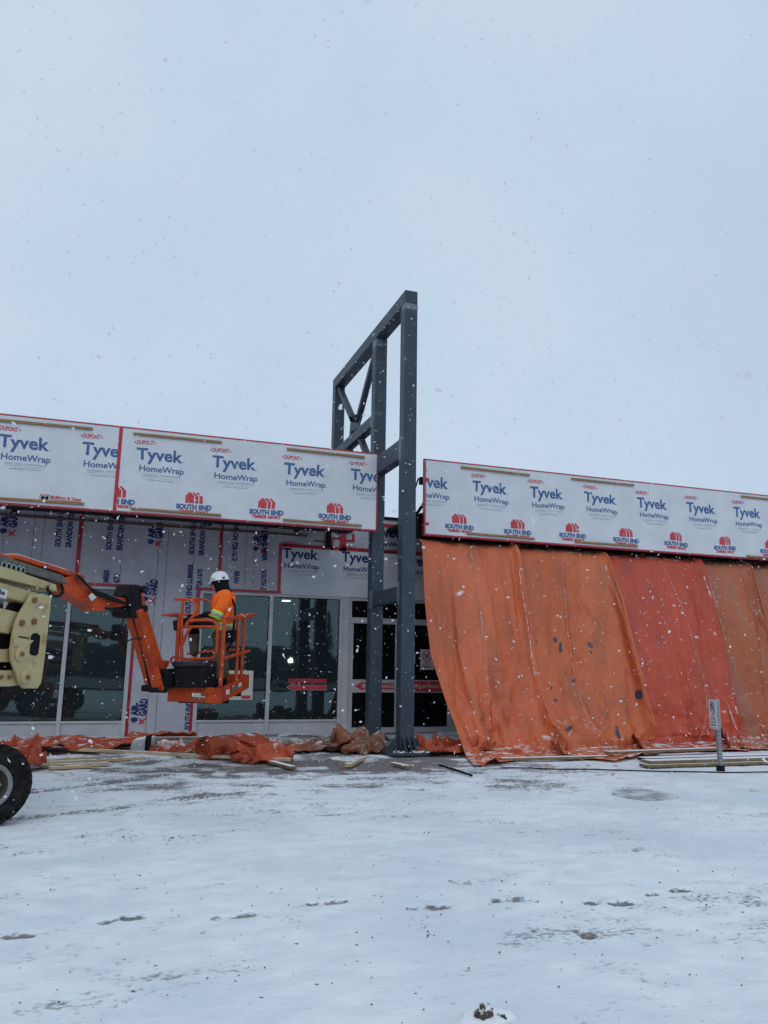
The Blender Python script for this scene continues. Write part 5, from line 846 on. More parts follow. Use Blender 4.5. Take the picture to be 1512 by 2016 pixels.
[8,-629,294,-11,-68,53,-3,34,43,7,17,-35,-6,16,65,4,161,17,13,129,-11,-12,20,-4,13,37,-26,2,36,28,-3,13,-53,-11,55,-24,-20,61,-40,-3,-1,-59,0,52,-16,16,47,31,12,31,80,5,-14,77,-5,35,41,11,37,-8,-4,62,12,5,62,-8,0,41,29,-3,54,42,5,45,18,6,-15,52,-4,20,4,29,289,-13,16,10,-60,2,40,28,5,39,-17,-28,33,-38],
[59,-627,283,-8,-45,68,-15,-14,55,7,43,-10,-6,25,19,18,141,18,3,144,6,4,22,5,1,35,-4,19,37,-41,-30,21,11,4,18,-69,-27,58,-43,-12,56,-18,22,11,-27,11,64,38,-7,-18,81,5,-1,74,12,34,33,6,54,-1,-4,71,-6,-6,63,-2,4,48,21,6,43,25,1,52,33,14,-16,37,-1,21,8,30,285,-4,-5,26,-8,5,11,-69,6,36,10,-25,48,-35],
[118,-660,283,-32,33,67,5,-36,40,-13,38,-8,5,-3,57,14,158,3,11,130,-8,6,24,-1,3,37,-11,-1,56,21,-17,36,-9,-11,24,-64,-2,2,-73,-20,53,-35,4,34,39,36,58,34,-14,-35,77,4,12,62,8,36,18,6,53,-11,-1,90,-17,-4,64,-9,-1,32,-6,-5,47,35,8,45,31,33,-7,38,7,12,17,0,287,15,-39,12,-54,41,16,-36,-37,24,-16,24,73,-6],
[157,-668,286,-32,13,73,-3,26,35,-1,-12,51,2,20,15,24,153,-14,3,131,-7,14,25,-19,-18,56,27,-3,44,-31,3,40,30,-22,2,-63,5,19,-78,-12,42,-35,14,46,24,12,31,56,-3,-33,65,3,13,61,-1,54,3,12,70,-10,-4,80,-33,-14,54,-39,9,32,33,14,33,42,-7,56,9,33,-10,17,-4,19,19,0,291,26,-48,-9,-42,3,14,-55,29,26,24,15,80,-17],
[217,-672,304,-37,6,53,-15,-1,46,7,42,3,8,-2,63,-2,293,9,22,-6,-53,7,23,-28,-36,81,-5,5,23,59,15,42,-15,-15,33,-51,0,-4,-76,-10,43,-40,5,34,10,12,-4,70,7,2,74,6,12,45,5,72,-3,-5,76,-32,-13,75,-55,-9,59,-17,7,28,17,8,0,73,8,55,6,23,21,29,1,2,37,-2,292,-4,-38,2,-28,11,-2,-53,15,44,-4,28,66,39],
[252,-662,322,-26,5,45,-3,18,39,-12,19,4,21,-7,72,5,293,-12,-30,6,-24,55,33,-66,-49,66,-11,14,-4,51,-18,43,-23,13,57,-32,3,-2,-67,-5,27,-48,1,43,28,-5,22,62,7,6,57,22,12,51,-13,62,-16,0,70,-60,-10,77,-43,-11,57,-15,10,-14,52,4,45,54,14,26,40,17,31,1,-1,4,41,3,288,-5,-14,24,11,5,-11,-45,-3,53,18,54,59,3],
[263,-712,348,10,35,31,-10,31,36,7,19,45,7,168,-8,-1,124,12,-17,10,-46,-6,58,19,2,40,-92,6,14,45,8,50,7,5,12,-60,2,33,-79,-22,11,-31,4,36,30,7,28,63,12,-1,63,-1,36,16,-2,54,-19,-8,90,-55,-13,70,-49,12,38,22,-10,5,53,14,-1,79,22,55,33,3,7,41,1,26,1,-5,167,-8,0,120,20,1,20,-9,18,39,-10,48,46,-36],
[332,-703,350,3,37,25,-26,17,55,-2,23,32,6,171,-13,11,120,3,-6,6,-44,-16,64,47,5,20,-72,1,50,-30,20,39,17,-2,10,-73,-9,-16,-69,2,31,-25,-1,57,33,-6,29,59,11,16,52,1,38,8,-8,72,-24,-18,70,-48,2,63,-17,9,21,39,-21,-22,58,20,52,64,13,64,6,28,-10,53,-3,16,3,-8,154,-3,10,136,-5,-5,15,0,32,49,-7,31,42,21],
[386,-693,316,-2,11,55,-18,24,59,-7,33,25,-5,163,-12,0,129,-12,-4,7,-4,0,50,40,6,19,-71,4,54,-14,4,13,-55,-7,-4,-68,6,29,-49,5,22,-31,-4,55,34,0,41,61,0,34,46,6,39,6,-16,66,-34,-6,76,-25,-1,52,2,-19,-20,38,21,9,82,20,84,52,12,43,-28,27,-5,36,-13,4,46,-3,149,-7,1,141,15,14,9,5,22,55,-24,17,70,-33],
[423,-738,314,-1,15,53,-13,64,32,-19,47,-2,4,145,56,3,131,5,4,27,12,3,34,-15,-3,20,-56,2,19,-36,-3,10,-65,10,13,-69,1,23,-45,6,35,-16,-1,58,47,-8,53,47,-4,24,52,-2,59,-12,2,66,-9,-29,56,14,12,46,-26,-9,-30,49,31,45,76,-27,76,-31,45,39,-2,26,-10,43,-21,8,49,-9,148,9,4,144,-4,24,-2,36,12,59,-24,16,77,-3],
[472,-755,323,5,17,44,-9,67,34,-21,36,-10,-11,8,64,2,294,2,0,14,-19,15,24,15,-4,25,-48,-8,25,-42,7,24,-70,3,22,-75,9,5,-47,3,49,-3,-7,51,40,-8,53,55,5,45,35,-3,37,28,-7,61,2,-36,47,7,30,26,-30,-4,-10,65,-10,90,-16,1,45,74,51,4,-25,28,29,-2,-39,2,41,16,265,12,-16,20,1,2,28,-5,43,33,39,7,57,19],
[517,-753,314,5,15,46,-7,50,44,-26,49,-17,2,12,77,4,288,-3,8,22,-3,4,13,-31,1,36,-20,-25,39,-28,10,-1,-86,11,10,-70,-4,25,-41,7,49,8,-5,58,44,-2,52,53,-11,42,42,-5,49,-12,-12,32,38,-11,55,16,4,-9,-45,7,76,10,4,77,48,-17,-22,74,32,31,-17,10,26,6,-1,20,-6,26,280,16,-10,28,5,-24,-15,-54,15,43,20,32,44,25],
[558,-731,322,-23,38,25,21,26,47,-35,28,42,10,15,24,11,292,-2,2,5,-62,8,28,0,-1,39,-10,-20,50,15,0,-5,-77,7,-7,-80,9,35,-42,3,48,21,-9,56,60,12,65,35,-22,15,37,7,41,-11,-17,60,-6,-9,40,40,6,31,-40,8,60,4,-16,42,76,-37,-37,36,6,31,29,19,68,29,60,0,-59,16,293,9,-5,15,-14,-19,-7,-52,-15,55,-14,-6,51,15],
[597,-684,328,-19,7,41,1,41,19,-11,-7,67,-1,21,-1,21,289,0,16,5,-70,14,38,-6,-9,30,15,-26,44,38,0,10,-96,7,-8,-63,13,29,-29,-9,49,30,4,80,20,1,33,61,-14,12,44,-6,50,-14,-3,56,-42,-17,43,31,7,44,-16,2,73,14,-30,-19,55,-14,-6,45,2,32,28,35,69,27,38,2,-65,17,292,-24,8,17,0,-25,-12,-57,-19,38,-15,-6,63,9],
[650,-693,364,-13,41,26,5,27,33,-26,-19,54,-7,21,-14,29,287,-19,10,10,-24,21,36,-30,-28,12,40,-16,70,18,-3,-2,-79,8,16,-69,16,31,-23,5,53,4,-5,72,56,-7,4,59,-5,23,29,-9,32,-49,-22,65,2,5,61,-9,7,40,9,-1,62,3,-24,-19,58,-7,-1,38,0,36,46,46,59,-20,29,7,-80,9,293,-5,3,24,9,-25,-14,-59,-18,47,-20,-7,52,1],
[696,-702,400,-9,42,34,-21,18,40,3,23,27,-17,-8,-47,25,292,-6,-12,7,-75,37,11,41,-13,45,35,-22,55,20,10,14,-79,1,16,-59,1,42,-20,24,60,-1,-34,12,69,25,43,54,-16,34,11,-24,46,-43,-16,45,-64,18,47,30,-3,43,20,5,48,2,-17,23,47,-4,-1,45,17,32,54,35,43,-54,7,3,-69,30,289,7,-6,23,6,-31,-9,-76,-15,43,-16,-15,53,2],
[732,-717,437,-31,22,42,20,47,31,19,26,-11,-34,1,-51,2,289,4,14,9,-81,-6,44,5,-20,32,30,20,28,60,7,12,-73,-2,26,-44,17,34,-37,-37,38,48,19,45,51,-4,47,-14,3,40,33,-30,25,-66,-8,57,-50,26,45,30,5,30,31,-5,40,45,-12,48,24,0,2,41,27,41,18,17,33,-22,-4,-13,-92,10,296,-2,12,12,20,-21,9,-75,-24,60,16,-3,37,-27],
[756,-741,471,-22,42,46,2,37,-52,43,26,18,-25,8,-4,-16,296,-19,26,20,-50,-9,18,3,-34,18,35,39,46,-5,8,26,-61,-3,5,-47,1,40,11,-35,68,-1,25,26,59,9,43,18,-9,49,-28,-32,31,-75,9,78,-34,21,33,38,12,9,45,-24,38,38,7,41,36,3,24,37,5,47,17,21,1,-69,-21,164,-2,14,127,-12,26,13,-59,-42,43,29,8,37,-57,5,42,-1],
[797,-742,489,-17,60,39,-7,-23,-70,-20,44,-19,-25,19,0,50,19,21,-3,285,0,-2,17,1,4,30,-3,27,34,-54,-15,17,-52,25,30,-26,-10,51,-14,-28,80,3,13,16,49,18,48,14,-17,51,-33,-33,47,-77,23,70,-5,35,17,39,-19,30,22,0,20,69,5,42,51,-5,27,30,10,46,25,2,0,-66,-6,144,3,17,147,-4,-8,20,-13,-2,16,-77,20,57,7,-7,36,-22],
[849,-754,491,-27,64,50,-8,-3,-86,-31,25,17,5,33,-45,10,11,15,12,289,5,1,1,-37,23,39,13,0,13,-67,20,48,29,11,44,-19,-7,41,-56,-33,58,17,-18,62,-9,31,26,17,-30,22,-54,7,78,-41,22,66,-6,-11,41,29,20,18,54,-10,31,60,4,4,64,-1,24,36,16,50,17,-4,4,-49,-4,137,-1,25,155,-2,-35,6,-45,23,40,-19,22,61,-17,0,20,-30],
[901,-762,484,-27,64,69,-15,16,-81,-41,15,-29,-2,33,13,21,11,-29,19,285,17,0,24,-5,16,-13,-56,24,45,-7,-18,35,-49,24,39,1,7,52,19,-43,61,-45,-6,49,29,-12,28,-52,10,66,-25,8,78,-24,20,61,24,-13,26,-10,-6,35,58,16,-4,82,6,16,69,6,30,19,5,26,-3,-3,24,0,0,135,3,8,150,8,-8,16,-68,17,47,-27,21,34,-31,2,40,-25],
[961,-748,460,-36,51,76,-53,53,-19,-28,4,-36,33,-4,-42,1,23,-3,31,280,-4,-8,22,7,15,-4,-65,4,35,-50,-25,33,-36,13,37,-14,28,63,29,-15,67,18,-9,53,-26,-5,41,-15,4,66,-10,17,59,-44,-28,61,-16,14,37,36,7,9,82,5,-12,79,21,50,53,1,15,28,6,25,-5,0,18,1,-14,138,-10,9,153,-7,3,0,-69,3,79,16,0,41,-30,20,-5,-35],
[925,-759,429,8,77,48,-4,46,42,-20,-14,-52,-7,23,12,29,2,-46,18,287,13,-4,22,-4,1,17,-56,4,42,-51,-2,-13,-61,-10,39,-23,9,75,7,7,66,15,-4,60,20,7,42,-20,-7,67,-27,2,75,0,-2,25,-29,17,43,40,0,-18,83,20,47,86,7,12,62,9,40,3,-17,19,44,4,13,-41,-2,141,-10,10,149,-6,-16,24,-37,10,33,-45,16,47,5,-14,-26,-47],
[956,-750,401,13,66,46,16,41,43,-28,-12,-45,-3,26,-1,14,207,12,22,96,-23,-7,0,-37,-21,65,2,33,-24,-77,-5,18,-52,-5,42,-26,-3,71,0,8,69,22,7,51,17,-1,44,-9,-4,66,-40,-2,55,-12,15,47,10,6,26,50,9,6,90,-12,4,102,33,36,-6,-26,7,43,10,56,8,1,22,-37,3,147,13,9,145,8,-25,0,-66,-11,51,3,32,15,-27,21,2,-51],
[982,-729,450,25,58,-15,-5,25,10,-4,19,-4,-19,8,50,11,292,0,-29,20,-8,55,-22,-41,-24,62,-3,-6,24,-87,13,24,-46,-35,18,-13,46,46,-9,22,75,20,10,43,5,11,45,-17,-14,47,-53,7,55,-5,-9,42,28,7,10,69,-3,-2,89,22,41,82,-37,18,17,32,50,15,7,43,-58,-1,23,42,-4,142,-16,13,148,14,-24,11,-40,-10,-5,-53,4,10,-39,37,1,-48],
[973,-696,480,47,38,4,5,7,0,5,26,3,-7,292,-3,-12,2,38,-26,8,20,16,18,-46,51,31,-62,-51,56,-34,-3,32,-46,25,-2,-44,25,57,36,22,59,6,25,43,-12,-2,30,-38,2,43,-52,-6,50,14,-12,22,39,-14,15,67,22,25,81,-45,-2,64,21,50,29,11,39,-56,20,70,25,1,22,-38,12,139,-8,7,151,1,-8,12,18,-4,-11,-57,4,27,-21,36,-29,-57],
[1030,-708,514,24,50,14,-3,17,-3,-12,23,-8,30,287,-10,-6,32,26,-31,-20,40,-6,28,-35,21,43,-54,9,45,-81,-21,-9,-48,48,21,-15,25,65,12,26,57,32,11,40,-2,7,36,-41,-7,23,-75,-23,42,30,-5,29,27,-10,-1,79,-14,12,67,-12,38,59,12,35,-28,22,67,9,36,81,17,-10,2,-70,8,134,-14,11,156,-3,1,15,29,-28,30,-27,31,-10,-30,34,-18,-46],
[1079,-710,531,-29,14,-48,10,33,-5,-2,19,-4,19,20,46,1,289,31,-4,7,41,-23,-3,-59,9,37,-64,29,51,-53,4,7,-43,14,48,13,52,58,4,36,64,7,4,48,3,0,15,-46,5,26,-68,-36,37,31,-12,26,38,-9,13,48,-8,18,67,-7,19,51,8,53,9,39,70,4,20,72,-54,-21,4,-69,2,138,-13,-4,154,10,20,17,40,-12,38,-22,-27,11,-37,44,-8,-59],
[1093,-755,488,-1,29,-51,21,31,32,-9,54,34,3,18,21,8,288,-7,-1,2,50,-11,32,-28,-15,26,-67,38,-8,-53,2,35,-5,27,54,8,39,70,6,31,47,-7,19,33,-26,4,51,-32,-5,29,-69,-33,60,12,-19,14,37,-3,13,61,-4,8,51,1,21,46,14,45,23,28,75,-20,15,63,-77,-30,0,-49,8,134,0,-4,159,9,21,13,33,-22,44,-25,-18,39,-20,-19,-12,-59],
[1110,-768,434,23,44,-29,5,44,12,15,24,65,-37,29,-19,9,291,13,3,8,34,-45,-5,-3,43,23,-44,36,45,-33,5,21,-36,23,30,35,31,64,-17,30,45,-32,10,35,-19,20,61,-23,-9,71,-25,-24,66,-17,-32,31,21,-24,13,53,3,9,52,-9,11,43,23,56,13,68,31,-18,5,54,-58,-51,2,16,5,133,-7,19,157,-2,17,18,-33,-25,58,-24,-3,41,23,-29,6,-63],
]
FOLDS['spill'] = [
[1433,-445,205,-22,-37,3,7,-33,34,7,-32,-46,-9,-25,-29,-7,-25,-27,-7,-32,-13,19,-2,-28,-10,-17,-28,-17,1,-21,-4,12,32,-24,-1,2,-30,-19,-10,-36,-16,-12,-30,-8,-14,-29,-6,-21,-40,-19,9,-40,-7,3,-25,17,7,-40,-33,8,-3,-23,12,-30,-2,-6,-23,-10,-6,-22,-10,-8,-24,-18,-11,-20,-12,-11,-25,-18,1,-24,-17,-1,-25,5,3,-24,0,-7,4,12,24,-25,-18,-2,-23,5,-11,-23,-27,26,14,-28,0,24,7,-20,16,-18,-1,-6,-5,23,24,-35,-9,-23,-5,0],
[1422,-432,251,-33,-14,-35,13,-42,30,0,-43,-19,2,-34,-30,-5,-39,-35,5,-1,-43,-4,-29,-13,21,10,-30,2,-3,-27,-24,11,-4,-21,5,18,-30,-7,-1,-16,-21,-15,-44,-5,12,-57,-23,-18,-31,-7,-19,-36,-20,38,-38,-28,13,-43,6,13,-26,-22,10,-17,-28,18,-3,-26,-8,-23,-4,-2,-23,11,-8,-16,-15,-21,-22,19,-15,-24,-2,-28,-22,-19,11,-24,5,-23,-27,-12,5,2,-8,21,-30,-5,4,7,-36,-2,1,-16,31,24,-6,-21,24,9,-19,9,-19,15,11,-14,20,-23,-19,-1],
[1395,-412,214,4,5,39,-34,-35,-14,13,-59,3,9,-32,-41,-16,-52,-14,7,-26,-46,3,-3,-35,21,11,-24,23,6,-27,-10,0,-23,-30,-5,0,-32,0,11,-31,-14,-12,-34,-5,28,-53,-17,-26,-39,-24,16,-58,-12,11,-34,-31,39,-32,-29,35,-39,-6,17,13,-36,17,-11,-17,-4,-22,-18,-1,-21,1,-19,-30,13,-19,-23,6,-30,-15,7,-28,-17,15,-26,-31,-26,7,-20,12,-20,-14,-13,15,12,-13,23,-22,-32,5,28,-15,5,16,-29,1,9,32,-18,26,-14,-3,-7,-5,26,14,-16,0],
[1369,-452,182,-4,30,39,7,25,44,-19,-57,-4,0,-56,-27,-1,-47,-23,-2,-30,-56,23,-2,-37,29,10,-21,13,6,-30,-18,-16,-14,-8,14,-21,-29,-10,-12,-44,-7,7,-39,-4,32,-57,-22,-13,-38,-37,37,-49,-28,17,-62,-9,25,-25,-30,44,8,-29,18,-19,-25,22,-28,-1,0,-3,-23,-5,-4,23,-29,-14,3,-30,-49,2,-32,-4,16,-36,-36,-1,-13,-14,-3,-34,-13,-14,30,-25,3,-7,4,-12,30,4,-32,5,7,-32,11,2,-35,6,26,36,-20,33,1,-11,20,-26,11,-2,-7,25],
[1402,-445,155,-24,21,17,-4,31,41,-41,-11,40,6,-53,-17,-10,-58,-9,-7,-44,-33,39,4,-41,22,-2,-28,-8,-14,-39,1,5,-29,-26,-19,2,-4,21,-13,-43,-1,-5,-48,-10,6,-46,-44,37,-56,-16,-6,-53,-27,28,-12,-37,56,-20,-35,42,-42,-5,13,-10,-28,22,-10,-20,0,-28,-7,-13,0,19,-33,3,25,-42,-36,0,-30,-33,14,-33,-4,-1,-52,-25,-2,14,-23,-9,5,-7,-3,28,-26,-13,-15,-2,-35,16,9,-40,21,26,-30,21,37,-2,-21,36,34,-6,39,2,-20,-19,-25,-1],
[1409,-451,113,-3,23,24,-30,24,15,-25,7,48,-50,-24,49,3,-46,-22,-13,-59,-9,32,-4,-43,22,1,-33,-8,-18,-36,16,2,-30,-14,-27,5,-24,-6,-12,-30,26,-4,-49,-35,25,-47,-10,-12,-47,-37,40,-59,-23,36,-34,-41,34,10,-22,41,-30,-30,24,-25,2,-4,-23,-24,7,4,3,-24,-26,7,-30,1,35,-45,-32,1,-32,4,8,-53,-46,6,-20,-25,-2,-21,-17,3,42,-19,-13,-2,-16,-8,19,11,-30,9,15,-39,10,2,-39,27,52,-6,-21,43,-1,8,41,-17,-17,-1,-18,-29],
[1392,-466,81,14,36,9,-23,3,26,-33,11,39,-39,13,36,-35,-9,39,-6,-71,1,2,-30,-29,29,-18,-49,10,17,-27,0,-4,-34,-11,-15,-18,-15,-17,29,-28,-23,0,-62,9,-2,-46,-21,1,-21,-40,56,-28,-48,21,-57,-8,28,-13,-35,35,0,-23,36,-30,-16,6,-20,9,-22,-1,9,-37,-33,7,-21,-14,19,-52,22,11,-59,-50,15,-13,-28,7,-39,-38,1,22,-31,-6,-2,-19,-3,20,-5,-25,-24,-2,-34,17,7,-32,21,35,-17,38,50,-44,11,31,-31,-14,58,0,-2,-1,-28,-30],
[1374,-456,71,30,24,-7,-14,20,16,-37,-1,30,-36,-7,36,-42,-1,44,-28,-10,44,-2,-52,-15,8,-22,-40,13,-18,-33,3,-8,-30,-15,9,-22,-10,-24,6,-18,-17,29,-52,-15,5,-58,-3,-2,-21,-56,27,-2,-18,51,-29,-34,22,-22,-18,35,-25,-12,21,-8,-13,-23,-30,19,-7,-18,7,-30,-17,12,-43,23,16,-62,-32,14,-44,-44,9,-33,-56,16,6,-35,-6,-6,-16,14,30,-17,-16,-19,-16,-15,4,-2,-34,3,11,-44,24,47,-21,37,48,-27,-2,49,-45,16,38,-34,15,0,-40,-31],
[1379,-469,46,7,29,0,-8,21,12,-4,-21,36,-37,-2,46,-36,-4,27,-44,-3,24,-42,4,34,16,-18,-39,8,-22,-35,0,-17,-26,-19,-20,-1,-19,-15,-13,-13,-1,41,-48,-16,-14,-29,-41,35,-36,-27,-1,2,-12,57,-13,-25,23,-24,-13,22,-26,-13,3,-19,-8,-21,-5,-7,-31,-34,38,-25,22,-1,-45,-34,18,-55,-52,13,-15,-48,12,-36,-38,12,-24,-28,14,30,-32,-13,-3,-19,1,21,-9,-18,-20,13,-30,29,-3,-37,2,53,-31,18,51,-26,21,42,-37,23,33,-51,16,7,-54,-11],
[1347,-461,34,15,19,-7,-8,-5,29,1,23,23,-14,-25,25,-37,-7,30,-46,14,25,-31,16,40,-31,-23,-8,0,-35,-18,3,2,-30,-4,-18,-25,-13,-16,25,-34,-14,-6,-22,-13,32,-27,-29,-11,-31,-28,37,7,-11,45,-14,-23,22,-24,-11,-5,-10,-24,-15,-19,-2,-27,-29,21,-2,3,12,-55,-46,17,-24,-37,11,-37,-27,11,-52,-46,21,-17,-43,10,25,-40,-3,-33,-32,-9,2,14,19,33,-20,-20,2,-11,-30,11,4,-39,17,35,-38,26,50,-24,14,55,-42,24,29,-76,20,38,-34,5],
[1308,-468,24,17,26,-1,18,19,20,-12,2,27,-9,-31,20,-10,27,33,-32,7,30,-49,13,23,-25,-30,-11,-18,-27,-5,-22,-20,-3,-4,-2,-28,-8,-24,-2,-12,-2,26,-37,-25,-8,-14,-24,38,-28,-20,15,-2,-13,39,-14,-21,0,0,-20,-18,-15,-10,-11,-33,19,-7,-7,5,-37,-52,19,-16,-13,19,-49,-33,6,-46,-47,28,-24,-45,7,19,-43,-3,-23,-38,2,10,-29,-2,-13,-12,-3,23,-2,6,29,-7,-32,1,26,-34,30,7,-53,15,32,-39,19,59,-36,34,46,-49,8,58,-42,4],
[1262,-453,24,28,-2,10,12,31,12,6,-23,18,-2,19,26,-17,-10,26,-20,43,23,-43,-5,14,-34,-15,7,-21,-28,2,-4,-15,-21,-25,-14,5,-4,-19,-26,-18,-21,7,-14,0,35,-27,-24,6,-6,-8,33,-29,-20,18,-14,-20,-6,17,-13,-26,-30,5,-1,-17,-1,-28,-38,25,-5,-45,11,-32,-33,14,-40,-5,11,-47,-57,16,9,-48,4,-16,-40,4,21,-25,7,-23,-22,-9,20,-28,-4,-4,-9,-12,22,-6,-26,32,30,-16,10,15,-44,28,41,-55,15,53,-25,0,45,-40,32,55,-34,1],
[1201,-428,25,38,-25,12,16,-1,21,6,18,20,5,16,22,-4,38,13,-22,-30,7,-38,19,10,-14,-30,-2,-32,-3,9,-17,-16,4,7,-21,-22,-26,-12,6,-6,-17,19,-26,-13,-2,-12,-4,31,-24,-12,16,-3,-29,-3,-31,-4,0,17,-6,-31,-23,-6,-23,-42,21,7,-19,3,-43,-40,13,-32,-30,22,2,-30,14,-38,-54,0,-8,-33,16,32,-39,1,-21,-18,-8,12,-36,2,-2,-1,-9,28,-24,-6,6,2,-25,20,29,-28,29,27,-38,5,25,-33,1,42,-56,-17,49,-34,33,38,-14,33],
[1199,-388,36,32,-8,-16,20,-2,17,11,9,21,7,21,23,-28,-25,1,-40,3,18,-29,-21,1,-27,-1,15,-12,-26,-16,-19,12,23,5,-27,-12,-6,1,26,-3,-15,18,-21,-15,17,-22,3,-20,-6,-36,-2,-16,-14,-5,-29,0,2,-23,-7,-6,5,12,-34,-40,6,-12,-40,11,-2,-4,9,-45,-45,18,-19,-34,3,16,-34,17,-14,-35,9,17,-39,1,-16,-20,-8,7,-24,-5,13,-17,2,27,0,-24,17,13,-31,-8,14,-15,30,29,-35,5,23,-47,-18,33,-38,-7,34,-22,39,18,-15,39],
[1179,-351,18,4,-21,18,24,14,3,8,18,18,-18,-23,4,-17,-16,15,-25,-21,-3,-25,11,19,-25,-20,-2,2,-20,-19,-19,-7,19,-11,-12,20,2,-22,16,5,26,18,-5,-11,31,-23,-13,12,-17,-16,-8,-6,-9,-28,-31,2,12,-4,-2,-31,-24,11,-20,-37,-4,-5,-4,13,-34,-42,6,-16,-20,16,-25,-44,4,3,-37,5,22,-25,17,-15,-26,-7,8,-24,-2,13,-21,-11,13,1,-35,-8,6,-7,26,3,-21,19,12,-30,-23,26,-35,2,29,-30,4,14,-27,13,-3,-28,33,27,-6,28],
[1119,-340,35,20,13,-6,16,17,13,-10,-16,18,-12,-16,16,-23,-17,-7,2,-17,-19,-30,-2,16,-7,-26,-19,-14,-17,12,-2,-27,-4,-3,-18,27,-1,-11,24,-7,23,22,0,20,17,1,-4,33,-19,-14,6,-28,-3,-7,-7,-1,-23,-16,0,-22,-31,-7,0,3,2,-27,-44,7,-20,-24,15,-23,-26,-28,-5,-23,21,5,-28,22,0,-30,4,4,-24,-11,8,-9,-25,-9,-6,-17,24,1,-14,-25,9,-25,13,3,-21,15,7,-13,33,21,-20,-21,16,-29,12,-20,-20,22,-10,-26,13,26,5,21],
[1098,-305,24,-2,-12,17,-3,35,25,-16,-25,-2,-21,-19,-7,-3,-4,-26,-10,-20,-10,-15,-23,1,-10,-27,-3,4,-19,13,6,-28,0,-2,-19,19,-7,-14,28,0,23,16,1,19,33,8,15,25,-15,16,23,-20,-17,4,-18,-4,-20,-12,-18,-9,-15,16,-28,-20,0,-26,-24,-15,9,-24,-18,-11,-20,-15,-17,-30,3,-5,-17,20,12,-19,27,5,-6,-26,-1,-22,-5,12,15,-19,-22,-2,-19,11,-5,-8,34,26,-24,-2,11,-32,18,-12,-22,20,-24,-11,0,15,-21,9,-31,-6,-2,6,-22,14],
[1056,-302,27,5,37,14,-27,-16,9,-20,-6,16,-10,-11,-25,-20,-18,-16,-21,-26,0,2,-22,-2,2,-22,-3,0,-26,-1,13,-24,-4,10,-33,12,-5,-11,42,6,14,23,4,15,25,0,21,25,-2,19,18,-13,21,26,-30,-15,-12,0,-5,-29,-22,-6,-8,-21,-10,-19,-7,2,-28,-29,-11,0,-20,-15,-9,-3,-16,18,-19,-4,14,1,28,-6,-21,7,15,0,-22,7,-17,-15,8,28,-15,-3,11,-24,23,-11,-22,26,-35,-2,7,7,-20,24,-11,-22,4,-13,-22,-4,-21,-17,-8,-5,-18,-26],
[1063,-285,16,-42,20,13,-22,10,34,-25,-17,-26,-33,-19,0,0,-25,13,-23,-8,-18,-5,-25,7,9,-26,5,13,-29,-8,21,-27,7,32,-11,-7,-28,-22,14,2,3,29,5,21,21,0,20,23,5,15,20,-7,14,16,-19,12,12,-16,-9,-27,1,-3,-26,-21,-11,-11,-24,-8,4,-19,5,-27,-23,-15,10,11,-22,17,5,-19,22,-20,14,18,-11,20,8,-18,-8,10,28,-26,10,-5,-20,28,-38,-13,10,1,-16,31,-36,-13,12,-12,-15,-7,-11,-20,-12,-9,-15,-14,17,-6,-35,-15,-32,-19],
[1061,-256,21,-48,17,22,-43,7,-6,-39,-26,18,-23,-28,21,-14,-2,-23,0,-24,16,-6,-26,-5,8,-27,5,24,-27,0,35,-21,-7,22,0,-20,17,-40,11,-25,16,9,-14,21,23,1,23,25,16,6,15,-18,3,11,-9,21,14,-24,-5,2,2,3,-29,-19,-18,9,-19,8,-16,-22,-3,-15,-13,-18,10,11,-14,19,-10,-11,16,12,2,27,-8,-16,22,-25,-17,30,-28,3,-25,-11,-17,39,-19,-18,38,-38,9,-19,-21,-19,16,-12,7,-30,5,-19,-21,-11,-32,-7,18,-28,-22,30,-19,-39],
[1074,-236,24,-62,24,23,-35,-21,20,-44,-23,21,-41,-3,-13,-21,-21,13,-6,-24,0,17,-31,4,26,-12,-11,22,-28,9,21,-14,-40,28,-11,12,28,-32,-9,-21,-9,25,-2,31,8,0,30,8,-9,27,14,-5,-5,22,-19,23,-5,-22,-10,12,-20,10,-11,-13,-23,7,-23,-14,12,-17,12,-19,-19,-11,-1,-8,-16,21,11,3,25,-10,-19,11,-10,-10,30,-21,-11,31,-43,-12,1,-28,-21,24,-15,-6,38,-28,-10,-16,-26,7,-20,2,-27,0,5,-14,-19,9,12,-37,33,-24,-26,20,-40,-44],
[1092,-211,33,-64,7,27,-44,-30,31,-54,0,11,-18,-24,2,-31,-12,14,-5,-28,2,18,-14,-18,34,-28,3,10,-11,-38,27,-20,-21,38,-25,-7,-2,-9,30,4,-25,37,-16,22,19,4,20,-5,2,30,6,-14,24,18,-25,4,9,-25,7,3,-27,2,-5,-21,-12,2,-16,-11,-14,-16,-19,12,-21,20,-13,-14,-22,16,-13,-19,17,-4,0,27,-11,-9,25,-38,-23,15,-20,-10,37,-42,-19,1,-19,-9,38,-26,-35,0,-17,5,-18,-6,-26,-10,7,15,-30,21,-21,-21,28,-8,-43,38,-9,-53],
[1109,-218,50,-67,-8,21,-41,12,33,-49,-22,16,-34,-19,7,-12,-24,-1,-2,-7,-26,19,-19,16,18,-22,-38,38,-29,-6,33,-6,-28,16,-38,11,-2,-26,18,-15,26,36,3,0,35,-20,16,17,2,26,-1,-20,-15,-8,-25,17,17,-25,0,0,-19,9,0,-18,19,10,-17,-27,-12,-21,20,-7,-19,-18,9,-28,11,3,-2,-21,14,-33,-10,7,-23,-27,18,-18,7,40,-29,-26,14,-28,-10,30,-35,-30,3,-22,-14,24,-25,-21,-9,-2,-14,-27,14,-5,-23,22,-4,-38,35,21,-36,38,-18,-48],
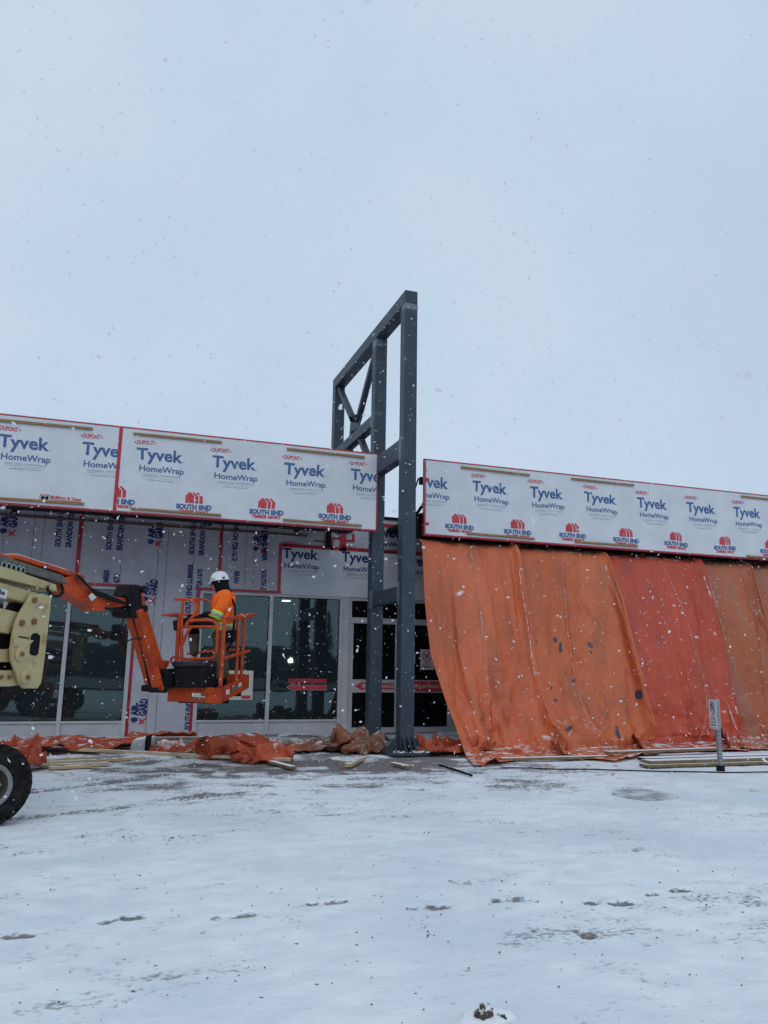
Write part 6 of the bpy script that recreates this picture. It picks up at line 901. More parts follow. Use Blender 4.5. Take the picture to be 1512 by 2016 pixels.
[1130,-220,67,-73,13,16,-34,-30,22,-40,-5,27,-27,-16,-7,-1,-23,-2,-3,13,-26,7,-21,-16,28,-27,-19,39,-25,-5,21,-36,14,12,-35,16,-21,35,17,2,-4,33,-21,21,9,-5,-6,33,-27,5,8,-6,17,-19,-17,-4,23,-27,-5,2,-29,2,8,-26,2,1,-16,21,-23,-21,-12,9,-21,12,-10,-6,-21,23,-28,5,-4,-6,-22,24,-52,-12,-5,-27,-18,16,-25,-4,33,-25,-24,9,-31,-14,34,-30,-16,0,9,-19,-18,-20,-7,-14,-2,-15,-28,29,3,-25,31,7,-44,39,-11,-50],
[1128,-255,35,-35,20,46,-32,13,36,-23,-22,12,-25,-24,-4,-15,5,-25,7,-25,4,18,-12,-23,16,-29,18,25,-31,2,34,-31,2,-17,7,23,-14,30,8,-22,23,18,-15,-8,22,-23,14,8,-12,-3,22,-9,5,-25,-30,7,2,-20,-14,-2,-24,5,11,-19,6,18,-28,-2,-4,-19,9,-21,-13,-4,24,-26,-7,-11,-15,-10,26,-31,-19,-16,-23,-4,25,-29,-16,15,-46,-16,7,-16,-4,31,-27,-21,9,-5,-32,-14,-26,-3,-14,21,-22,-10,-26,4,-16,14,-5,-39,23,-9,-41,43,14,-27],
[1147,-267,46,-26,9,23,-12,22,40,-23,-23,14,-18,6,-21,4,-26,1,-2,-22,-18,15,-29,-2,0,-28,1,41,-9,37,-28,23,11,2,-2,33,-24,12,19,-23,6,7,-14,26,6,-20,11,-6,-7,-16,21,-27,7,-15,-20,-16,11,-29,3,-10,-16,5,-25,-25,1,7,-26,7,1,-16,12,20,-23,-5,-14,-17,-2,18,-25,-11,0,-34,-22,6,-31,-18,-7,-18,-3,29,-27,-4,20,-32,-12,14,-18,-28,-7,9,-34,-2,-24,6,-9,-16,-13,-14,20,-9,-26,-13,3,-30,43,-11,-17,8,11,-47],
[1168,-274,60,-18,23,11,-4,5,26,-1,-16,19,-17,-9,-21,5,-26,-18,1,-24,14,20,-34,12,-9,21,22,-17,27,21,-20,7,21,-5,2,36,-26,11,3,-19,-6,14,-18,-9,16,-6,19,-17,-32,4,-4,-23,-16,11,-18,7,-31,-22,-3,12,-31,6,-22,-17,3,-30,-17,20,21,-23,-8,-8,-24,10,13,-19,-15,5,-20,-27,-14,-24,0,14,-28,-21,4,-27,8,28,-25,-11,14,-30,-10,3,1,-27,-8,-8,-21,-10,-6,-22,-16,-24,21,-20,0,-20,-8,46,-9,-15,-27,2,-21,5,0,-35],
[1175,-253,49,4,2,28,-7,-25,6,5,6,26,-6,-32,-12,-4,0,29,18,-31,15,-22,19,13,-9,-10,32,-23,15,21,4,32,7,-26,16,14,-4,-27,16,-22,-10,0,-24,14,2,-29,12,5,-24,-12,-6,-37,17,-15,-9,9,-35,-35,5,1,-11,-5,-43,-21,13,9,-24,-13,-18,-21,23,7,-23,-4,4,-24,-14,-8,-6,-29,4,-31,-13,-6,-23,9,27,-22,-9,4,-20,-28,10,-25,14,15,-5,-21,-5,21,-19,-11,-30,6,-3,16,-22,-17,-2,8,-30,-15,-8,-19,-17,-10,-15,-32,0,-4],
[1193,-222,59,5,-36,3,7,-21,25,-4,-28,8,6,11,36,2,-27,20,-18,27,23,-10,-5,35,-18,24,20,-2,-15,27,-28,1,-2,-1,30,-1,-21,-20,21,-27,1,-7,-9,16,-23,-34,9,-19,-37,-5,2,-32,13,9,-31,16,-36,-10,-12,-49,-25,23,0,-18,-11,-32,-22,11,6,-23,-5,-15,-14,12,23,-13,-28,-18,-26,-12,2,-14,-28,-7,-34,-7,19,-22,8,9,-15,-25,-5,-9,15,29,-15,-13,-18,-19,-2,-5,9,-11,-28,-28,0,17,-26,-6,9,-2,8,-29,-23,-14,16,1,5,-35],
[1213,-217,32,2,-32,18,12,-32,17,4,-27,37,7,-13,46,-9,11,40,-23,8,25,-10,32,26,-13,-7,31,-17,19,-13,-12,-25,21,-22,11,13,-20,9,5,-18,8,-26,-31,-3,5,-40,12,-21,-35,12,-24,-11,-1,-46,-28,33,-33,-14,-16,-30,-29,32,-8,-26,-14,-35,-20,-13,-6,1,24,23,-27,-10,-5,-17,-17,0,-11,-26,-11,-36,-18,11,-20,-24,5,-26,9,8,-25,-15,-6,-10,15,17,-27,13,-2,-1,-15,-29,-23,10,15,-31,-2,-3,10,18,23,-16,2,19,-13,-16,-23,-13,-12,-15],
[1236,-176,29,10,-46,2,6,-45,34,3,-32,30,-18,5,58,10,6,44,-16,7,49,-22,9,28,-21,22,-5,-13,-7,26,-23,7,0,-14,1,-25,-18,7,30,-38,3,-7,-20,5,-41,-44,19,-7,-37,15,-36,-2,0,-58,-32,-2,-49,-29,33,-4,-28,-3,-34,-25,15,5,-4,-14,-31,-20,9,17,-12,0,21,-13,-30,-5,-7,-33,-13,-28,-21,5,-35,-5,12,-23,-9,-2,-20,-9,1,-14,20,14,-23,1,-12,-26,16,16,-39,15,-18,-21,8,18,-12,4,23,21,21,8,-19,-25,21,-12,-14,-18],
[1266,-145,38,7,-46,-14,-10,-44,45,-24,-37,30,-8,4,56,-11,-11,38,5,23,46,-8,11,35,-18,8,24,-23,3,-20,-21,9,19,-3,-5,-27,-39,5,3,-36,21,8,-35,2,-30,-27,-5,-58,-34,35,-27,-35,4,-48,-2,-7,-49,-41,22,-19,-23,34,14,-15,-8,-29,-21,-5,-11,-21,-14,7,-7,4,26,0,-40,-13,-14,-34,-15,-31,-16,12,-30,-19,7,-21,17,19,-17,-10,-17,-27,10,6,-16,27,13,-43,15,-8,-7,20,28,-29,17,22,-27,-3,0,-1,14,29,27,-4,13,-15,-21,2],
[1302,-114,56,3,-51,-9,-53,-30,1,-23,-49,27,-25,-4,55,-3,-25,42,15,30,50,-1,17,34,-9,15,23,-26,2,13,-14,-2,-27,-17,10,18,-41,12,-8,-35,-16,-36,-34,29,-25,-35,9,-54,-20,-13,-51,-36,35,-36,-36,27,5,-10,28,-40,-29,2,-16,-20,3,24,-18,-7,-23,-23,-21,-1,-21,-31,14,8,-22,29,-16,-23,-35,-26,-18,12,-9,-19,18,-21,6,-14,-33,2,18,-11,7,-24,-31,10,0,-21,36,27,-37,7,6,-5,28,34,-35,22,7,11,10,29,2,3,26,17,-19,-14],
[1327,-69,86,-8,-59,-11,-29,-57,-4,-73,-19,0,-23,-45,24,-23,-10,58,0,14,41,21,23,32,10,18,22,-8,16,15,-26,14,1,-38,-2,-8,-27,-29,-29,-42,15,-36,-22,41,-24,-30,-23,-57,-37,31,-35,-42,49,6,-24,28,-33,-41,7,1,-8,11,-28,-26,-8,7,-8,-17,12,-26,-17,-13,-18,-37,22,-8,-46,17,19,-36,-7,-28,3,19,-32,0,9,-14,0,-17,-11,12,-18,-29,-2,12,-13,15,-33,-49,18,12,-8,29,29,-38,21,18,-6,39,32,-29,-1,24,28,12,3,12,-4,22],
[1339,-36,116,-1,-59,-9,-34,-49,-5,-56,-25,-39,-38,-32,36,-52,-36,19,-13,-2,43,4,11,41,14,25,16,14,24,-4,-32,-1,0,-29,-22,-3,-22,37,-10,-36,18,-50,-27,-18,-49,-45,44,-26,-30,33,12,-38,46,-38,-31,6,22,-13,14,-33,-24,8,-12,-34,-8,8,-11,-28,32,8,-42,-17,-16,-39,26,-15,-46,19,10,-47,-5,-37,-12,-2,-31,-1,4,-30,12,0,0,28,-6,-2,28,-1,-26,13,-30,-32,5,-33,-40,24,28,-15,35,28,-38,23,23,-10,19,34,12,11,33,23,-2,-14],
[1344,-27,145,-27,-28,-21,-2,-59,8,-52,-13,-41,-52,-33,-13,-26,-47,-1,-32,-4,39,-22,3,30,40,-10,21,-19,18,7,-28,8,-2,-8,37,4,-31,18,-30,-29,-23,-45,-42,40,-26,-35,51,14,-38,30,-32,-38,24,21,-17,24,-32,-19,-4,25,-16,3,-23,-10,-36,2,-9,-20,17,7,-63,-4,-21,-47,34,-12,-47,16,-42,-16,-1,-40,-35,14,-14,33,6,-18,-22,-5,-7,23,-4,3,32,0,-26,18,-34,-10,34,-26,-35,29,-39,-45,28,29,-4,24,44,-27,30,28,-3,9,28,25,3,12],
[1335,-32,177,-27,3,-34,-12,-42,-6,9,-32,-44,-46,-26,-38,-49,-34,-3,-45,-12,24,-25,-3,35,22,-1,22,-1,24,16,-26,-7,-12,-21,37,-11,-30,-25,-36,-40,33,-21,-35,40,14,-45,39,-33,-25,32,19,-38,36,-19,-19,-6,21,-31,12,-7,-11,-32,9,17,-25,-9,1,-50,18,-1,-46,-1,-22,-48,35,-68,-24,14,-36,-33,14,-29,-38,16,-20,29,9,-23,3,-9,-16,-18,-16,8,37,1,8,33,5,-2,32,-48,-17,38,-43,-39,35,-37,-34,28,47,1,18,43,-27,31,19,18,9,22],
[1317,-36,192,-3,-15,-24,-39,5,-23,24,-16,-43,-18,-30,-39,-50,-28,-27,-39,-26,10,-38,9,12,12,-7,29,-17,9,19,-16,27,3,-17,-17,-34,-32,14,6,-42,35,-26,-36,45,7,-36,22,-30,-42,47,18,-21,0,22,-34,13,12,-15,-17,10,-12,-21,-2,14,-52,0,24,-42,-2,-61,-34,24,-38,-52,23,-14,-54,22,-44,-22,21,-47,-12,24,-27,23,2,7,-38,-17,-22,14,-1,-18,17,-13,21,39,3,-15,19,-42,-11,46,-33,-11,51,-29,6,45,-46,-44,30,36,-13,23,38,11,10,27],
[1313,-60,202,-22,7,-22,-6,-30,-25,-7,-9,-38,1,35,-31,-32,-30,-24,-37,-18,-26,-44,-4,-1,3,14,24,-4,6,31,-23,-11,-23,-31,9,-7,-31,22,16,-28,26,-35,-40,36,5,-45,8,16,-21,45,8,-24,9,18,-29,-6,12,-8,-36,-6,-10,-21,17,15,-46,-10,-40,-29,18,-13,-57,10,-42,-60,42,-50,-10,23,-34,-34,34,-44,12,7,-20,-29,8,-9,-22,-18,-12,-19,-15,-19,29,-1,-1,45,-18,-4,36,-10,29,36,-31,-23,47,-32,30,40,-51,-23,51,-19,-46,38,17,2,16,30],
[1299,-92,191,-27,14,-8,-11,11,-21,-2,-18,-25,6,34,-20,-10,6,-46,-26,-14,-23,-42,-7,-8,-35,-15,5,-3,13,28,-27,-10,9,-5,18,-24,-39,24,1,-35,-2,11,-32,44,7,-38,-9,10,-31,21,-6,-12,10,25,-21,-16,-11,-11,-6,28,8,-40,-14,-31,-25,33,-3,-61,-4,-28,-56,31,-62,-12,31,-38,-42,29,-44,5,22,-33,-31,12,4,-44,-22,-23,5,20,-7,-21,-20,-26,25,1,5,30,-5,-12,43,-19,9,53,-28,21,41,-28,10,23,-64,2,62,-23,-33,30,10,-5,43,-21],
[1276,-116,185,-4,12,-23,-28,11,-3,-8,22,-24,23,-6,-35,-19,24,-3,-12,22,-40,-31,-9,-11,-38,-8,9,-25,1,6,-2,-9,29,-29,-3,-5,-10,26,-5,-35,4,9,-49,4,1,-12,29,15,-32,-3,10,-19,-17,-4,-16,17,18,-5,-32,-3,-22,-15,29,-3,-46,-11,-23,-54,23,-45,-19,31,-33,-47,25,-49,0,26,-37,-36,18,-31,-23,19,0,-22,-23,-16,-24,2,-25,-9,10,-19,21,-6,5,40,3,-10,40,-14,13,18,-32,16,49,-26,15,19,-49,15,53,-46,-17,50,1,-12,44,-39],
[1251,-140,155,-13,20,1,11,8,-21,-20,16,-21,23,-2,-12,-19,18,-24,-16,25,0,-11,30,-8,-32,9,-5,-20,-18,18,-21,3,19,-22,-23,12,-23,16,2,-25,-19,-19,-26,13,19,-30,-4,3,-14,23,21,-20,1,13,-20,-17,14,-21,-14,7,-9,-24,-20,-16,-50,18,-28,-19,30,-31,-39,7,-44,-6,37,-35,-29,17,-39,-36,16,-26,-23,0,-18,-34,8,-26,24,-5,-10,-25,21,-23,21,0,-8,27,-5,12,35,-13,16,10,-34,14,43,-15,10,34,-36,19,44,-37,9,26,-48,-17,51,-18],
[1199,-161,154,21,8,-28,-1,35,1,24,-13,-18,-9,15,-19,-19,27,0,-18,24,-26,0,24,24,-8,28,2,-29,-7,20,-6,-25,9,-23,8,22,-26,-10,3,-21,-15,3,-21,-28,-13,-32,2,-1,-21,3,14,-17,2,18,-24,-11,0,-20,-16,5,-21,-17,12,-19,-7,22,-18,-41,3,-30,-10,23,-37,-27,15,-26,-22,25,-38,-28,-2,-26,-26,16,-22,-19,18,-34,-2,7,-19,21,4,-23,-5,18,0,24,-12,15,8,-24,7,35,-12,22,19,-34,8,39,-21,16,34,-45,17,47,-32,-1,27,-38],
[1209,-211,153,-15,23,-25,10,38,-24,6,16,-19,5,21,-13,-11,17,-8,-13,18,18,-16,35,1,11,9,23,-9,21,27,-23,-9,17,3,-29,16,-23,-15,1,-15,-19,9,-23,-13,0,-25,-15,-3,-29,-12,-1,-24,-11,6,-22,-10,9,-23,-2,9,-24,-12,11,-21,-14,7,-23,-5,14,-19,-18,-1,-30,-18,19,-24,-23,17,-30,-13,25,-28,-11,12,-34,-18,18,-24,-17,14,-29,-8,10,-11,22,0,-8,22,-16,-5,23,-12,22,6,-21,5,24,-25,16,15,-28,18,26,-39,1,30,-39,9,30,-34],
]
FOLDS['drape'] = [
[-562,-572,24,-24,37,0,-23,47,0,-21,39,14,-12,29,-14,-18,40,0,-21,34,0,5,32,0,28,31,15,31,23,20,28,25,10,27,27,11,16,31,17,32,23,6,25,45,4,-23,20,7,-21,45,-6,-36,14,14,-36,18,7,-3,45,-1,32,36,-5,24,27,-6,20,39,-12,12,41,-6,11,30,8,3,35,5,-12,53,17,-14,-31,4,-41,-37,8,-32,-36,8,-45,17,2,-11,35,-28,0,35,-22,10,37,-21,-1,35,-23,42,17,-24,32,19,-11,-20,26,0],
[-535,-555,30,-11,52,-6,-26,34,0,-20,30,0,-18,33,1,-7,45,7,-17,25,17,-29,7,39,12,38,5,26,24,22,31,14,0,28,26,12,25,34,8,20,27,11,21,31,2,2,48,-5,-23,43,16,-34,18,5,-48,29,7,6,44,-6,23,32,-7,43,20,-8,20,26,-12,-7,34,13,17,30,-5,10,50,5,-8,46,12,-46,-20,8,-24,-44,21,-46,-18,0,-38,41,-3,1,41,-28,-13,22,-27,17,41,-17,8,25,-21,23,29,-36,37,2,-10,25,15,-26],
[-496,-516,24,-14,38,14,-22,25,-14,-19,26,0,-17,40,19,-19,37,0,-15,22,32,-26,6,29,-21,4,38,22,38,13,24,24,12,36,19,11,13,31,2,30,25,5,19,53,12,13,43,-5,-27,43,4,-27,30,9,-50,20,3,7,39,0,37,25,-5,32,22,-13,6,32,0,24,41,-6,-20,39,7,33,33,7,-13,38,12,-50,-15,12,-43,-40,15,-48,0,-8,-16,63,-17,-18,28,-18,7,37,-25,8,30,-24,16,29,-19,29,19,-28,24,18,-30,31,12,-25],
[-463,-494,41,-7,36,-17,-23,37,6,-27,31,-6,-19,27,6,-7,27,32,-32,-3,40,-18,3,29,-19,5,41,-10,26,28,16,33,11,37,20,12,17,28,11,20,42,-4,33,33,6,14,48,-7,-14,54,7,-34,31,9,-48,20,9,21,40,-14,16,45,6,33,25,-20,27,10,-10,5,43,4,-26,23,1,37,47,18,-16,37,11,-50,-29,17,-54,7,3,-61,8,4,-12,46,-22,10,33,-27,2,42,-18,21,26,-18,8,25,-30,24,19,-29,35,15,-38,29,19,-23],
[-424,-479,24,-9,38,13,-11,39,-13,-30,34,2,-25,32,16,-16,-7,38,-26,22,35,-20,-9,45,-16,-7,34,-30,17,42,-1,25,27,20,43,10,34,22,16,23,31,-17,28,41,11,17,41,-1,2,51,-4,-38,41,10,-43,24,-1,-7,49,1,37,20,-7,30,29,-19,10,40,1,21,34,-4,-30,27,19,30,39,3,-33,40,22,-47,-10,3,-63,-14,15,-30,38,-14,-14,38,-16,-1,49,-34,27,23,-13,7,32,-23,17,15,-35,38,21,-30,30,18,-36,42,29,-27],
[-385,-447,41,-15,37,-16,-10,25,9,-26,39,-1,-20,27,10,-27,6,38,-20,-7,46,-27,16,48,-13,-21,32,-22,-3,52,-22,15,30,-2,33,20,18,42,15,36,26,6,14,42,-3,31,36,-4,16,56,-9,-40,35,14,-32,43,4,-8,48,-1,17,41,-11,24,23,-16,39,14,-7,-8,40,2,-19,31,22,27,45,8,-51,29,22,-44,-28,1,-31,38,-16,-33,49,1,11,28,-27,-27,42,-9,12,25,-23,23,28,-29,34,17,-23,33,18,-33,41,19,-38,24,-21,-39],
[-336,-427,29,-17,38,9,-16,26,-8,-26,33,4,-28,27,12,-20,20,43,-27,-2,45,-21,-14,54,-33,2,43,-5,-16,50,-29,-4,43,4,35,23,-16,25,19,11,30,-4,21,42,13,22,46,-5,36,44,-3,2,57,-3,-42,27,8,-5,48,-6,-12,44,-8,45,8,-13,16,29,0,-22,37,3,20,47,9,-3,39,22,-48,18,19,-55,-3,-7,-21,59,-6,0,24,-46,-24,41,6,-2,37,-6,14,27,-35,28,21,-25,31,15,-28,48,18,-37,22,-30,-44,-4,-29,-44],
[-300,-406,24,-13,22,17,-11,53,-8,-23,21,27,-20,41,0,-22,-20,34,-34,19,53,-35,5,39,-28,-4,59,-13,-16,47,-25,-12,38,-13,-7,44,-6,28,23,2,45,12,27,33,-13,-2,35,15,7,58,-8,7,38,15,21,59,-7,-40,43,-2,8,39,6,29,1,-19,-7,36,-5,17,47,1,-24,37,20,9,45,17,-56,-1,4,-30,46,-5,7,26,-38,-23,40,5,-11,40,-13,8,35,-23,14,27,-22,29,23,-32,42,6,-34,1,-26,-48,9,-32,-41,17,-35,-56],
[-269,-383,28,-13,36,-4,-15,28,23,-21,35,-5,-8,19,29,-23,-2,35,-22,-26,45,-29,23,48,-41,17,41,-30,-2,59,-13,-26,40,-22,4,45,-10,-6,42,-10,30,14,11,46,10,26,27,-3,1,50,-5,-14,48,20,0,56,-7,14,46,2,-16,40,2,30,13,-18,-8,37,-1,5,48,-5,-3,40,11,-19,35,30,-52,13,-8,16,36,-29,-15,52,-7,-13,34,-17,-18,38,-6,14,23,-21,30,17,-36,19,28,-26,11,-26,-44,16,-42,-47,17,-26,-47,36,-6,-51],
[-225,-375,35,-15,50,-11,-18,32,8,-20,29,20,-8,-13,43,-18,17,32,-37,-3,32,-12,-28,38,-29,14,61,-31,32,42,-35,4,48,-24,-23,45,-19,10,47,-9,-10,34,1,44,10,20,37,7,-11,38,-4,13,52,11,-9,51,1,-20,41,1,32,41,-1,-10,29,-4,10,42,-7,-1,43,6,1,42,5,-36,24,12,-4,38,-8,10,40,-36,-20,40,-17,-23,33,3,2,18,-29,21,29,-29,20,30,-14,9,-20,-43,27,-20,-41,2,-29,-43,38,0,-55,15,20,-46],
[-184,-363,40,-16,42,-5,-33,36,18,-8,33,11,-15,4,36,-9,-18,35,-33,22,27,-20,-10,44,-19,-34,46,-29,33,51,-32,19,47,-32,6,50,-17,-10,44,-20,4,37,-9,3,41,-2,40,8,-3,41,5,4,51,1,4,45,8,-3,48,-17,-2,43,13,0,37,-9,5,46,5,-1,33,-5,-4,37,3,-6,41,8,-1,23,-28,4,47,-21,-22,42,6,-7,29,-29,4,38,-9,19,18,-40,13,-19,-45,4,-17,-35,20,-16,-35,31,5,-50,14,27,-34,26,19,-44],
[-142,-350,27,-25,38,24,-17,44,-10,-24,5,36,-9,-1,37,-30,34,34,-7,1,31,-7,-27,36,-28,-4,48,-33,-22,52,-26,35,38,-23,18,53,-27,5,45,-23,-16,41,-8,8,40,-15,35,18,6,42,1,-4,41,3,8,51,4,-7,47,-1,3,42,-1,3,46,-4,-5,43,-4,1,40,5,-4,48,5,1,27,-13,-16,38,0,-9,38,-5,-10,52,-6,-1,24,-20,4,-2,-42,8,0,-30,20,-6,-48,18,0,-39,24,3,-38,7,36,-37,17,17,-34,29,6,-47],
[-89,-353,24,-21,57,13,-29,33,10,-26,-3,52,-20,31,22,-13,11,30,-14,-1,41,-15,-5,34,-18,-35,40,-23,-7,47,-32,-2,52,-29,37,39,-16,7,47,-27,5,47,-18,-4,41,-9,40,7,-4,42,13,-3,32,-8,13,45,1,-7,53,-8,6,51,1,1,33,-1,-2,43,4,-1,53,2,8,36,-1,-16,35,-4,-9,47,-1,-6,38,1,-7,37,6,-4,28,-27,21,-10,-44,-2,0,-36,12,2,-42,17,7,-35,-6,25,-34,22,4,-36,0,-14,-39,10,-9,-43],
[-32,-348,22,-33,49,25,-24,39,13,-22,3,44,-25,25,22,-33,-11,39,-9,-2,40,-3,19,32,-36,-2,40,-5,-23,40,-23,-8,46,-30,-8,53,-23,39,42,-31,-3,44,-17,8,48,-12,37,-6,-1,46,4,2,35,13,3,37,-14,-2,46,-1,5,47,0,1,54,12,3,36,-9,-3,49,8,0,32,11,-8,35,-1,-7,51,-3,1,34,-3,-3,49,-3,-5,7,-26,8,8,-42,1,11,-39,8,-6,-36,0,24,-30,5,-19,-33,10,-14,-35,7,-3,-44,11,1,-43],
[21,-342,24,-26,42,18,-36,33,33,-22,20,34,-39,23,44,-16,-13,25,-12,-11,42,-34,4,28,-9,21,34,-10,-1,43,-28,-9,47,-20,-10,49,-20,-10,57,-15,29,27,-26,2,43,-14,45,2,-5,37,-6,-13,43,10,3,38,-5,4,42,-2,9,44,1,0,45,-2,4,57,13,-11,27,9,0,43,-24,7,35,0,-5,43,0,8,38,1,-15,40,-1,2,40,-1,1,6,-33,-9,3,-48,12,-3,-46,5,19,-30,-4,-23,-34,-1,15,-34,27,-20,-27,8,-18,-23],
[75,-339,24,-27,18,37,-33,33,30,-37,26,33,-30,0,38,-23,36,40,-25,-2,42,-21,-14,25,-18,18,28,-7,-17,40,-13,9,45,-27,2,39,-18,-6,50,-27,-9,50,-4,28,33,-29,50,-2,-5,35,-8,-4,38,5,4,36,-1,-6,46,1,9,44,-5,0,46,8,-1,45,16,12,33,-23,-11,50,0,-1,31,14,-6,34,21,-4,48,-7,3,35,-8,-5,19,-31,-3,47,-25,7,-13,-38,-6,21,-49,13,-4,-37,-3,9,-41,-3,-18,-38,-7,15,-36,-3,-13,-36],
[102,-370,43,-14,36,38,-17,18,23,-44,20,42,-43,11,44,-11,38,15,-33,19,45,-24,4,35,-13,0,33,-21,-7,37,-11,-22,32,-7,17,45,-27,3,42,-21,-14,46,-8,37,22,-17,41,15,-12,39,-6,-2,50,-3,-5,31,1,-1,38,-1,2,44,2,5,50,14,-7,45,-20,2,44,19,-2,50,-6,-2,16,40,9,32,-17,7,38,-15,-16,31,-20,6,41,-11,-9,39,-1,2,5,-53,-9,5,-55,0,17,-41,2,10,-43,6,-8,-39,11,-18,-44,-12,5,-35],
[66,-408,43,1,15,38,7,28,45,-3,36,44,-41,11,32,-16,43,29,-22,35,32,-21,7,39,-33,-14,31,-16,-5,33,-13,4,36,-10,-11,39,-24,1,37,1,9,46,-25,46,20,-7,42,2,-18,35,2,2,46,2,-10,25,0,-3,52,0,-5,45,10,4,39,-13,-3,50,22,4,51,-1,4,51,4,-13,23,15,-12,27,33,6,38,-11,9,21,-33,1,42,-10,-12,26,-41,-2,34,-41,9,-8,-54,-4,15,-56,0,24,-49,6,1,-46,5,-11,-32,5,-20,-29],
[50,-450,60,-6,35,34,1,14,37,10,29,41,10,33,56,-27,28,25,-40,25,21,5,29,39,-18,16,37,-24,2,34,-16,-11,40,-13,13,24,-20,9,44,0,-17,35,-16,46,19,-16,44,-2,-5,35,12,-6,46,-5,-4,33,0,2,45,2,-6,39,-3,-5,43,13,0,50,2,-3,47,29,8,39,-7,-17,38,30,-15,20,-30,6,39,11,6,29,4,7,35,-32,-8,36,-40,6,34,-49,-2,-10,-56,0,23,-57,0,10,-56,0,28,-42,16,-27,-33,1,-8,-30],
[68,-477,78,8,34,39,-10,2,33,-17,27,37,15,25,49,-35,21,21,-15,17,33,-18,41,41,5,33,46,-3,18,31,-10,20,27,-19,15,41,-27,-15,21,2,21,40,-20,16,32,-2,42,-3,-2,41,-4,-17,49,-15,-2,33,5,0,47,0,-3,40,4,-7,36,9,1,52,-4,-11,48,13,11,34,34,-9,39,-5,-13,28,-28,0,21,33,-2,21,-36,-3,34,-26,15,48,-40,2,50,-30,10,-10,-61,-6,12,-59,-5,38,-40,8,17,-38,9,-8,-46,11,-30,-29],
[102,-485,95,-2,13,37,-11,13,29,0,19,47,-25,15,33,-1,46,39,-22,4,28,-16,23,40,-25,27,37,-9,20,29,-12,27,38,2,19,39,7,23,25,-25,-5,30,0,46,2,-1,39,-4,-6,41,5,-10,43,1,3,35,1,2,45,1,-11,44,5,0,41,5,-16,43,12,2,50,-15,-16,34,14,10,39,19,-12,19,-33,-1,12,31,4,45,-41,-8,42,2,13,47,-30,4,35,-49,5,10,-61,2,10,-72,-7,41,-25,5,-6,-42,8,6,-46,8,-32,-18],
[124,-438,89,0,9,33,-1,-4,39,-6,11,46,-7,8,36,-7,12,39,-14,19,42,-28,22,36,-10,24,33,-16,28,37,-18,29,28,4,-4,42,-17,18,35,3,34,10,-4,51,-1,-8,31,7,-1,38,-2,-2,46,1,-7,35,0,4,44,7,-2,31,-7,-10,50,9,7,32,10,-16,48,11,-4,48,-4,-9,27,-27,0,42,-3,2,26,33,-7,33,-10,9,26,-30,-6,58,-27,1,10,-50,12,11,-58,4,25,-50,-17,40,-25,8,13,-45,10,1,-39,2,-27,-27],
[105,-399,75,0,1,42,0,11,36,9,7,47,-14,5,41,4,14,36,-12,15,35,9,12,41,-16,5,43,-12,16,35,4,25,37,-27,35,30,2,-1,39,-8,36,0,-4,32,11,1,40,-4,-7,38,8,-2,42,-5,0,38,5,-10,38,-5,3,35,15,3,44,-17,-8,34,18,-5,37,-11,-24,51,-2,18,37,-6,-1,38,0,-30,27,3,14,40,-1,1,50,1,10,11,-38,4,19,-57,0,22,-46,-2,36,-48,-13,37,-29,20,12,-40,1,0,-34,10,-26,-35],
[121,-344,68,-3,-7,40,-12,5,35,-3,5,40,13,9,48,-14,13,25,9,0,46,-9,25,37,-2,9,33,8,12,42,-17,16,29,-2,-9,46,6,13,38,-5,35,11,-10,34,13,6,40,3,-10,40,-9,0,45,10,-5,40,-5,2,37,-1,1,42,-5,-6,27,25,1,42,-25,5,37,0,-25,42,23,0,35,7,-6,47,3,1,33,-9,-1,40,-12,-2,25,-31,5,18,-31,1,32,-44,-3,30,-38,-3,35,-25,6,23,-35,3,16,-50,17,-6,-40,6,-11,-30],
[134,-305,71,-7,-1,35,11,-5,34,-11,8,40,-6,19,32,9,-17,42,-5,28,30,-4,11,40,6,12,36,-5,6,48,7,-7,40,7,1,34,-7,25,39,-3,9,31,-2,39,5,6,43,-13,-10,35,6,-2,43,7,2,43,-12,3,32,15,-5,39,-14,1,38,-2,-3,29,27,9,45,-21,-11,29,-6,-17,38,6,-10,47,6,9,38,5,-11,42,-21,-1,22,-25,0,33,-26,-7,28,-27,3,35,-26,0,25,-36,15,7,-45,4,9,-32,15,12,-29,5,-11,-41],
[151,-256,52,8,-2,42,10,-14,36,-15,10,50,8,-16,39,-7,19,17,4,7,48,0,6,38,4,-1,37,1,2,38,6,11,49,4,10,38,-9,-9,36,9,22,30,-5,42,-4,-1,39,4,-3,30,-6,2,48,9,-2,45,-9,-5,37,0,5,38,18,-7,37,3,9,18,-22,-1,48,30,-4,36,-8,-3,30,-17,-7,45,10,-9,46,-14,-14,37,-4,-2,30,-18,-6,31,-20,-9,33,-18,13,19,-30,7,25,-35,5,23,-31,14,-3,-47,13,-13,-29,14,-12,-34],
[201,-224,53,-12,-6,34,2,-5,46,6,-17,36,3,-12,41,0,11,33,3,19,39,-7,1,40,8,3,41,1,-1,32,-2,-1,44,9,8,31,6,-15,43,-4,32,35,-10,33,-4,0,47,0,-2,37,8,-1,40,-8,7,44,-3,-7,38,16,7,39,-10,4,41,8,-13,35,20,15,18,-31,1,33,20,-5,47,5,3,41,-21,-23,39,9,-11,42,-18,-12,29,-30,-5,39,-15,-23,-6,-23,7,17,-38,-4,11,-40,-31,17,1,21,-5,-31,11,-4,-44,8,3,-41],
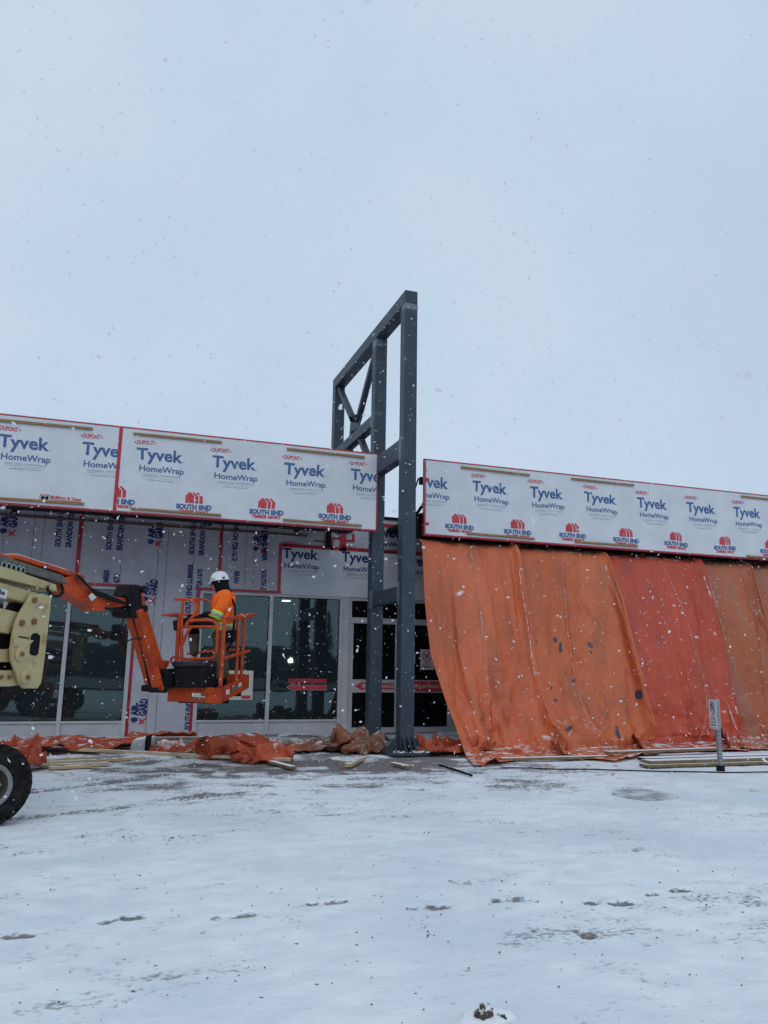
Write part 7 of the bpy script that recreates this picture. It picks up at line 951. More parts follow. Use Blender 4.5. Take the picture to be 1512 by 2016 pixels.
[241,-224,38,-4,-4,44,2,-5,50,1,-3,37,-1,-19,36,-13,16,28,20,4,48,-2,-5,37,-7,8,43,6,3,32,11,-2,44,-8,-18,36,2,12,36,1,21,33,-2,50,2,1,33,11,-2,49,-10,-2,44,-1,-3,45,17,4,42,-15,9,35,12,-4,36,25,8,35,-7,-15,35,-1,25,20,-29,-18,41,5,3,47,13,-25,33,-16,-5,53,-15,-23,13,-34,0,29,-26,-37,-26,-25,-23,-3,-38,-23,11,-21,-31,29,-19,-12,28,-29,11,26,-17,24,18,-44],
[271,-237,38,6,-1,46,-3,-2,39,8,-2,39,-4,6,35,5,-5,43,-3,-9,37,9,2,40,-1,-2,34,-3,-4,50,-12,-6,40,7,22,20,4,13,42,6,7,38,6,47,3,-7,32,0,-6,46,5,4,49,17,-3,51,4,4,28,-20,-4,35,28,-3,36,21,4,56,2,-5,30,-2,11,30,-24,-2,24,-31,-1,48,0,-10,46,11,-20,44,-23,-18,33,-42,-27,-22,-43,-20,3,-43,-31,13,-31,-22,2,-30,-44,4,-18,-9,23,-24,-13,26,-15,-11,42,-9],
[303,-268,32,3,-2,46,10,-2,44,-8,3,48,-2,3,29,16,2,34,-8,1,45,-4,-10,40,8,-7,43,-1,-12,37,13,22,37,-4,23,25,4,21,33,16,3,47,-7,44,9,-9,39,-4,-1,51,4,-10,38,2,-2,47,26,-2,49,0,9,37,-14,-7,37,29,0,36,-22,7,29,13,-2,46,9,1,40,-23,2,37,-22,-10,52,2,-16,37,-34,-28,-4,-51,-9,16,-43,-28,7,-47,-31,7,-38,-28,0,-35,-36,-26,-17,-4,33,-6,-21,33,-22,-30,38,-19],
[334,-249,30,6,-11,54,7,-9,40,-7,-7,32,10,-13,40,-10,-4,36,8,-7,46,9,3,33,-5,-17,41,-2,6,46,6,10,33,8,25,34,10,41,14,10,7,33,1,39,23,-6,46,2,-9,45,7,-4,48,7,-1,42,1,-24,44,-2,19,39,26,5,47,6,-14,38,-4,-3,34,-23,2,35,6,17,37,9,-3,55,-13,-11,50,-17,-20,19,-56,-43,-19,-50,-27,3,-44,-26,7,-48,-16,22,-34,-35,-22,-20,-13,7,-39,-22,22,-16,-10,57,4,-20,32,-20],
[372,-289,30,-3,-7,49,6,0,34,5,-13,43,-4,-14,27,3,13,46,-2,-10,33,2,-10,52,12,5,38,-3,7,43,3,41,22,-4,36,26,31,1,17,-28,37,5,-16,32,17,26,28,8,4,40,19,-7,50,1,-22,42,-2,13,47,15,-15,44,8,22,39,18,-11,39,-1,11,39,5,2,32,-5,-25,38,-16,4,47,-16,11,55,-22,-37,5,-44,-38,20,-51,-19,-19,-50,-30,-1,-33,-30,-2,-42,-27,1,-25,-1,37,-6,-32,0,-31,-16,58,-11,-6,51,-8],
[392,-320,33,17,-1,42,5,-14,32,-8,-14,33,4,7,50,3,-2,40,11,16,41,-1,-14,34,-1,36,38,-38,7,19,-5,44,24,31,-1,21,-14,40,15,21,27,8,-39,15,3,-4,40,21,36,33,2,16,34,18,-13,56,-1,-22,34,0,6,59,12,18,26,20,9,49,12,-3,41,-1,-7,37,-7,-16,41,-21,-14,38,-22,22,44,-1,-34,13,-50,-29,14,-51,-30,18,-48,-26,-3,-32,-34,-9,-29,-20,-14,-38,-2,35,-8,-26,11,-33,-15,56,-5,-13,49,-5],
[425,-356,24,22,2,36,-11,-20,37,3,-3,36,7,-15,40,4,18,49,10,17,30,6,9,46,-29,6,51,3,45,19,-41,19,-14,-4,35,9,-13,36,25,37,14,3,-31,31,-6,-14,33,18,0,42,10,27,38,11,41,25,16,-23,40,-12,7,50,19,4,41,14,-2,38,-9,-13,46,5,-6,31,3,-8,49,-20,10,39,-8,25,43,-16,-32,34,-40,-32,12,-40,-25,3,-37,-28,-4,-43,-24,-24,-30,-31,3,-33,-17,35,-24,-17,26,-17,2,56,4,-18,46,-26],
[458,-378,24,-2,-26,32,18,14,50,-7,-25,27,5,-4,34,20,21,43,-3,8,33,1,4,46,-1,45,38,-31,46,9,-35,40,-9,5,29,32,-40,0,-13,-2,42,8,18,42,-6,-30,20,-3,25,25,33,-10,47,0,28,35,9,39,30,9,-22,44,-7,-9,40,19,-8,50,6,4,35,0,7,39,-1,-2,40,-17,9,43,0,22,46,-15,-22,31,-28,-40,-9,-35,-25,5,-45,-24,3,-36,-27,3,-35,-18,14,-25,-19,42,1,-7,16,-40,-7,47,0,-20,44,-34],
[470,-422,24,17,11,33,5,-24,45,18,20,39,-1,-23,18,14,4,36,2,15,42,16,39,37,-19,33,29,-35,52,-6,-24,42,-9,-24,44,40,-40,-12,-15,-23,40,1,-2,37,5,16,29,-10,32,14,31,-22,45,-10,25,23,3,5,55,13,34,32,8,-13,51,10,-11,43,3,-6,36,-4,-5,39,4,20,34,-8,8,43,-8,19,46,2,-27,18,-38,-25,19,-33,-37,31,-14,-25,2,-20,-19,13,-42,-7,-3,-39,-17,41,4,-5,12,-50,-11,51,-8,-28,31,-45],
[515,-416,23,-2,-31,21,7,-12,53,25,2,31,10,35,26,14,-20,24,0,40,19,5,20,51,-12,47,8,-29,47,31,-34,37,-23,-32,52,21,-54,-5,-7,-42,27,-1,32,14,18,20,33,-12,-15,32,9,23,32,5,-32,45,5,19,36,3,38,36,7,-12,42,8,-6,51,-1,10,34,9,-7,43,0,14,34,-6,23,42,-2,12,41,-13,-11,40,-16,-24,22,-18,-31,2,-32,-20,31,-25,-10,-3,-30,-14,39,-21,-28,-3,-35,-1,48,-26,-26,9,-27,-12,50,-36],
[520,-461,21,31,30,21,6,1,46,30,-30,22,-11,3,34,15,39,1,12,6,39,-7,42,24,4,35,32,-25,56,4,-35,46,8,-51,38,-5,-54,11,-8,-43,-22,19,-12,40,-7,11,38,9,8,36,-13,28,31,5,-31,22,10,25,43,-3,9,43,17,22,47,-6,-10,41,10,-6,40,0,16,43,-1,18,31,1,26,34,6,4,38,-20,4,39,-5,-19,36,-17,-21,-1,-34,-21,34,-15,-14,29,-32,-17,3,-40,-25,3,-23,-13,35,-30,-12,43,-10,-3,37,-36],
[536,-498,24,10,30,28,44,37,21,15,-6,41,13,-28,35,8,36,19,8,31,-13,14,25,38,-12,55,18,-36,34,-6,-26,46,16,-63,8,-6,-58,8,-9,-55,10,4,-22,37,5,30,39,-2,15,29,8,-23,36,-13,-10,37,15,21,49,11,32,35,1,-8,41,-1,3,44,0,2,44,-2,15,36,10,18,31,0,36,19,-1,23,38,-1,-17,42,-20,-6,29,-14,4,30,-23,-34,22,-25,-32,3,-24,-10,18,-37,-9,27,-20,-9,37,-16,-19,36,-33,-3,36,-4],
[565,-533,24,1,30,39,42,26,18,33,41,25,16,-29,31,8,37,24,15,32,12,-3,35,-1,-35,33,-7,-5,48,8,-46,39,-5,-59,9,6,-58,15,1,-58,6,-6,-35,48,-9,1,32,23,13,35,4,20,36,-7,-20,39,-5,31,20,16,-2,49,-1,-4,46,6,10,53,2,16,42,-2,6,38,0,32,14,0,26,15,5,36,30,10,-9,35,-21,10,39,-10,-25,15,-24,-22,27,-35,-4,25,-16,-20,30,-12,-13,36,-30,-15,25,-29,-8,33,-10,-13,40,21],
[594,-567,24,16,40,25,12,56,-13,26,-1,39,41,3,39,11,34,12,5,36,15,-27,34,-11,0,38,2,-27,47,7,-53,20,-3,-47,30,-6,-56,4,-9,-52,19,12,-38,41,-5,-18,33,7,-2,39,5,4,35,5,31,45,-5,-18,28,13,2,42,6,3,47,-2,18,49,2,-1,35,-7,34,44,-6,20,13,10,43,8,-4,34,17,10,25,38,-4,-10,32,-26,-20,27,-12,2,30,-9,-26,29,-25,-13,33,-23,-7,28,-22,-12,32,-8,-12,48,1,-15,36,-10],
[637,-600,24,-1,49,0,23,59,3,11,49,12,32,-20,25,16,44,30,-26,24,10,6,32,-6,-25,41,1,-31,21,4,-33,50,-17,-47,-1,3,-50,32,-14,-42,30,9,-39,34,7,-28,36,-3,-8,37,2,-7,36,8,7,45,11,31,28,3,-15,49,-3,-5,43,-5,1,52,10,34,23,-9,11,34,3,37,18,5,44,-2,-6,36,16,11,25,29,0,9,44,-11,-23,22,-14,-10,41,-24,-8,34,-8,-13,38,-21,-4,28,-16,-17,32,0,-10,49,0,-7,36,1],
[672,-630,24,9,56,0,18,52,15,9,44,3,12,49,-5,-40,16,40,13,29,-24,-28,3,9,-23,41,8,-19,27,-3,-4,48,-7,-39,38,1,-48,20,-15,-38,30,9,-28,36,5,-22,37,2,-11,35,14,-11,36,-16,16,41,10,-13,33,-2,2,51,-10,7,47,15,-25,24,-10,14,42,-3,49,11,-3,34,15,-1,25,28,8,38,-5,2,31,12,7,8,57,-2,14,26,-2,-13,44,-13,-18,31,-26,-2,45,-7,-8,25,9,-8,39,-8,-6,49,3,-23,31,-3],
[710,-652,24,14,58,0,3,43,0,23,58,0,-37,27,-3,-9,53,3,-36,-1,-3,-15,49,3,-24,24,6,-16,31,-6,-22,44,0,-5,44,0,-24,34,0,-42,31,0,-28,25,0,-24,35,0,-11,39,0,12,40,12,-7,30,-12,1,50,0,4,47,8,-44,25,-8,10,35,0,12,50,-1,7,26,7,37,22,-6,44,-14,0,39,9,9,40,2,1,22,38,9,-21,43,-14,7,38,-5,10,49,0,-5,40,8,1,38,-8,-3,44,7,-12,31,-7,-11,38,0],
]
def crumple_obj(label, kind, c, dims, rot, m, frost=0.0, flip=1, seed=1):
    D = np.array(FOLDS[kind], float); n = len(D); k = D.shape[1]//3; V = np.cumsum(D.reshape(n, k, 3), axis=1)/1000
    lo, hi = V.reshape(-1, 3).min(0), V.reshape(-1, 3).max(0); V = (V-np.array([(lo[0]+hi[0])/2, (lo[1]+hi[1])/2, lo[2]]))/(hi-lo)*np.array(dims)
    V[:, :, 0] *= flip; X = V[:, :, 0]*math.cos(rot)-V[:, :, 1]*math.sin(rot); Y = V[:, :, 0]*math.sin(rot)+V[:, :, 1]*math.cos(rot)
    P = np.stack([c[0]+X, c[1]+Y, V[:, :, 2]+.012], -1); ii, jj = np.meshgrid(np.arange(n)/n, np.arange(k)/k, indexing='ij')
    o = grid_obj('crumpled_tarp', P, m, attr={'frost': frost+.5*fbm(ii*6, jj*6, seed, 3)*sstep(.2, 1, V[:, :, 2]/dims[2])})
    q = o.modifiers.new('smooth', 'SUBSURF'); q.levels = 1; q.render_levels = 1; o.modifiers.new('solid', 'SOLIDIFY').thickness = .006
    return tag(o, label, 'tarp')
A2 = np.array
crumple_obj('muddy brown crumpled tarp heaped against the foot of the grey steel frame, left side', 'spill', gx(706, 1486)+A2([0, .05]), (1.0, .85, .50), .25, 'tarp_muddy', .20, 1, 3)
crumple_obj('dark orange tarp spread between the steel frame foot and the leftmost hanging tarp', 'pile', gx(885, 1483)+A2([.0, .0]), (1.45, 1.0, .33), .2, 'tarp_pile', -.25, 1, 5)
crumple_obj('low brown tarp strip lying along the wall between the rolled tarp and the muddy heap', 'strip', gx(605, 1480), (1.5, 1.1, .17), .05, 'tarp_muddy', .24, -1, 7)
crumple_obj('long flattened orange tarp half under snow below the left window', 'strip', gx(150, 1479), (2.3, 1.25, .22), .05, 'tarp_pile', .22, 1, 9)
crumple_obj('snow covered tarp bundle between the grey sack and the rolled tarp', 'pile', gx(347, 1484), (.95, .50, .25), .0, 'tarp_pile', .42, -1, 11)
crumple_obj('small folded orange tarp lying against the wall strip between the two windows', 'strip', gx(318, 1459)+A2([0, -.1]), (1.3, .42, .20), 3.2, 'tarp_pile', -.1, 1, 13)
crumple_obj('orange tarp draped in a mound behind the lift wheel', 'pile', gx(22, 1520)+A2([-.10, .10]), (1.05, .7, .50), .05, 'tarp_pile', -.25, -1, 15)
crumple_obj('bright orange tarp end with snowy folds spilling right of the rolled tarp', 'spill', gx(508, 1502)+A2([0, .0]), (1.15, .75, .36), -.35, 'tarp_pile', .14, 1, 17)
# the rolled tarp
rt = MB(); a = Vector((*gx(400, 1500), .19))+Vector((0, .12, 0)); b_ = Vector((*gx(522, 1488), .17))+Vector((.05, .25, 0))
n1, n2 = 60, 48; ax = (b_-a); Lr = ax.length; axn = ax.normalized(); e1 = axn.cross(Vector((0, 0, 1))).normalized(); e2 = e1.cross(axn)
tt, aa = np.meshgrid(np.linspace(0, 1, n1), np.linspace(0, 2*math.pi, n2), indexing='ij')
rr = .195*(1+.10*(fbm(tt*6+3, np.cos(aa)*1.2+4, 3, 3)-.5)*2+.08*(ridge(tt*5+np.cos(aa)*.8+9, np.sin(aa)*1.2+9, 8, 3)-.5))*(1-.45*sstep(.82, 1, tt))*(1-.06*(1-sstep(0, .05, tt)))
P = np.zeros((n1, n2, 3))
for i in range(3): P[:, :, i] = a[i]+ax[i]*tt+rr*(np.cos(aa)*e1[i]+np.sin(aa)*.92*e2[i])
roll = grid_obj('rolled_tarp', P, 'tarp_pile', attr={'frost': .30*fbm(tt*5, aa*1.3, 5, 3)})
tag(roll, 'rolled up bright orange tarp with its spiral end facing left, dusted with snow', 'tarp')
spm = MB(); th = np.linspace(.6, 4.2*2*math.pi, 150); pr_ = .006+.182*th/th[-1]
for k in range(len(th)-1):
    q = []
    for t_, r_ in ((th[k], pr_[k]), (th[k+1], pr_[k+1])):
        p0 = a+(e1*math.cos(t_)+e2*math.sin(t_)*.95)*r_; q += [p0-axn*.02, p0+axn*.10]
    spm.add(q, [(0, 1, 3, 2)])
spm.disc(a+axn*.07, axn, .185, .01, 24); spm.build('spiral_end', 'tarp_pile', roll, smooth=False, fix=False).modifiers.new('solid', 'SOLIDIFY').thickness = .012

# ================================================================ SACK, LUMBER, SCRAPS
sk = empty('paper_sack', (*gx(283, 1486), 0), 'grey paper sack with a black band, slumped among the snowy tarps', 'sack')
c = gx(283, 1486)
n1, n2 = 26, 28; tt, aa = np.meshgrid(np.linspace(-1, 1, n1), np.linspace(0, 2*math.pi, n2), indexing='ij')
cx_ = np.sign(np.cos(aa))*np.abs(np.cos(aa))**.5; sy_ = np.sign(np.sin(aa))*np.abs(np.sin(aa))**.5
s_ = (1-np.abs(tt)**6)**.5*(1+.10*(fbm(tt*2+4, aa, 3, 3)-.5))
P = np.stack([c[0]+.20*tt+.02*cx_, c[1]+.1+.15*cx_*s_, .145+.13*sy_*s_+.03*tt], -1)
grid_obj('sack_body', P, mat('sack_paper', (.42, .42, .43), .8, c2=(.34, .34, .35), vs=8, bump=.3, bs=12, snow=.8, snlo=.6), sk)
P2 = P.copy()[14:21]; cc = np.array([c[0], c[1]+.1, .145]); P2[:, :, 1:] = cc[1:]+(P2[:, :, 1:]-cc[1:])*1.03
grid_obj('sack_band', P2, 'black_frame', sk)
def plank(label, p0, p1, wd, th, m, z=0.02, name='timber_board', group=None, dz=0.0, nl=1):
    a = Vector((*p0, z+th/2)); b_ = Vector((*p1, z+th/2+dz)); o = MB().bar(a, b_, wd, th).build(name, m, None, bevel=.004)
    return tag(o, label, 'board', group)
plank('long pale board lying slantwise across the snow in front of the rolled tarp', gx(138, 1484), gx(572, 1506), .10, .045, 'lumber', z=.05, dz=.0)
gl_ = 'boards stacked flat on the snow near the lift wheel'
for i, (p, q, lab) in enumerate((((75, 1503), (275, 1491), 'pale snow dusted board farthest back in the stack near the lift wheel'), ((72, 1508), (285, 1497), 'second board from the back in the stack near the lift wheel'), ((78, 1513), (215, 1508), 'third board from the back, shorter, in the stack near the lift wheel'), ((95, 1517), (195, 1512), 'short front board of the stack near the lift wheel'))):
    plank(lab, gx(*p), gx(*q), .12, .04, 'lumber', z=.015+.0*i, group=gl_)
plank('weathered board lying close under the wall strip between the two windows', gx(222, 1464), gx(402, 1462), .14, .05, 'wet_lumber', z=.06)
plank('dark snowy board end poking out from under the crumpled orange tarp end', gx(532, 1505), gx(577, 1517), .11, .04, 'wet_lumber')
plank('short pale timber offcut pointing towards the muddy tarp heap', gx(685, 1513), gx(716, 1497), .10, .05, 'lumber', name='timber_offcut')
plank('short yellowish timber offcut lying in front of the steel base plate', gx(772, 1507), gx(805, 1514), .10, .03, 'wet_lumber', name='timber_offcut')
plank('board under the bottom edge of the leftmost two hanging tarps', gx(985, 1500), gx(1195, 1495), .14, .045, 'wet_lumber')
plank('board under the bottom edge of the red hanging tarp', gx(1195, 1493), gx(1420, 1484), .14, .045, 'wet_lumber', z=.07)
plank('black snow topped board lying behind the yellow brown board pair', gx(1263, 1500), gx(1760, 1486), .22, .05, 'black_wood')
plank('yellow brown board, lower of the pair at the parking sign post', gx(1268, 1512), gx(1760, 1497), .24, .045, 'wet_lumber', z=.015)
plank('snow topped board, upper of the pair at the parking sign post', gx(1272, 1511), gx(1760, 1496), .23, .045, 'wet_lumber', z=.066)
st = MB(); st.tube([(*gx(865, 1509), .02), (*gx(900, 1520), .022), (*gx(929, 1530), .02)], .016, 6); tag(st.build('metal_strip', 'black_frame'), 'thin black strip lying on the snow right of the steel base plate', 'strip')
cb = MB(); cp = [(985, 1514), (1040, 1514.5), (1100, 1517), (1160, 1517), (1230, 1519), (1300, 1521), (1380, 1522), (1440, 1523.5), (1520, 1522), (1620, 1524)]
cb.tube([(*gx(*p), .018) for p in cp], .010, 6, cap=True); tag(cb.build('power_cable', 'black_rubber', smooth=True), 'thin black cable running across the snow below the hanging tarps', 'cable')
mh = gx(1270, 1566); m2 = MB(); m2.disc((*mh, .004), (0, 0, 1), .385, .03, 48); mo = tag(m2.build('manhole_cover', 'iron'), 'round worn manhole cover half clear of snow in the lot', 'manhole cover')
m2 = MB().lathe((*mh, .0), (0, 0, 1), [(.33, .018), (.335, .026), (.345, .026), (.35, .018)], 48)
for a_ in range(-4, 5):
    for b_ in range(-4, 5):
        if math.hypot(a_, b_) < 4.3: m2.box(mh[0]+a_*.068-.02, mh[0]+a_*.068+.02, mh[1]+b_*.068-.02, mh[1]+b_*.068+.02, .0185, .025)
m2.build('tread_pattern', 'iron', mo)
br = gx(1487, 1559); plank('flat reddish scrap of cardboard lying in the snow at the right', br-np.array([.06, 0]), br+np.array([.06, 0.01]), .07, .015, 'decal', z=.01, name='cardboard_scrap')['category'] = 'scrap'
# dirty snow clod near the viewer
sc_ = empty('snow_clod', (*gx(958, 2012), 0), 'dirty lump of snow and dark soil at the bottom edge of the photo', 'snow clod')
def blob(c, r, seed, sx=1, sy=1, sz=1, n=26, am=.5):
    a_, b2 = np.meshgrid(np.linspace(0, math.pi, n), np.linspace(0, 2*math.pi, n), indexing='ij')
    x, y, z = np.sin(a_)*np.cos(b2), np.sin(a_)*np.sin(b2), np.cos(a_)
    q = r*(1+am*(fbm(x*1.7+z*.8+9, y*1.7-z*.6+9, seed, 4)-.5)*2)
    return np.stack([c[0]+x*q*sx, c[1]+y*q*sy, c[2]+z*q*sz], -1)
c = gx(958, 2012)
grid_obj('snow_lump', blob((*c, .0), .10, 3, 1.3, .9, .42), 'snow_piece', sc_); grid_obj('soil_lump', blob((c[0]-.02, c[1]-.02, .035), .042, 8, 1, .8, .9, am=.8), 'dirt', sc_); grid_obj('soil_lump', blob((c[0]+.06, c[1]-.03, .02), .025, 11, 1, .8, .8, am=.8), 'dirt', sc_)
# grit scattered on the snow
rn = random.Random(11); gv = MB()
def stone(x, y, r):
    k = len(gv.v); vs = []
    for a_, b2, c_ in ((1, 0, 0), (-1, 0, 0), (0, 1, 0), (0, -1, 0), (0, 0, 1), (0, 0, -1)):
        f = r*rn.uniform(.6, 1.3); vs.append((x+a_*f, y+b2*f, r*.35+c_*f*.75))
    gv.add(vs, [(0, 2, 4), (2, 1, 4), (1, 3, 4), (3, 0, 4), (2, 0, 5), (1, 2, 5), (3, 1, 5), (0, 3, 5)])
for k in range(650):
    y = 3.2+9.2*rn.random()**.9; x = -.15*y+(1.06*y)*rn.random()
    stone(x, y, rn.uniform(.003, .008)*(1.5 if rn.random() < .08 else 1))
for px, py in ((270, 1645), (330, 1655), (345, 1650), (395, 1643), (150, 1648), (840, 1640), (990, 1620), (1445, 1615), (1400, 1690), (815, 1830), (1420, 1740), (1010, 1730), (560, 1530), (700, 1530)):
    for k in range(rn.randint(5, 14)):
        c = gx(px, py); stone(c[0]+rn.gauss(0, .13)*rn.choice((.3, 1, 1.8)), c[1]+rn.gauss(0, .07)*rn.choice((.3, 1, 2)), rn.uniform(.003, .010))
tag(gv.build('gravel', 'pebble', fix=False), kind='stuff')

chips = MB(); rn = random.Random(77)
for k in range(170):
    c = gx(rn.uniform(80, 1250), rn.uniform(1482, 1530)); a = rn.uniform(0, 3.1); l = rn.uniform(.015, .07)
    d = Vector((math.cos(a)*l, math.sin(a)*l, rn.uniform(-.004, .012))); p = Vector((c[0], c[1], .016))
    chips.bar(p-d, p+d, rn.uniform(.006, .02), rn.uniform(.003, .009), mi=rn.choice((0, 0, 1, 2)))
tag(chips.build('wood_chips', ['lumber', 'wet_lumber', 'tarp_muddy'], fix=False), kind='stuff')
# ================================================================ PARKING SIGN POST
sp0 = gx(1419, 1519); sg = empty('parking_sign_post', (*sp0, 0), 'short perforated metal post with white no parking signs, standing in front of the red tarp', 'sign post')
p_top = at(1411, 1385, 1, sp0[1]); h = p_top[2]+.05
m2 = MB().box(sp0[0]-.028, sp0[0]+.028, sp0[1]-.028, sp0[1]+.028, 0, h); pst = m2.build('post', 'galv', sg, bevel=.004)
hm = MB(); z = .14
while z < h-.42: hm.disc((sp0[0], sp0[1]-.029, z), (0, 1, 0), .009, .003, 8); hm.disc((sp0[0]-.029, sp0[1], z), (1, 0, 0), .009, .003, 8); z += .055
pieces(hm, 'post_hole', 'sign_ink', pst, fix=False)
MB().box(sp0[0]-.045, sp0[0]+.045, sp0[1]-.045, sp0[1]+.045, 0, .09).build('base_sleeve', 'black_frame', sg, bevel=.004)
z0, z1 = h-.43, h+.01
def plate(ang, dx, m, ink):
    d = Vector((math.cos(ang), math.sin(ang), 0)); c = Vector((sp0[0]+dx, sp0[1]+.04, 0)); mb = MB(); hw = .15
    mb.bar(c-d*hw+Vector((0, 0, (z0+z1)/2)), c+d*hw+Vector((0, 0, (z0+z1)/2)), .004, z1-z0)
    n = Vector((d.y, -d.x, 0))
    if n.dot(Vector((-c.x, -c.y, 0))) < 0: n = -n
    dd = d if d.cross(Vector((0, 0, 1))).dot(n) > 0 else -d
    if ink:
        P = Print(mb, c+n*.0045+Vector((0, 0, z0)), dd, (0, 0, 1))
        P.ring(0, .31, .078, .095, 1); P.text('P', -.035, .262, .07, .10, 1, .02)
        c_, s_ = math.cos(rad(-45)), math.sin(rad(-45)); P.poly([(c_*a-s_*b2, .31+s_*a+c_*b2) for a, b2 in ((-.08, -.008), (.08, -.008), (.08, .008), (-.08, .008))], 1)
        for zz in (.195, .182, .17): P.rect(-.06, .06, zz, zz+.006, 2)
        P.rect(-.10, .10, .095, .155, 1); Q = Print(mb, c+n*.006+Vector((0, 0, z0)), dd, (0, 0, 1)); Q.rect(-.085, .085, .105, .145, 0); Q.rect(-.06, .06, .112, .117, 2); Q.rect(-.06, .06, .128, .133, 2)
        P.rect(-.10, .10, .052, .066, 1); P.rect(-.13, .13, .014, .018, 2); P.rect(-.13, .13, .42, .424, 2)
    o = mb.build('sign_plate', [m, 'sign_ink', 'grey_print'], sg, fix=False); return o
plate(rad(69), -.045, 'sign_white', True); p2 = plate(rad(38), .055, 'sign_grey', False); p2['label'] = 'plain grey plate turned away on the right of the post'
p2.location = (0, 0, 0)

# ================================================================ BOOM LIFT
lift = empty('boom_lift', (-2.3, 9.2, 0), 'orange and cream articulated boom lift reaching in from the left edge with its basket raised', 'boom lift')
LA = at(0, 1300, 1, 9.0); LB = at(330, 1300, 1, 11.7); LD = Vector((LB[0]-LA[0], LB[1]-LA[1], 0)).normalized(); LN = Vector((LD.y, -LD.x, 0))
def lp(px, py, off=0.0): return Vector(onp(px, py, np.array(LA)+np.array(LN)*off, LN))
def lpr(pts, wd, off=0.0, mb=None): return (mb or MB()).prism([lp(x, y, off) for x, y in pts], LN*wd)
def sc8(l): return [(140+x/6.72, 1100+y/6.72) for x, y in l]
def sc7(l): return [(x/6.72, 1080+y/6.72) for x, y in l]
def scL(l): return [(x/12.6, 1090+y/12.6) for x, y in l]
bm_ = lpr(scL([(230, 15), (1930, 545), (1900, 660), (215, 130)]), .20); bm_.build('boom_section', 'lift_orange', lift, bevel=.01)
lpr(scL([(-2200, -560), (215, 95), (1960, 600), (1960, 645), (200, 165), (-2200, -500)]), .16, -.01).build('boom_section', 'lift_orange', lift, bevel=.006)
gb = lpr(scL([(-2200, -570), (0, 112), (1345, 540), (1480, 770), (1180, 690), (0, 350), (-2200, -270)]), .24, .0).build('boom_section', 'boom_grey', lift, bevel=.01)
hb = MB()
for i in range(5):
    x, y = scL([(85+118*i, 285+33*i)])[0]; hb.disc(lp(x, y, .125), LN, .020, .012, 12)
pieces(hb, 'boom_hole', 'black_rubber', gb)
hb = MB()
for i in range(5):
    x, y = scL([(85+118*i, 285+33*i)])[0]; hb.lathe(lp(x, y, .122), LN, [(.030, -.01), (.036, .01), (.028, .012)], 14)
pieces(hb, 'hole_collar', 'sign_grey', gb)
snb = lpr(scL([(260, 4), (1520, 398), (1520, 414), (260, 22)]), .16).build('settled_snow', 'snow_piece', lift)
cb_ = lpr(scL([(-2200, -180), (0, 380), (1150, 770), (1170, 905), (1200, 945), (0, 660), (-2200, 80)]), .26, .02).build('boom_section', 'lift_cream', lift, bevel=.012)
ca = lpr(scL([(-2200, 230), (0, 775), (800, 1000), (700, 1240), (560, 1255), (0, 1095), (-2200, 560)]), .22, .02).build('riser_arm', 'lift_cream', lift, bevel=.012)
# hire company plate on the riser arm
q0 = lp(*scL([(0, 960)])[0], .135); dxv = LD; L0 = (lp(*scL([(190, 960)])[0], .135)-q0).length/190
sl_ = (lp(*scL([(600, 1090)])[0], .135)-lp(*scL([(0, 925)])[0], .135)).normalized(); up_ = LN.cross(sl_).normalized()
if up_.z < 0: up_ = -up_
m2 = MB(); P = Print(m2, q0, sl_, up_); W_ = 185*L0; P.rect(-4.2*W_, W_, -75*L0, 75*L0, 0); P.rect(-4.2*W_, W_*.99, -100*L0, -78*L0, 2); Q = Print(m2, q0+LN*.003, sl_, up_); Q.text('Rentals', -3.2*W_, -28*L0, 3.86*W_, 80*L0, 1, .03)
m2.build('hire_plate', ['sign_white', 'sign_ink', 'grey_print'], ca, fix=False)
plp = sc7([(400, 605), (560, 600), (665, 640), (655, 760), (590, 1330), (550, 1640), (525, 1785), (480, 1850), (300, 1850), (250, 1790), (190, 1620), (140, 1480), (135, 1330), (165, 1120), (200, 980), (245, 870), (330, 730)])
lk_ = lpr(plp, .035, .17).build('link_plate', 'lift_cream', lift, bevel=.006)
lpr(plp, .035, -.17).build('link_plate', 'lift_cream', lift, bevel=.006)
sl2 = MB()
sl2.prism([lp(x, y, .19) for x, y in sc7([(410, 1160), (440, 1120), (500, 1120), (530, 1160), (525, 1240), (505, 1390), (470, 1418), (415, 1412), (390, 1380), (405, 1280)])], LN*.006)
sl2.prism([lp(x, y, .19) for x, y in sc7([(250, 1155), (385, 1180), (390, 1196), (250, 1172)])], LN*.006)
pieces(sl2, 'plate_slot', 'black_frame', lk_)
bo = MB()
for x, y, r in ((458, 685, .030), (290, 985, .032), (450, 965, .032)): bo.disc(lp(*sc7([(x, y)])[0], .195), LN, r, .035, 14)
pieces(bo, 'plate_bolt', 'rust', lk_)
for x, y in ((258, 1395), (335, 1700)):
    c = lp(*sc7([(x, y)])[0], .19); MB().lathe(c, LN, [(.075, -.01), (.075, .02), (.06, .028), (.03, .028), (.0, .03)], 24).build('pivot_boss', 'lift_cream', lk_, bevel=.003)
    MB().disc(c+LN*.03, LN, .026, .03, 6).build('pivot_pin', 'rust', lk_)
lpr(sc7([(170, 1180), (440, 1215), (340, 1320), (180, 1290)]), .02, .196).build('gusset', 'lift_cream', lk_, bevel=.003)
lpr(sc7([(-1400, 520), (0, 815), (210, 868), (190, 1000), (150, 1030), (60, 1060), (0, 1130), (-1400, 830)]), .24, .0).build('riser_arm', 'lift_cream', lift, bevel=.012)
lpr(sc7([(-1400, 1330), (0, 1330), (140, 1310), (150, 1480), (0, 1500), (-1400, 1510)]), .24, .0).build('riser_arm', 'lift_cream', lift, bevel=.012)
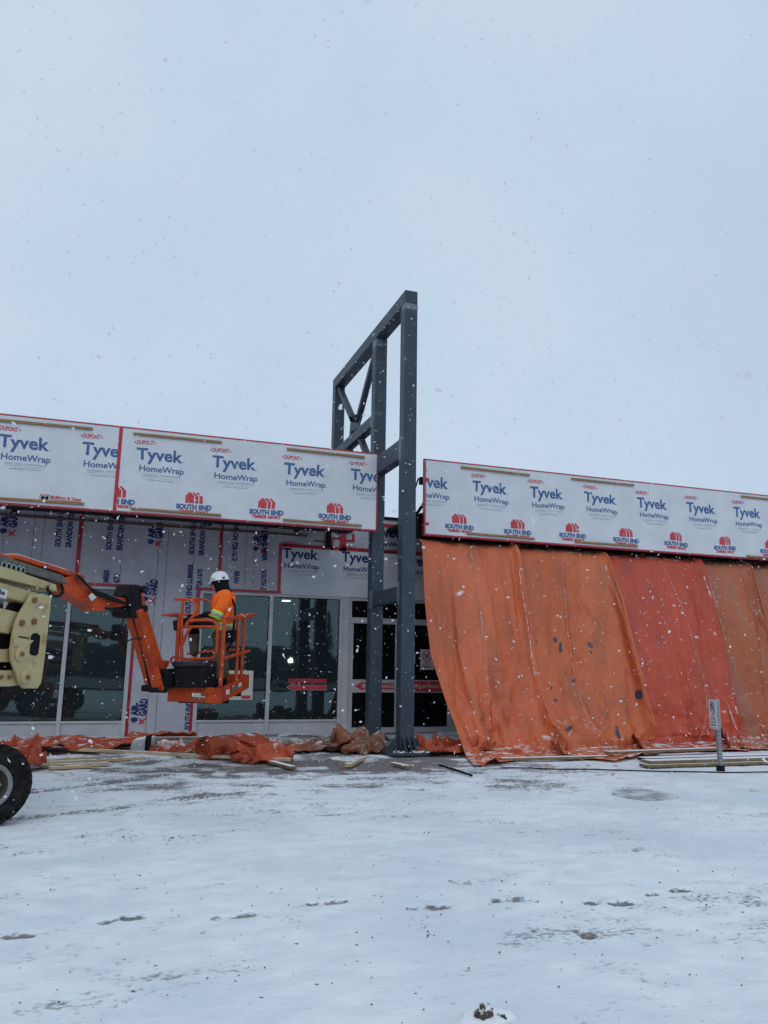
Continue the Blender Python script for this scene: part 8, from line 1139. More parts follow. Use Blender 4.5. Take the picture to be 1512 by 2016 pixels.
lw = lpr(sc7([(-1400, 1610), (0, 1608), (185, 1600), (240, 1785), (0, 1820), (-1400, 1850)]), .26, .0).build('riser_arm', 'lift_cream', lift, bevel=.012)
bo = MB()
for x, y in ((18, 1700), (125, 1700)): bo.disc(lp(*sc7([(x, y)])[0], .135), LN, .024, .03, 6)
pieces(bo, 'arm_bolt', 'rust', lw)
lpr(sc7([(-1400, 1100), (0, 1100), (60, 1045), (180, 1030), (180, 1310), (0, 1325), (-1400, 1325)]), .12, -.02).build('riser_cylinder', 'black_rubber', lift)
lpr(sc7([(-1400, 1500), (190, 1480), (200, 1600), (-1400, 1610)]), .10, -.02).build('riser_cylinder', 'black_rubber', lift)
lpr(sc7([(100, 830), (160, 720), (310, 740), (235, 870)]), .10, -.02).build('hydraulic_block', 'black_rubber', lift)
# knuckle, hoses, jib
lpr([(107, 1138), (128, 1134), (155, 1146), (170, 1158), (186, 1176), (205, 1184), (197, 1193), (190, 1203), (177, 1204), (165, 1195), (145, 1184), (127, 1175), (107, 1162)], .22).build('boom_knuckle', 'lift_orange', lift, bevel=.012)
lpr([(199, 1181), (216, 1174), (240, 1178), (240, 1192), (222, 1196), (200, 1192)], .13, .0).build('jib_link', 'lift_orange', lift, bevel=.008)
h_ = MB(); rn = random.Random(4)
def hose(pts, r=.011, n=24):
    P = [lp(x, y, o) for x, y, o in pts]; A = resamp([tuple(p) for p in P], n); h_.tube([tuple(q) for q in A], r, 7)
for k in range(5): hose([(150+k*2, 1131+k, .14), (160+k*2, 1142+k, .16), (172+k, 1155, .18), (186, 1163+k*2, .17), (204, 1168+k*2, .15), (222, 1176+k*2, .15), (246, 1186+k, .12)], .010+.003*rn.random())
hose([(92, 1152, .13), (94, 1164, .17), (104, 1174, .19), (118, 1174, .18), (126, 1162, .15), (120, 1150, .14)], .018)
hose([(205, 1196, .1), (222, 1201, .14), (240, 1204, .12)], .016); hose([(240, 1205, .1), (243, 1220, .1), (238, 1235, .08)], .008); hose([(250, 1262, .1), (262, 1258, .12), (276, 1256, .1), (281, 1266, .05)], .009)
for k in range(4): hose([(263+k*2, 1215, -.03+.02*k), (278+k*3, 1262, -.02+.02*k), (296+k*2, 1330, -.02+.02*k), (308, 1352, .05)], .010)
pieces(h_, 'hydraulic_hose', 'black_rubber', lift, smooth=True)
m2 = MB(); m2.prism([lp(x, y, .20) for x, y in sc8([(232, 495), (275, 455), (332, 510), (270, 560)])], LN*.01); m2.build('data_plate', 'sign_white', lift)
m2 = lpr(sc8([(690, 345), (800, 345), (840, 420), (860, 640), (850, 760), (770, 790), (720, 770), (700, 650), (640, 480)]), .20); m2.disc(lp(252, 1165, .0), LN, .095, .24, 20); m2.disc(lp(257, 1205, .0), LN, .08, .22, 18); m2.prism([lp(x, y) for x, y in sc8([(560, 640), (700, 700), (690, 790), (610, 770)])], LN*.14)
m2.build('jib_rotator', 'black_rubber', lift, bevel=.01)
m2 = lpr(sc8([(815, 375), (880, 375), (905, 420), (905, 460), (975, 720), (1160, 1330), (1190, 1350), (1255, 1345), (1258, 1380), (1205, 1475), (1140, 1465), (1100, 1400), (830, 470)]), .11, -.06); m2.build('jib_arm', 'lift_orange', lift, bevel=.01)
lpr(sc8([(845, 690), (915, 660), (1190, 1700), (1190, 1740), (1120, 1750), (1080, 1600)]), .10, .10).build('jib_arm', 'lift_orange', lift, bevel=.01)
lpr(sc8([(765, 790), (835, 780), (1080, 1700), (1080, 1730), (1030, 1735), (1010, 1640)]), .10, -.10).build('jib_arm', 'lift_orange', lift, bevel=.01)
lpr(sc8([(845, 720), (915, 700), (1110, 1660), (1050, 1690)]), .05, .0).build('jib_gap_shade', 'black_rubber', lift)  # dark backing added to stand in for shade in the gaps between beams
m2 = MB()
for x, y in ((850, 405), (1060, 1715), (1150, 1730), (880, 660)): m2.disc(lp(*sc8([(x, y)])[0], .02), LN, .045, .26, 14)
pieces(m2, 'jib_pin', 'black_rubber', lift)
m2 = lpr(sc8([(1150, 1490), (1200, 1470), (1305, 1530), (1310, 1640), (1270, 1700), (1220, 1725), (1150, 1700)]), .22); m2.disc(lp(322, 1340, 0), (0, 0, 1), .09, .16, 20); m2.build('basket_rotator', 'black_rubber', lift, bevel=.01)
# wheels and chassis
wc = Vector((*gnd(-31, 1624)[:2], .352))
def wheel(c, ax):
    q = .79
    t_ = MB().lathe(c, ax, [(r_*q, h_*q) for r_, h_ in ((.252, -.12), (.30, -.155), (.40, -.165), (.432, -.14), (.44, -.08), (.442, 0), (.44, .08), (.432, .14), (.40, .165), (.30, .155), (.252, .12))], 56)
    axv = Vector(ax).normalized(); e = axv.cross(Vector((0, 0, 1))).normalized(); g = e.cross(axv)
    wh = empty('wheel', c, None, None); del_ = wh; parent(wh, lift)
    wh.location = c; wh.matrix_parent_inverse = Matrix.Translation(-Vector(lift.location))
    ty = t_.build('tyre', 'tyre', None, smooth=True); ty.parent = wh; ty.matrix_parent_inverse = Matrix.Translation(-Vector(c))
    lg = MB()
    for k in range(24):
        for sd in (-1, 1):
            a_ = 2*math.pi*(k+.5*(sd > 0))/24; u_ = e*math.cos(a_)+g*math.sin(a_); v_ = -e*math.sin(a_)+g*math.cos(a_)
            p = Vector(c)+(u_*.446+axv*(sd*.085))*q; lg.bar(p-axv*(sd*.07)+v_*.03, p+axv*(sd*.08)-v_*.03-u_*.015, .055, .034, up=u_)
    l2 = lg.build('tread_lug', 'tyre', None, bevel=.004); l2.parent = wh; l2.matrix_parent_inverse = Matrix.Translation(-Vector(c))
    rm = MB().lathe(c, ax, [(r_*q, h_*q) for r_, h_ in ((.262, .125), (.256, .150), (.247, .152), (.240, .135), (.225, .125), (.212, .118), (.205, .09))], 40)
    dm = MB().lathe(c, ax, [(r_*q, h_*q) for r_, h_ in ((.205, .09), (.200, .03), (.16, -.01), (.10, .02), (.085, .05), (.0, .055))], 40); d2 = dm.build('rim_dish', 'rim_dark', None, smooth=False); d2.parent = wh; d2.matrix_parent_inverse = Matrix.Translation(-Vector(c))
    for k in range(8): a_ = 2*math.pi*k/8; rm.disc(Vector(c)+(e*math.cos(a_)+g*math.sin(a_))*.125*q+axv*.02, axv, .012, .04, 6)
    r2 = rm.build('rim', 'rim', None, smooth=False); r2.parent = wh; r2.matrix_parent_inverse = Matrix.Translation(-Vector(c))
wheel(wc, (.10, -.995, 0)); wheel((wc.x-2.0, wc.y-.1, .352), (0, -1, 0)); wheel((wc.x-.95, wc.y+1.75, .352), (0, 1, 0)); wheel((wc.x-2.0, wc.y+1.75, .352), (0, 1, 0))
ch = MB().box(-3.4, -1.45, 8.55, 9.85, .38, .85).box(-3.6, -1.7, 8.45, 9.9, .9, 1.5).box(-3.2, -2.2, 8.9, 9.5, 1.5, 3.0); ch.build('chassis', 'lift_orange', lift, bevel=.03)
MB().tube([(wc.x-.02, wc.y+.16, .352), (wc.x-.85, wc.y+1.6, .352)], .07, 12).build('axle', 'black_rubber', lift)
# basket
BO = Vector(at(331, 1381, 1, 11.8)); ba = Vector((.891, -.454, 0)); bb = Vector((.454, .891, 0))
def z6(x, y): return 320+x/6.95, 1110+y/6.95
def bf(x, y, t=0.0): return Vector(onp(*z6(x, y), BO+bb*t, bb))       # front face of the basket, seen from the lot
SR = (bf(790, 1910)-BO).dot(ba)
def brt(x, y, s=None): return Vector(onp(*z6(x, y), BO+ba*(SR if s is None else s), ba))
bsk = empty('basket', BO, None, None); bsk.parent = lift; bsk.matrix_parent_inverse = Matrix.Translation(-Vector(lift.location))
def bpart(mb, name, m, **k):
    o = mb.build(name, m, None, **k); o.parent = bsk; o.matrix_parent_inverse = Matrix.Translation(-BO); return o
A0, A1, B1 = BO, bf(790, 1910), brt(1170, 1700); bbv = B1-A1; Bb0 = A0+bbv
hv = bf(785, 1700)-A1; hv = Vector((hv.x*.2, hv.y*.2, hv.z)); 
th_ = .03
ins = (ba*th_)
for p, q in ((A0, A1), (A1, B1), (Bb0, B1), (A0, Bb0)):
    d = (q-p); nn = Vector((d.y, -d.x, 0)).normalized()*th_
    m2 = MB().prism([p, q, q+hv, p+hv], nn); bpart(m2, 'toe_board', 'lift_orange', bevel=.006)
fl_ = MB().prism([A0+hv*.12, A1+hv*.12, B1+hv*.12, Bb0+hv*.12], Vector((0, 0, .03))); bpart(fl_, 'floor', 'boom_grey')
m2 = MB().bar(A0+ba*.02+bbv*.3-Vector((0, 0, .05)), A1-ba*.02+bbv*.3-Vector((0, 0, .03)), .10, .08).bar(A0+ba*.02+bbv*.75-Vector((0, 0, .05)), A1-ba*.02+bbv*.75-Vector((0, 0, .03)), .10, .08); [parent(o_, bsk) for o_ in pieces(m2, 'floor_frame', 'black_rubber')]
def rail(pts, r=.021, name='guard_rail', f=None, **k):
    P = [tuple((f or bf)(x, y, **k)) for x, y in pts]
    A = resamp(P, max(8, 8*len(P))) if len(P) > 2 else P
    bpart(MB().tube([tuple(q) for q in A], r, 10), name, 'lift_orange', smooth=True)
rail([(225, 715), (205, 1100), (180, 1680)], .030); rail([(280, 500), (262, 720), (262, 1000)], .022)
rail([(165, 485), (330, 485), (400, 495), (455, 540), (465, 620), (430, 715), (340, 800), (320, 840)], .021)
rail([(270, 862), (760, 862)], .022); rail([(320, 850), (350, 800), (430, 772), (620, 770), (700, 780), (745, 830), (755, 900), (748, 1080), (738, 1210), (700, 1285), (640, 1303), (400, 1303), (265, 1300)], .023)
rail([(258, 900), (265, 1300), (225, 1690)], .024); rail([(385, 870), (310, 1000), (262, 1130)], .022)
rail([(848, 760), (825, 1100), (790, 1690)], .030)
rail([(225, 715), (250, 730)], .03)
rail([(250, 1285), (140, 1275), (115, 1300), (115, 1350), (150, 1370), (200, 1368)], .016)
rail([(845, 745), (1060, 715), (1275, 690)], .021, f=brt); rail([(880, 765), (1060, 742), (1215, 722)], .021, f=brt)
rail([(1042, 720), (1025, 1100), (1003, 1640)], .027, f=brt); rail([(1120, 715), (1105, 1050), (1075, 1580)], .025, f=brt); rail([(830, 1295), (1000, 1245), (1190, 1190)], .024, f=brt)
TB = bbv.dot(bb)
rail([(400, 485), (560, 485), (640, 510), (680, 560), (650, 610)], .020, t=TB); rail([(490, 500), (485, 700), (470, 900), (450, 1500)], .024, t=TB); rail([(200, 690), (480, 700), (900, 715), (1280, 690)], .02, t=TB); rail([(330, 1230), (700, 1190), (1000, 1180)], .02, t=TB)
m2 = MB().prism([bf(40, 705), bf(215, 685), bf(220, 705), bf(120, 718), bf(40, 718)], bb*.35); bpart(m2, 'side_shelf', 'lift_orange')
m2 = MB().prism([bf(290, 760, .25), bf(500, 720, .25), bf(720, 790, .25), bf(700, 850, .25), bf(420, 890, .25), bf(290, 850, .25)], bb*.28); m2.prism([bf(330, 700, .3), bf(390, 690, .3), bf(400, 740, .3), bf(340, 750, .3)], bb*.05); bpart(m2, 'control_panel', 'black_rubber', bevel=.008)
m2 = MB().prism([bf(285, 745, .22), bf(370, 735, .22), bf(365, 780, .22), bf(290, 775, .22)], bb*.02); bpart(m2, 'panel_cover', 'white_plastic')
m2 = MB().prism([bf(160, 790), bf(205, 770), bf(205, 915), bf(175, 915)], bb*.12); bpart(m2, 'switch_box', 'black_rubber')
m2 = MB().prism([bf(415, 1765, -.022), bf(560, 1770, -.022), bf(580, 1830, -.022), bf(400, 1820, -.022)], bb*.004); m2.prism([brt(870, 1725, SR+.022), brt(915, 1715, SR+.022), brt(915, 1785, SR+.022), brt(868, 1790, SR+.022)], ba*.004); m2.prism([brt(1040, 1640, SR+.022), brt(1080, 1620, SR+.022), brt(1078, 1670, SR+.022), brt(1040, 1690, SR+.022)], ba*.004)
[parent(o_, bsk) for o_ in pieces(m2, 'warning_decal', 'decal')]
m2 = MB().prism([bf(520, 1775, -.026), bf(570, 1770, -.026), bf(575, 1805, -.026), bf(530, 1815, -.026)], bb*.004).prism([bf(365, 1850, -.022), bf(590, 1855, -.022), bf(590, 1872, -.022), bf(365, 1868, -.022)], bb*.004).prism([brt(945, 1700, SR+.022), brt(1030, 1650, SR+.022), brt(1028, 1700, SR+.022), brt(945, 1750, SR+.022)], ba*.004)
[parent(o_, bsk) for o_ in pieces(m2, 'faded_lettering', 'boom_grey')]
m2 = MB().bar(lp(*sc8([(1200, 1485)])[0], .0), bf(190, 1455), .06, .05).bar(lp(*sc8([(1200, 1530)])[0], .0), bf(190, 1600), .06, .05); [parent(o_, bsk) for o_ in pieces(m2, 'basket_support', 'black_rubber')]
# loads in the basket
tote = empty('tote_bin', (0, 0, 0), 'black plastic tote standing in the orange basket beside the worker legs', 'bin')
t0 = .12
m2 = MB(); q = [bf(250, 1400, t0), bf(665, 1390, t0), bf(650, 1690, t0), bf(262, 1690, t0)]; m2.prism(q, bb*.55); tb = m2.build('tote_body', 'black_rubber', None, bevel=.02)
cen = sum((Vector(v) for v in q), Vector())/4; tote.location = (cen.x, cen.y, min(v.z for v in q)); parent(tb, tote)
m2 = MB().prism([bf(240, 1335, t0), bf(675, 1325, t0), bf(672, 1400, t0), bf(243, 1410, t0)], bb*.60); m2.build('tote_lid', mat('tote_lid', (.018, .018, .02), .4, c2=(.04, .04, .045), vs=9), tote, bevel=.015)
tb_ = empty('tool_bag', bf(430, 1250, .45), 'tan canvas tool bag hanging below the basket control panel', 'tool bag')
c = bf(430, 950, .45); c2 = bf(435, 1265, .45); A = np.array([tuple(c.lerp(c2, f)) for f in np.linspace(0, 1, 14)])
m2 = MB().tube([tuple(p) for p in A], [.075, .083, .085, .084, .08, .078, .077, .073, .072, .07, .068, .067, .06, .03], 14); parent(m2.build('bag_body', 'canvas', None, smooth=True), tb_)
m2 = MB().tube([tuple(bf(430, 885, .45)), tuple(bf(430, 930, .45)), tuple(bf(430, 962, .45))], [.07, .088, .086], 14); parent(m2.build('bag_rim', 'dark_cloth', None), tb_)
m2 = MB().tube([tuple(bf(395, 900, .42)), tuple(bf(400, 860, .40)), tuple(bf(470, 860, .40)), tuple(bf(470, 900, .42))], .012, 6); parent(m2.build('bag_strap', 'dark_cloth', None), tb_)
# ================================================================ WORKER
wk = empty('person', bf(800, 1660, TB*.42), 'worker in white hard hat and bright orange jacket standing in the raised basket, facing left', 'person')
TP = TB*.42
def pj(x, y, d=0.0): return bf(x, y, TP+d)
def skin(name, joints, edges, m, par, sub=2, root=0):
    me = bpy.data.meshes.new(name); names = list(joints); me.from_pydata([tuple(joints[n][0]) for n in names], [(names.index(a), names.index(b_)) for a, b_ in edges], [])
    me.materials.append(M[m]); o = bpy.data.objects.new(name, me); C.objects.link(o)
    o.modifiers.new('skin', 'SKIN')
    for i, n in enumerate(names):
        r = joints[n][1]; r = r if isinstance(r, tuple) else (r, r); sv = me.skin_vertices[0].data[i]; sv.radius = r; sv.use_root = (i == root)
    o.modifiers['skin'].use_smooth_shade = True
    s = o.modifiers.new('sub', 'SUBSURF'); s.levels = sub; s.render_levels = sub
    return parent(o, par)
J = {'pelvis': (pj(800, 965), .10), 'waist': (pj(815, 800), .11), 'chest': (pj(848, 560), .13), 'neck': (pj(818, 400), .06), 'head': (pj(795, 285), .085), 'crown': (pj(785, 215), .07),
     'lsh': (pj(858, 450, -.17), .065), 'lel': (pj(745, 690, -.24), .05), 'lwr': (pj(655, 705, -.14), .026), 'lhand': (pj(630, 702, -.09), .018),
     'rsh': (pj(838, 450, .17), .065), 'rel': (pj(725, 680, .24), .05), 'rwr': (pj(630, 690, .12), .026), 'rhand': (pj(605, 690, .08), .018),
     'lhip': (pj(795, 1010, -.09), .085), 'lkn': (pj(765, 1320, -.10), .06), 'lan': (pj(765, 1610, -.09), .045), 'lto': (pj(690, 1655, -.10), .035),
     'rhip': (pj(815, 1010, .09), .085), 'rkn': (pj(815, 1320, .11), .06), 'ran': (pj(835, 1600, .10), .045), 'rto': (pj(760, 1650, .11), .035)}
E_ = [('pelvis', 'waist'), ('waist', 'chest'), ('chest', 'neck'), ('neck', 'head'), ('head', 'crown'), ('chest', 'lsh'), ('lsh', 'lel'), ('lel', 'lwr'), ('lwr', 'lhand'), ('chest', 'rsh'), ('rsh', 'rel'), ('rel', 'rwr'), ('rwr', 'rhand'),
      ('pelvis', 'lhip'), ('lhip', 'lkn'), ('lkn', 'lan'), ('lan', 'lto'), ('pelvis', 'rhip'), ('rhip', 'rkn'), ('rkn', 'ran'), ('ran', 'rto')]
skin('body', J, E_, 'skin', wk)
jk = {'hem': (pj(800, 925), (.185, .17)), 'waist': (pj(818, 800), (.185, .17)), 'chest': (pj(852, 590), (.205, .185)), 'yoke': (pj(845, 470), (.175, .15)), 'collar': (pj(815, 375), (.098, .09)),
      'lsh': (pj(862, 462, -.19), .105), 'lmid': (pj(805, 590, -.23), .098), 'lel': (pj(745, 690, -.25), .088), 'lwr': (pj(672, 705, -.16), .062),
      'rsh': (pj(842, 462, .19), .105), 'rmid': (pj(785, 580, .24), .098), 'rel': (pj(725, 680, .25), .088), 'rwr': (pj(650, 692, .14), .062)}
skin('jacket', jk, [('hem', 'waist'), ('waist', 'chest'), ('chest', 'yoke'), ('yoke', 'collar'), ('yoke', 'lsh'), ('lsh', 'lmid'), ('lmid', 'lel'), ('lel', 'lwr'), ('yoke', 'rsh'), ('rsh', 'rmid'), ('rmid', 'rel'), ('rel', 'rwr')], 'hivis', wk, root=2)
pn = {'belt': (pj(804, 890), (.165, .155)), 'seat': (pj(808, 1000), (.165, .155)), 'lhip': (pj(792, 1060, -.10), .112), 'lkn': (pj(765, 1320, -.11), .098), 'lcf': (pj(762, 1480, -.10), .092), 'lan': (pj(768, 1610, -.09), .09),
      'rhip': (pj(818, 1060, .10), .112), 'rkn': (pj(818, 1320, .12), .098), 'rcf': (pj(830, 1480, .11), .092), 'ran': (pj(838, 1600, .10), .09)}
skin('trousers', pn, [('belt', 'seat'), ('seat', 'lhip'), ('lhip', 'lkn'), ('lkn', 'lcf'), ('lcf', 'lan'), ('seat', 'rhip'), ('rhip', 'rkn'), ('rkn', 'rcf'), ('rcf', 'ran')], 'pants', wk)
for s in ('l', 'r'):
    k = -.09 if s == 'l' else .10; dx = 0 if s == 'l' else 70
    skin('boot', {'top': (pj(768+dx, 1560, k), .062), 'ankle': (pj(768+dx, 1625, k), .062), 'ball': (pj(720+dx, 1655, k), .055), 'toe': (pj(680+dx, 1660, k-.01), .045)}, [('top', 'ankle'), ('ankle', 'ball'), ('ball', 'toe')], 'dark_cloth', wk)
skin('hood', {'nape': (pj(838, 392), (.115, .10)), 'back': (pj(826, 320), (.118, .11)), 'skull': (pj(805, 265), (.118, .11)), 'front': (pj(775, 250), (.085, .09)), 'chin': (pj(745, 358), (.062, .06)), 'jaw': (pj(785, 355), (.095, .085))}, [('nape', 'back'), ('back', 'skull'), ('skull', 'front'), ('nape', 'jaw'), ('jaw', 'chin')], 'dark_cloth', wk, root=1)
# face: nose, brow and mouth below the brim
fc = MB(); f0 = pj(715, 305); fl_d = -ba
P = blob(f0+ba*.02, .066, 5, 1, 1, 1.15, 22, am=.06); fo = grid_obj('face', P, 'skin', wk)
skin('nose', {'bridge': (f0-ba*.045+Vector((0, 0, .03)), .010), 'tip': (f0-ba*.068-Vector((0, 0, .004)), .014), 'base': (f0-ba*.05-Vector((0, 0, .018)), .012)}, [('bridge', 'tip'), ('tip', 'base')], 'skin', fo, 1)
em = MB()
for sd in (-1, 1): em.disc(f0-ba*.040+bb*(sd*.030)+Vector((0, 0, .028)), -ba, .009, .012, 10)
em.disc(f0-ba*.048-Vector((0, 0, .038)), -ba, .016, .010, 10); pieces(em, 'face_feature', 'sign_ink', fo)
# hard hat
ht = MB(); ax = (Vector((0, 0, 1))*.985-ba*.16).normalized(); hc = pj(785, 240)
prf = [(.150, .0), (.150, .012), (.142, .016), (.140, .05), (.128, .090), (.104, .122), (.070, .143), (.03, .153), (.0, .155)]
ht.lathe(hc, ax, prf, 32); fx = (-ba-ax*(-ba).dot(ax)).normalized(); ght = fx.cross(ax)
ht.prism([hc+fx*.105+ght*.115-ax*.008, hc+fx*.165+ght*.085-ax*.020, hc+fx*.188+ght*.03-ax*.026, hc+fx*.188-ght*.03-ax*.026, hc+fx*.165-ght*.085-ax*.020, hc+fx*.105-ght*.115-ax*.008], ax*.010)
ho = ht.build('hard_hat', 'white_plastic', wk, smooth=True)
rd = MB()
for k in (-1, 0, 1):
    rd.tube([tuple(hc+fx*(.125*math.cos(a_))*(1-.0*abs(k))+ght*(k*.045)+ax*(.012+.142*math.sin(a_)*(1-.06*abs(k)))) for a_ in np.linspace(.25, math.pi-.25, 14)], .008, 6)
pieces(rd, 'hat_ridge', 'white_plastic', ho, smooth=True)
st_ = MB(); P = Print(st_, hc-ght*.0+ax*.0, -fx, ax)
side = ght if ght.dot(Vector((0, -1, 0))) > 0 else -ght
P = Print(st_, hc+side*.1525+ax*.012, -fx if (-fx).cross(ax).dot(side) > 0 else fx, ax); P.rect(-.085, -.02, .0, .028, 0); st_.build('hat_sticker', 'silver', ho, fix=False)
# reflective bands and harness
def band(c, axv, r0, r1, h, m, name, par=wk, e=None):
    axv = Vector(axv).normalized(); e = (Vector(e) if e is not None else Vector(ba)); e = (e-axv*e.dot(axv)).normalized(); g = axv.cross(e); mb = MB(); vs = []; n = 28
    for hh in (-h/2, h/2):
        for k in range(n):
            a_ = 2*math.pi*k/n; vs.append(Vector(c)+axv*hh+e*math.cos(a_)*r0+g*math.sin(a_)*r1)
    mb.add(vs, [(k, (k+1) % n, n+(k+1) % n, n+k) for k in range(n)]); o = mb.build(name, m, par, smooth=True, fix=True); s = o.modifiers.new('solid', 'SOLIDIFY'); s.thickness = .012; return o
tx = (pj(848, 560)-pj(800, 930)).normalized()
band(pj(812, 850), tx, .158, .175, .135, 'lime', 'reflective_band'); band(pj(813, 852), tx, .162, .179, .055, 'silver', 'reflective_band')
sl_a = (pj(862, 462, -.19)-pj(745, 690, -.25)).normalized()
band(pj(738, 700, -.25), sl_a, .086, .082, .12, 'lime', 'sleeve_band'); band(pj(738, 700, -.25), sl_a, .090, .086, .05, 'silver', 'sleeve_band')
sl_b = (pj(842, 462, .19)-pj(725, 680, .25)).normalized(); band(pj(720, 690, .25), sl_b, .086, .082, .12, 'lime', 'sleeve_band')
hn = MB()
for dt in (-.10, .10):
    hn.tube([tuple(p) for p in resamp([tuple(pj(720, 640, dt)), tuple(pj(765, 440, dt)), tuple(pj(840, 385, dt)), tuple(pj(945, 450, dt*.8)), tuple(pj(1000, 600, dt*.5)), tuple(pj(985, 760, dt)), tuple(pj(965, 930, dt))], 30)], .016, 6)
hn.tube([tuple(p) for p in resamp([tuple(pj(960, 920, .02)), tuple(pj(985, 1040, .02)), tuple(pj(930, 1110, .0)), tuple(pj(880, 1180, 0))], 16)], .013, 6)
pieces(hn, 'harness_strap', 'dark_cloth', wk, smooth=True)
hb = MB().prism([pj(870, 925, -.15), pj(1000, 890, -.12), pj(985, 1060, -.12), pj(920, 1090, -.13), pj(870, 1060, -.15)], bb*.14); hb.build('tool_pouch', 'dark_cloth', wk, bevel=.02)
def glove(c, s):
    o = skin('glove', {'cuff': (c+ba*.125, .062), 'wrist': (c+ba*.04, .05), 'palm': (c-ba*.01, (.05, .035)), 'knuck': (c-ba*.05-Vector((0, 0, .01)), (.048, .03))}, [('cuff', 'wrist'), ('wrist', 'palm'), ('palm', 'knuck')], 'dark_cloth', wk, 1)
    for k in range(4):
        q = c-ba*.055+bb*(-.036+.024*k)-Vector((0, 0, .01)); ln = (.9, 1.05, 1.0, .8)[k]
        skin('finger', {'a': (q, .013), 'b': (q-ba*.030*ln-Vector((0, 0, .012)), .012), 'c': (q-ba*.040*ln-Vector((0, 0, .040*ln)), .011), 'd': (q-ba*.022*ln-Vector((0, 0, .058*ln)), .009)}, [('a', 'b'), ('b', 'c'), ('c', 'd')], 'dark_cloth', o, 1)
    q = c-ba*.01+bb*(.045*s); skin('thumb', {'a': (q, .015), 'b': (q-ba*.03+bb*(.012*s)-Vector((0, 0, .012)), .013), 'c': (q-ba*.055+bb*(.004*s)-Vector((0, 0, .025)), .010)}, [('a', 'b'), ('b', 'c')], 'dark_cloth', o, 1)
glove(pj(600, 700, -.07), 1); glove(pj(580, 690, .08), -1)

# ================================================================ ACROSS THE LOT (seen mirrored in the shop windows)
def mirror_at(px, py, Yr):
    p = at(px, py, 1, 2*YW-Yr); return Vector((p[0], Yr, p[2]))
def spruce(px, py, Yr, seed, label):
    tip = mirror_at(px, py, Yr); H = tip.z; rn = random.Random(seed); t_ = empty('spruce_tree', (tip.x, Yr, 0), label, 'tree', 'spruces across the lot')
    tr = MB().tube([(tip.x, Yr, 0), (tip.x, Yr, H*.5), (tip.x, Yr, H*.97)], [.22, .13, .03], 8); tr.build('trunk', 'bark', t_, smooth=True)
    mb = MB(); z = H*.08
    while z < H:
        f = 1-z/H; R_ = .19*H*f**.85+.06
        for k in range(int(9+10*f)):
            a_ = rn.uniform(0, 2*math.pi); r = R_*rn.uniform(.6, 1.1); d = Vector((math.cos(a_), math.sin(a_), 0)); sd = Vector((-d.y, d.x, 0)); zz = z+rn.uniform(-.15, .15)
            n = 5
            for j in range(n):
                g0, g1 = j/n, (j+1.15)/n; c0 = Vector((tip.x, Yr, zz))+d*r*g0-Vector((0, 0, .28*r*g0)); c1 = Vector((tip.x, Yr, zz))+d*r*g1-Vector((0, 0, .28*r*g1+.05)); w_ = r*.17*(1-.6*g0)*rn.uniform(.6, 1.3)
                mb.add([c0, (c0+c1)/2+sd*w_-Vector((0, 0, .12)), c1, (c0+c1)/2-sd*w_-Vector((0, 0, .12))], [(0, 1, 2, 3)])
        z += H*.028
    mb.build('crown', 'needles', t_, fix=False)
spruce(582, 1211, -30, 1, 'spruce across the lot, shorter of the two mirrored in the window'); spruce(648, 1197, -28, 2, 'spruce across the lot, taller of the two mirrored in the window')
tl = MB(); x = -120; rn = random.Random(9)
while x < 120:
    h_t = 2.7+.5*rn.random(); w_ = rn.uniform(1.2, 3.0)
    tl.tube([(x, -44+rn.uniform(-1, 1), 0), (x, -44, h_t*.6), (x, -44, h_t)], [w_, w_*.9, w_*.3], 9); x += w_*1.1
tag(tl.build('far_treeline', 'far_wood', smooth=True), kind='stuff')
rd_ = MB().box(-200, 200, -40, -9, .08, .10); tag(rd_.build('road', mat('wet_road', (.06, .065, .07), .5, c2=(.16, .165, .17), vs=.5, stretch=(.3, 2, 1))), kind='structure')
v0 = mirror_at(573, 1301, -13); cx = v0.x
vh = empty('parked_truck', (cx+.5, -15, .1), 'dark pickup truck with one lit headlight across the lot', 'truck')
m2 = MB().prism([(cx+.5, -13.1, .45), (cx+.5, -13.1, 1.12), (cx+.5, -14.6, 1.25), (cx+.5, -15.3, 1.85), (cx+.5, -16.8, 1.85), (cx+.5, -17.0, 1.2), (cx+.5, -18.6, 1.15), (cx+.5, -18.6, .45)], (1.9, 0, 0)); m2.build('body', 'car_paint', vh, bevel=.08)
for xx in (-.35, 1.35):
    for yy in (-14.1, -17.6): MB().lathe((cx+xx, yy, .48), (1, 0, 0), [(.2, -.1), (.36, -.1), (.38, 0), (.36, .1), (.2, .1)], 20).build('wheel', 'tyre', vh)
MB().disc((cx, -13.08, v0.z), (0, 1, 0), .11, .06, 16).build('headlight', 'headlight_glow', vh); MB().disc((cx+1.1, -13.08, v0.z), (0, 1, 0), .11, .06, 16).build('headlight', 'sign_grey', vh)

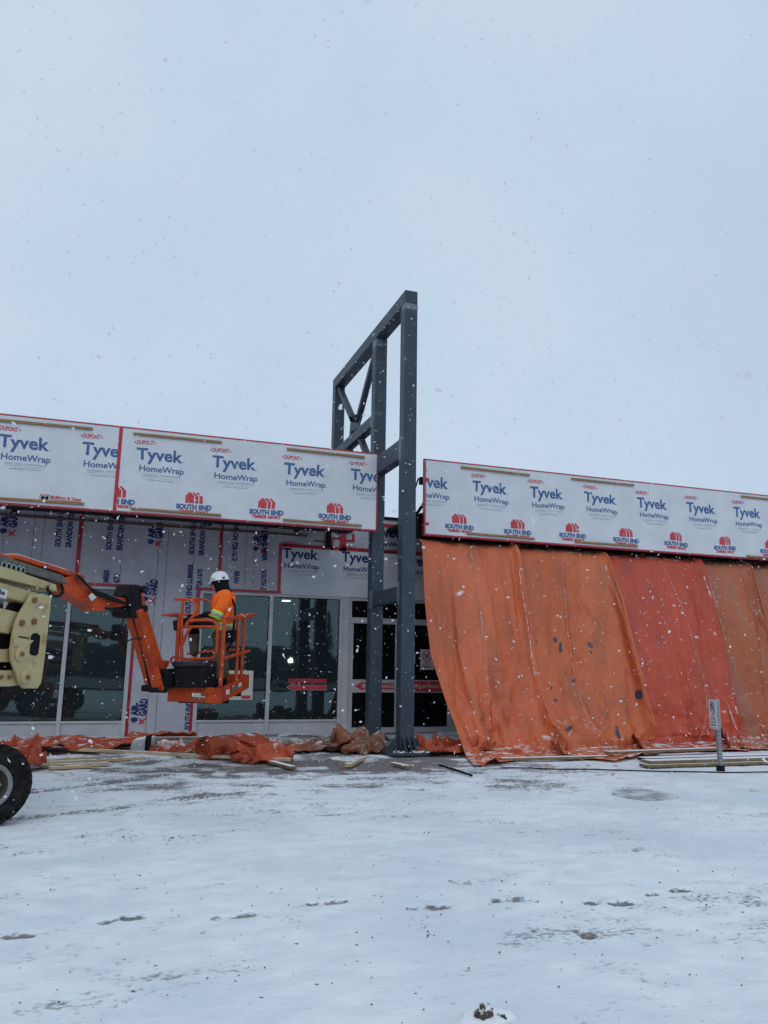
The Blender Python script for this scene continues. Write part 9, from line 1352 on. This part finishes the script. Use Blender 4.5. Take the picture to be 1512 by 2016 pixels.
# ================================================================ FALLING SNOW
rs = np.random.RandomState(21); K = 30000
pos = np.stack([rs.uniform(-7, 17, K), 1.2+15.2*rs.rand(K)**.9, rs.uniform(.05, 10, K)], 1)
keep = ~((pos[:, 1] > 14.2) & (pos[:, 2] > 4.0)) & ~((pos[:, 1] > 13.3) & (pos[:, 0] > 5.6))
pos = pos[keep]; K = len(pos)
siz = np.clip(rs.lognormal(math.log(.0058), .50, K), .002, .0155)
siz *= np.clip(pos[:, 1]/6, .5, 1)
near_n = 260                                            # a few flakes drifting close by
near_pos = np.stack([rs.uniform(-.5, 2.2, near_n), rs.uniform(.45, 2.4, near_n), rs.uniform(.6, 3.4, near_n)], 1)
pos = np.concatenate([pos, near_pos]); siz = np.concatenate([siz, rs.uniform(.0016, .0036, near_n)]); K = len(pos)
V = []; F = []
for i in range(K):
    n = rs.randint(5, 8); a0 = rs.rand()*6.28; u = rs.normal(size=3); u /= np.linalg.norm(u); v = np.cross(u, rs.normal(size=3)); v /= np.linalg.norm(v); u = u*rs.uniform(1.0, 1.9); k = len(V)
    for j in range(n):
        a_ = a0+6.283*j/n; r = siz[i]*rs.uniform(.5, 1.25); V.append(pos[i]+(u*math.cos(a_)+v*math.sin(a_))*r+rs.normal(size=3)*siz[i]*.2)
    F.append(tuple(range(k, k+n)))
me = bpy.data.meshes.new('falling_snow'); me.from_pydata([tuple(q) for q in V], [], F); me.update()
sm = bpy.data.materials.new('snowflake'); sm.use_nodes = True; t = sm.node_tree; b = t.nodes['Principled BSDF']; b.inputs['Base Color'].default_value = (.92, .93, .94, 1); b.inputs['Roughness'].default_value = .9
tr = t.nodes.new('ShaderNodeBsdfTranslucent'); tr.inputs['Color'].default_value = (.92, .93, .94, 1); mx = t.nodes.new('ShaderNodeMixShader'); mx.inputs[0].default_value = .45
t.links.new(b.outputs[0], mx.inputs[1]); t.links.new(tr.outputs[0], mx.inputs[2]); t.links.new(mx.outputs[0], t.nodes['Material Output'].inputs['Surface'])
me.materials.append(sm); o = bpy.data.objects.new('falling_snow', me); C.objects.link(o); tag(o, kind='stuff')
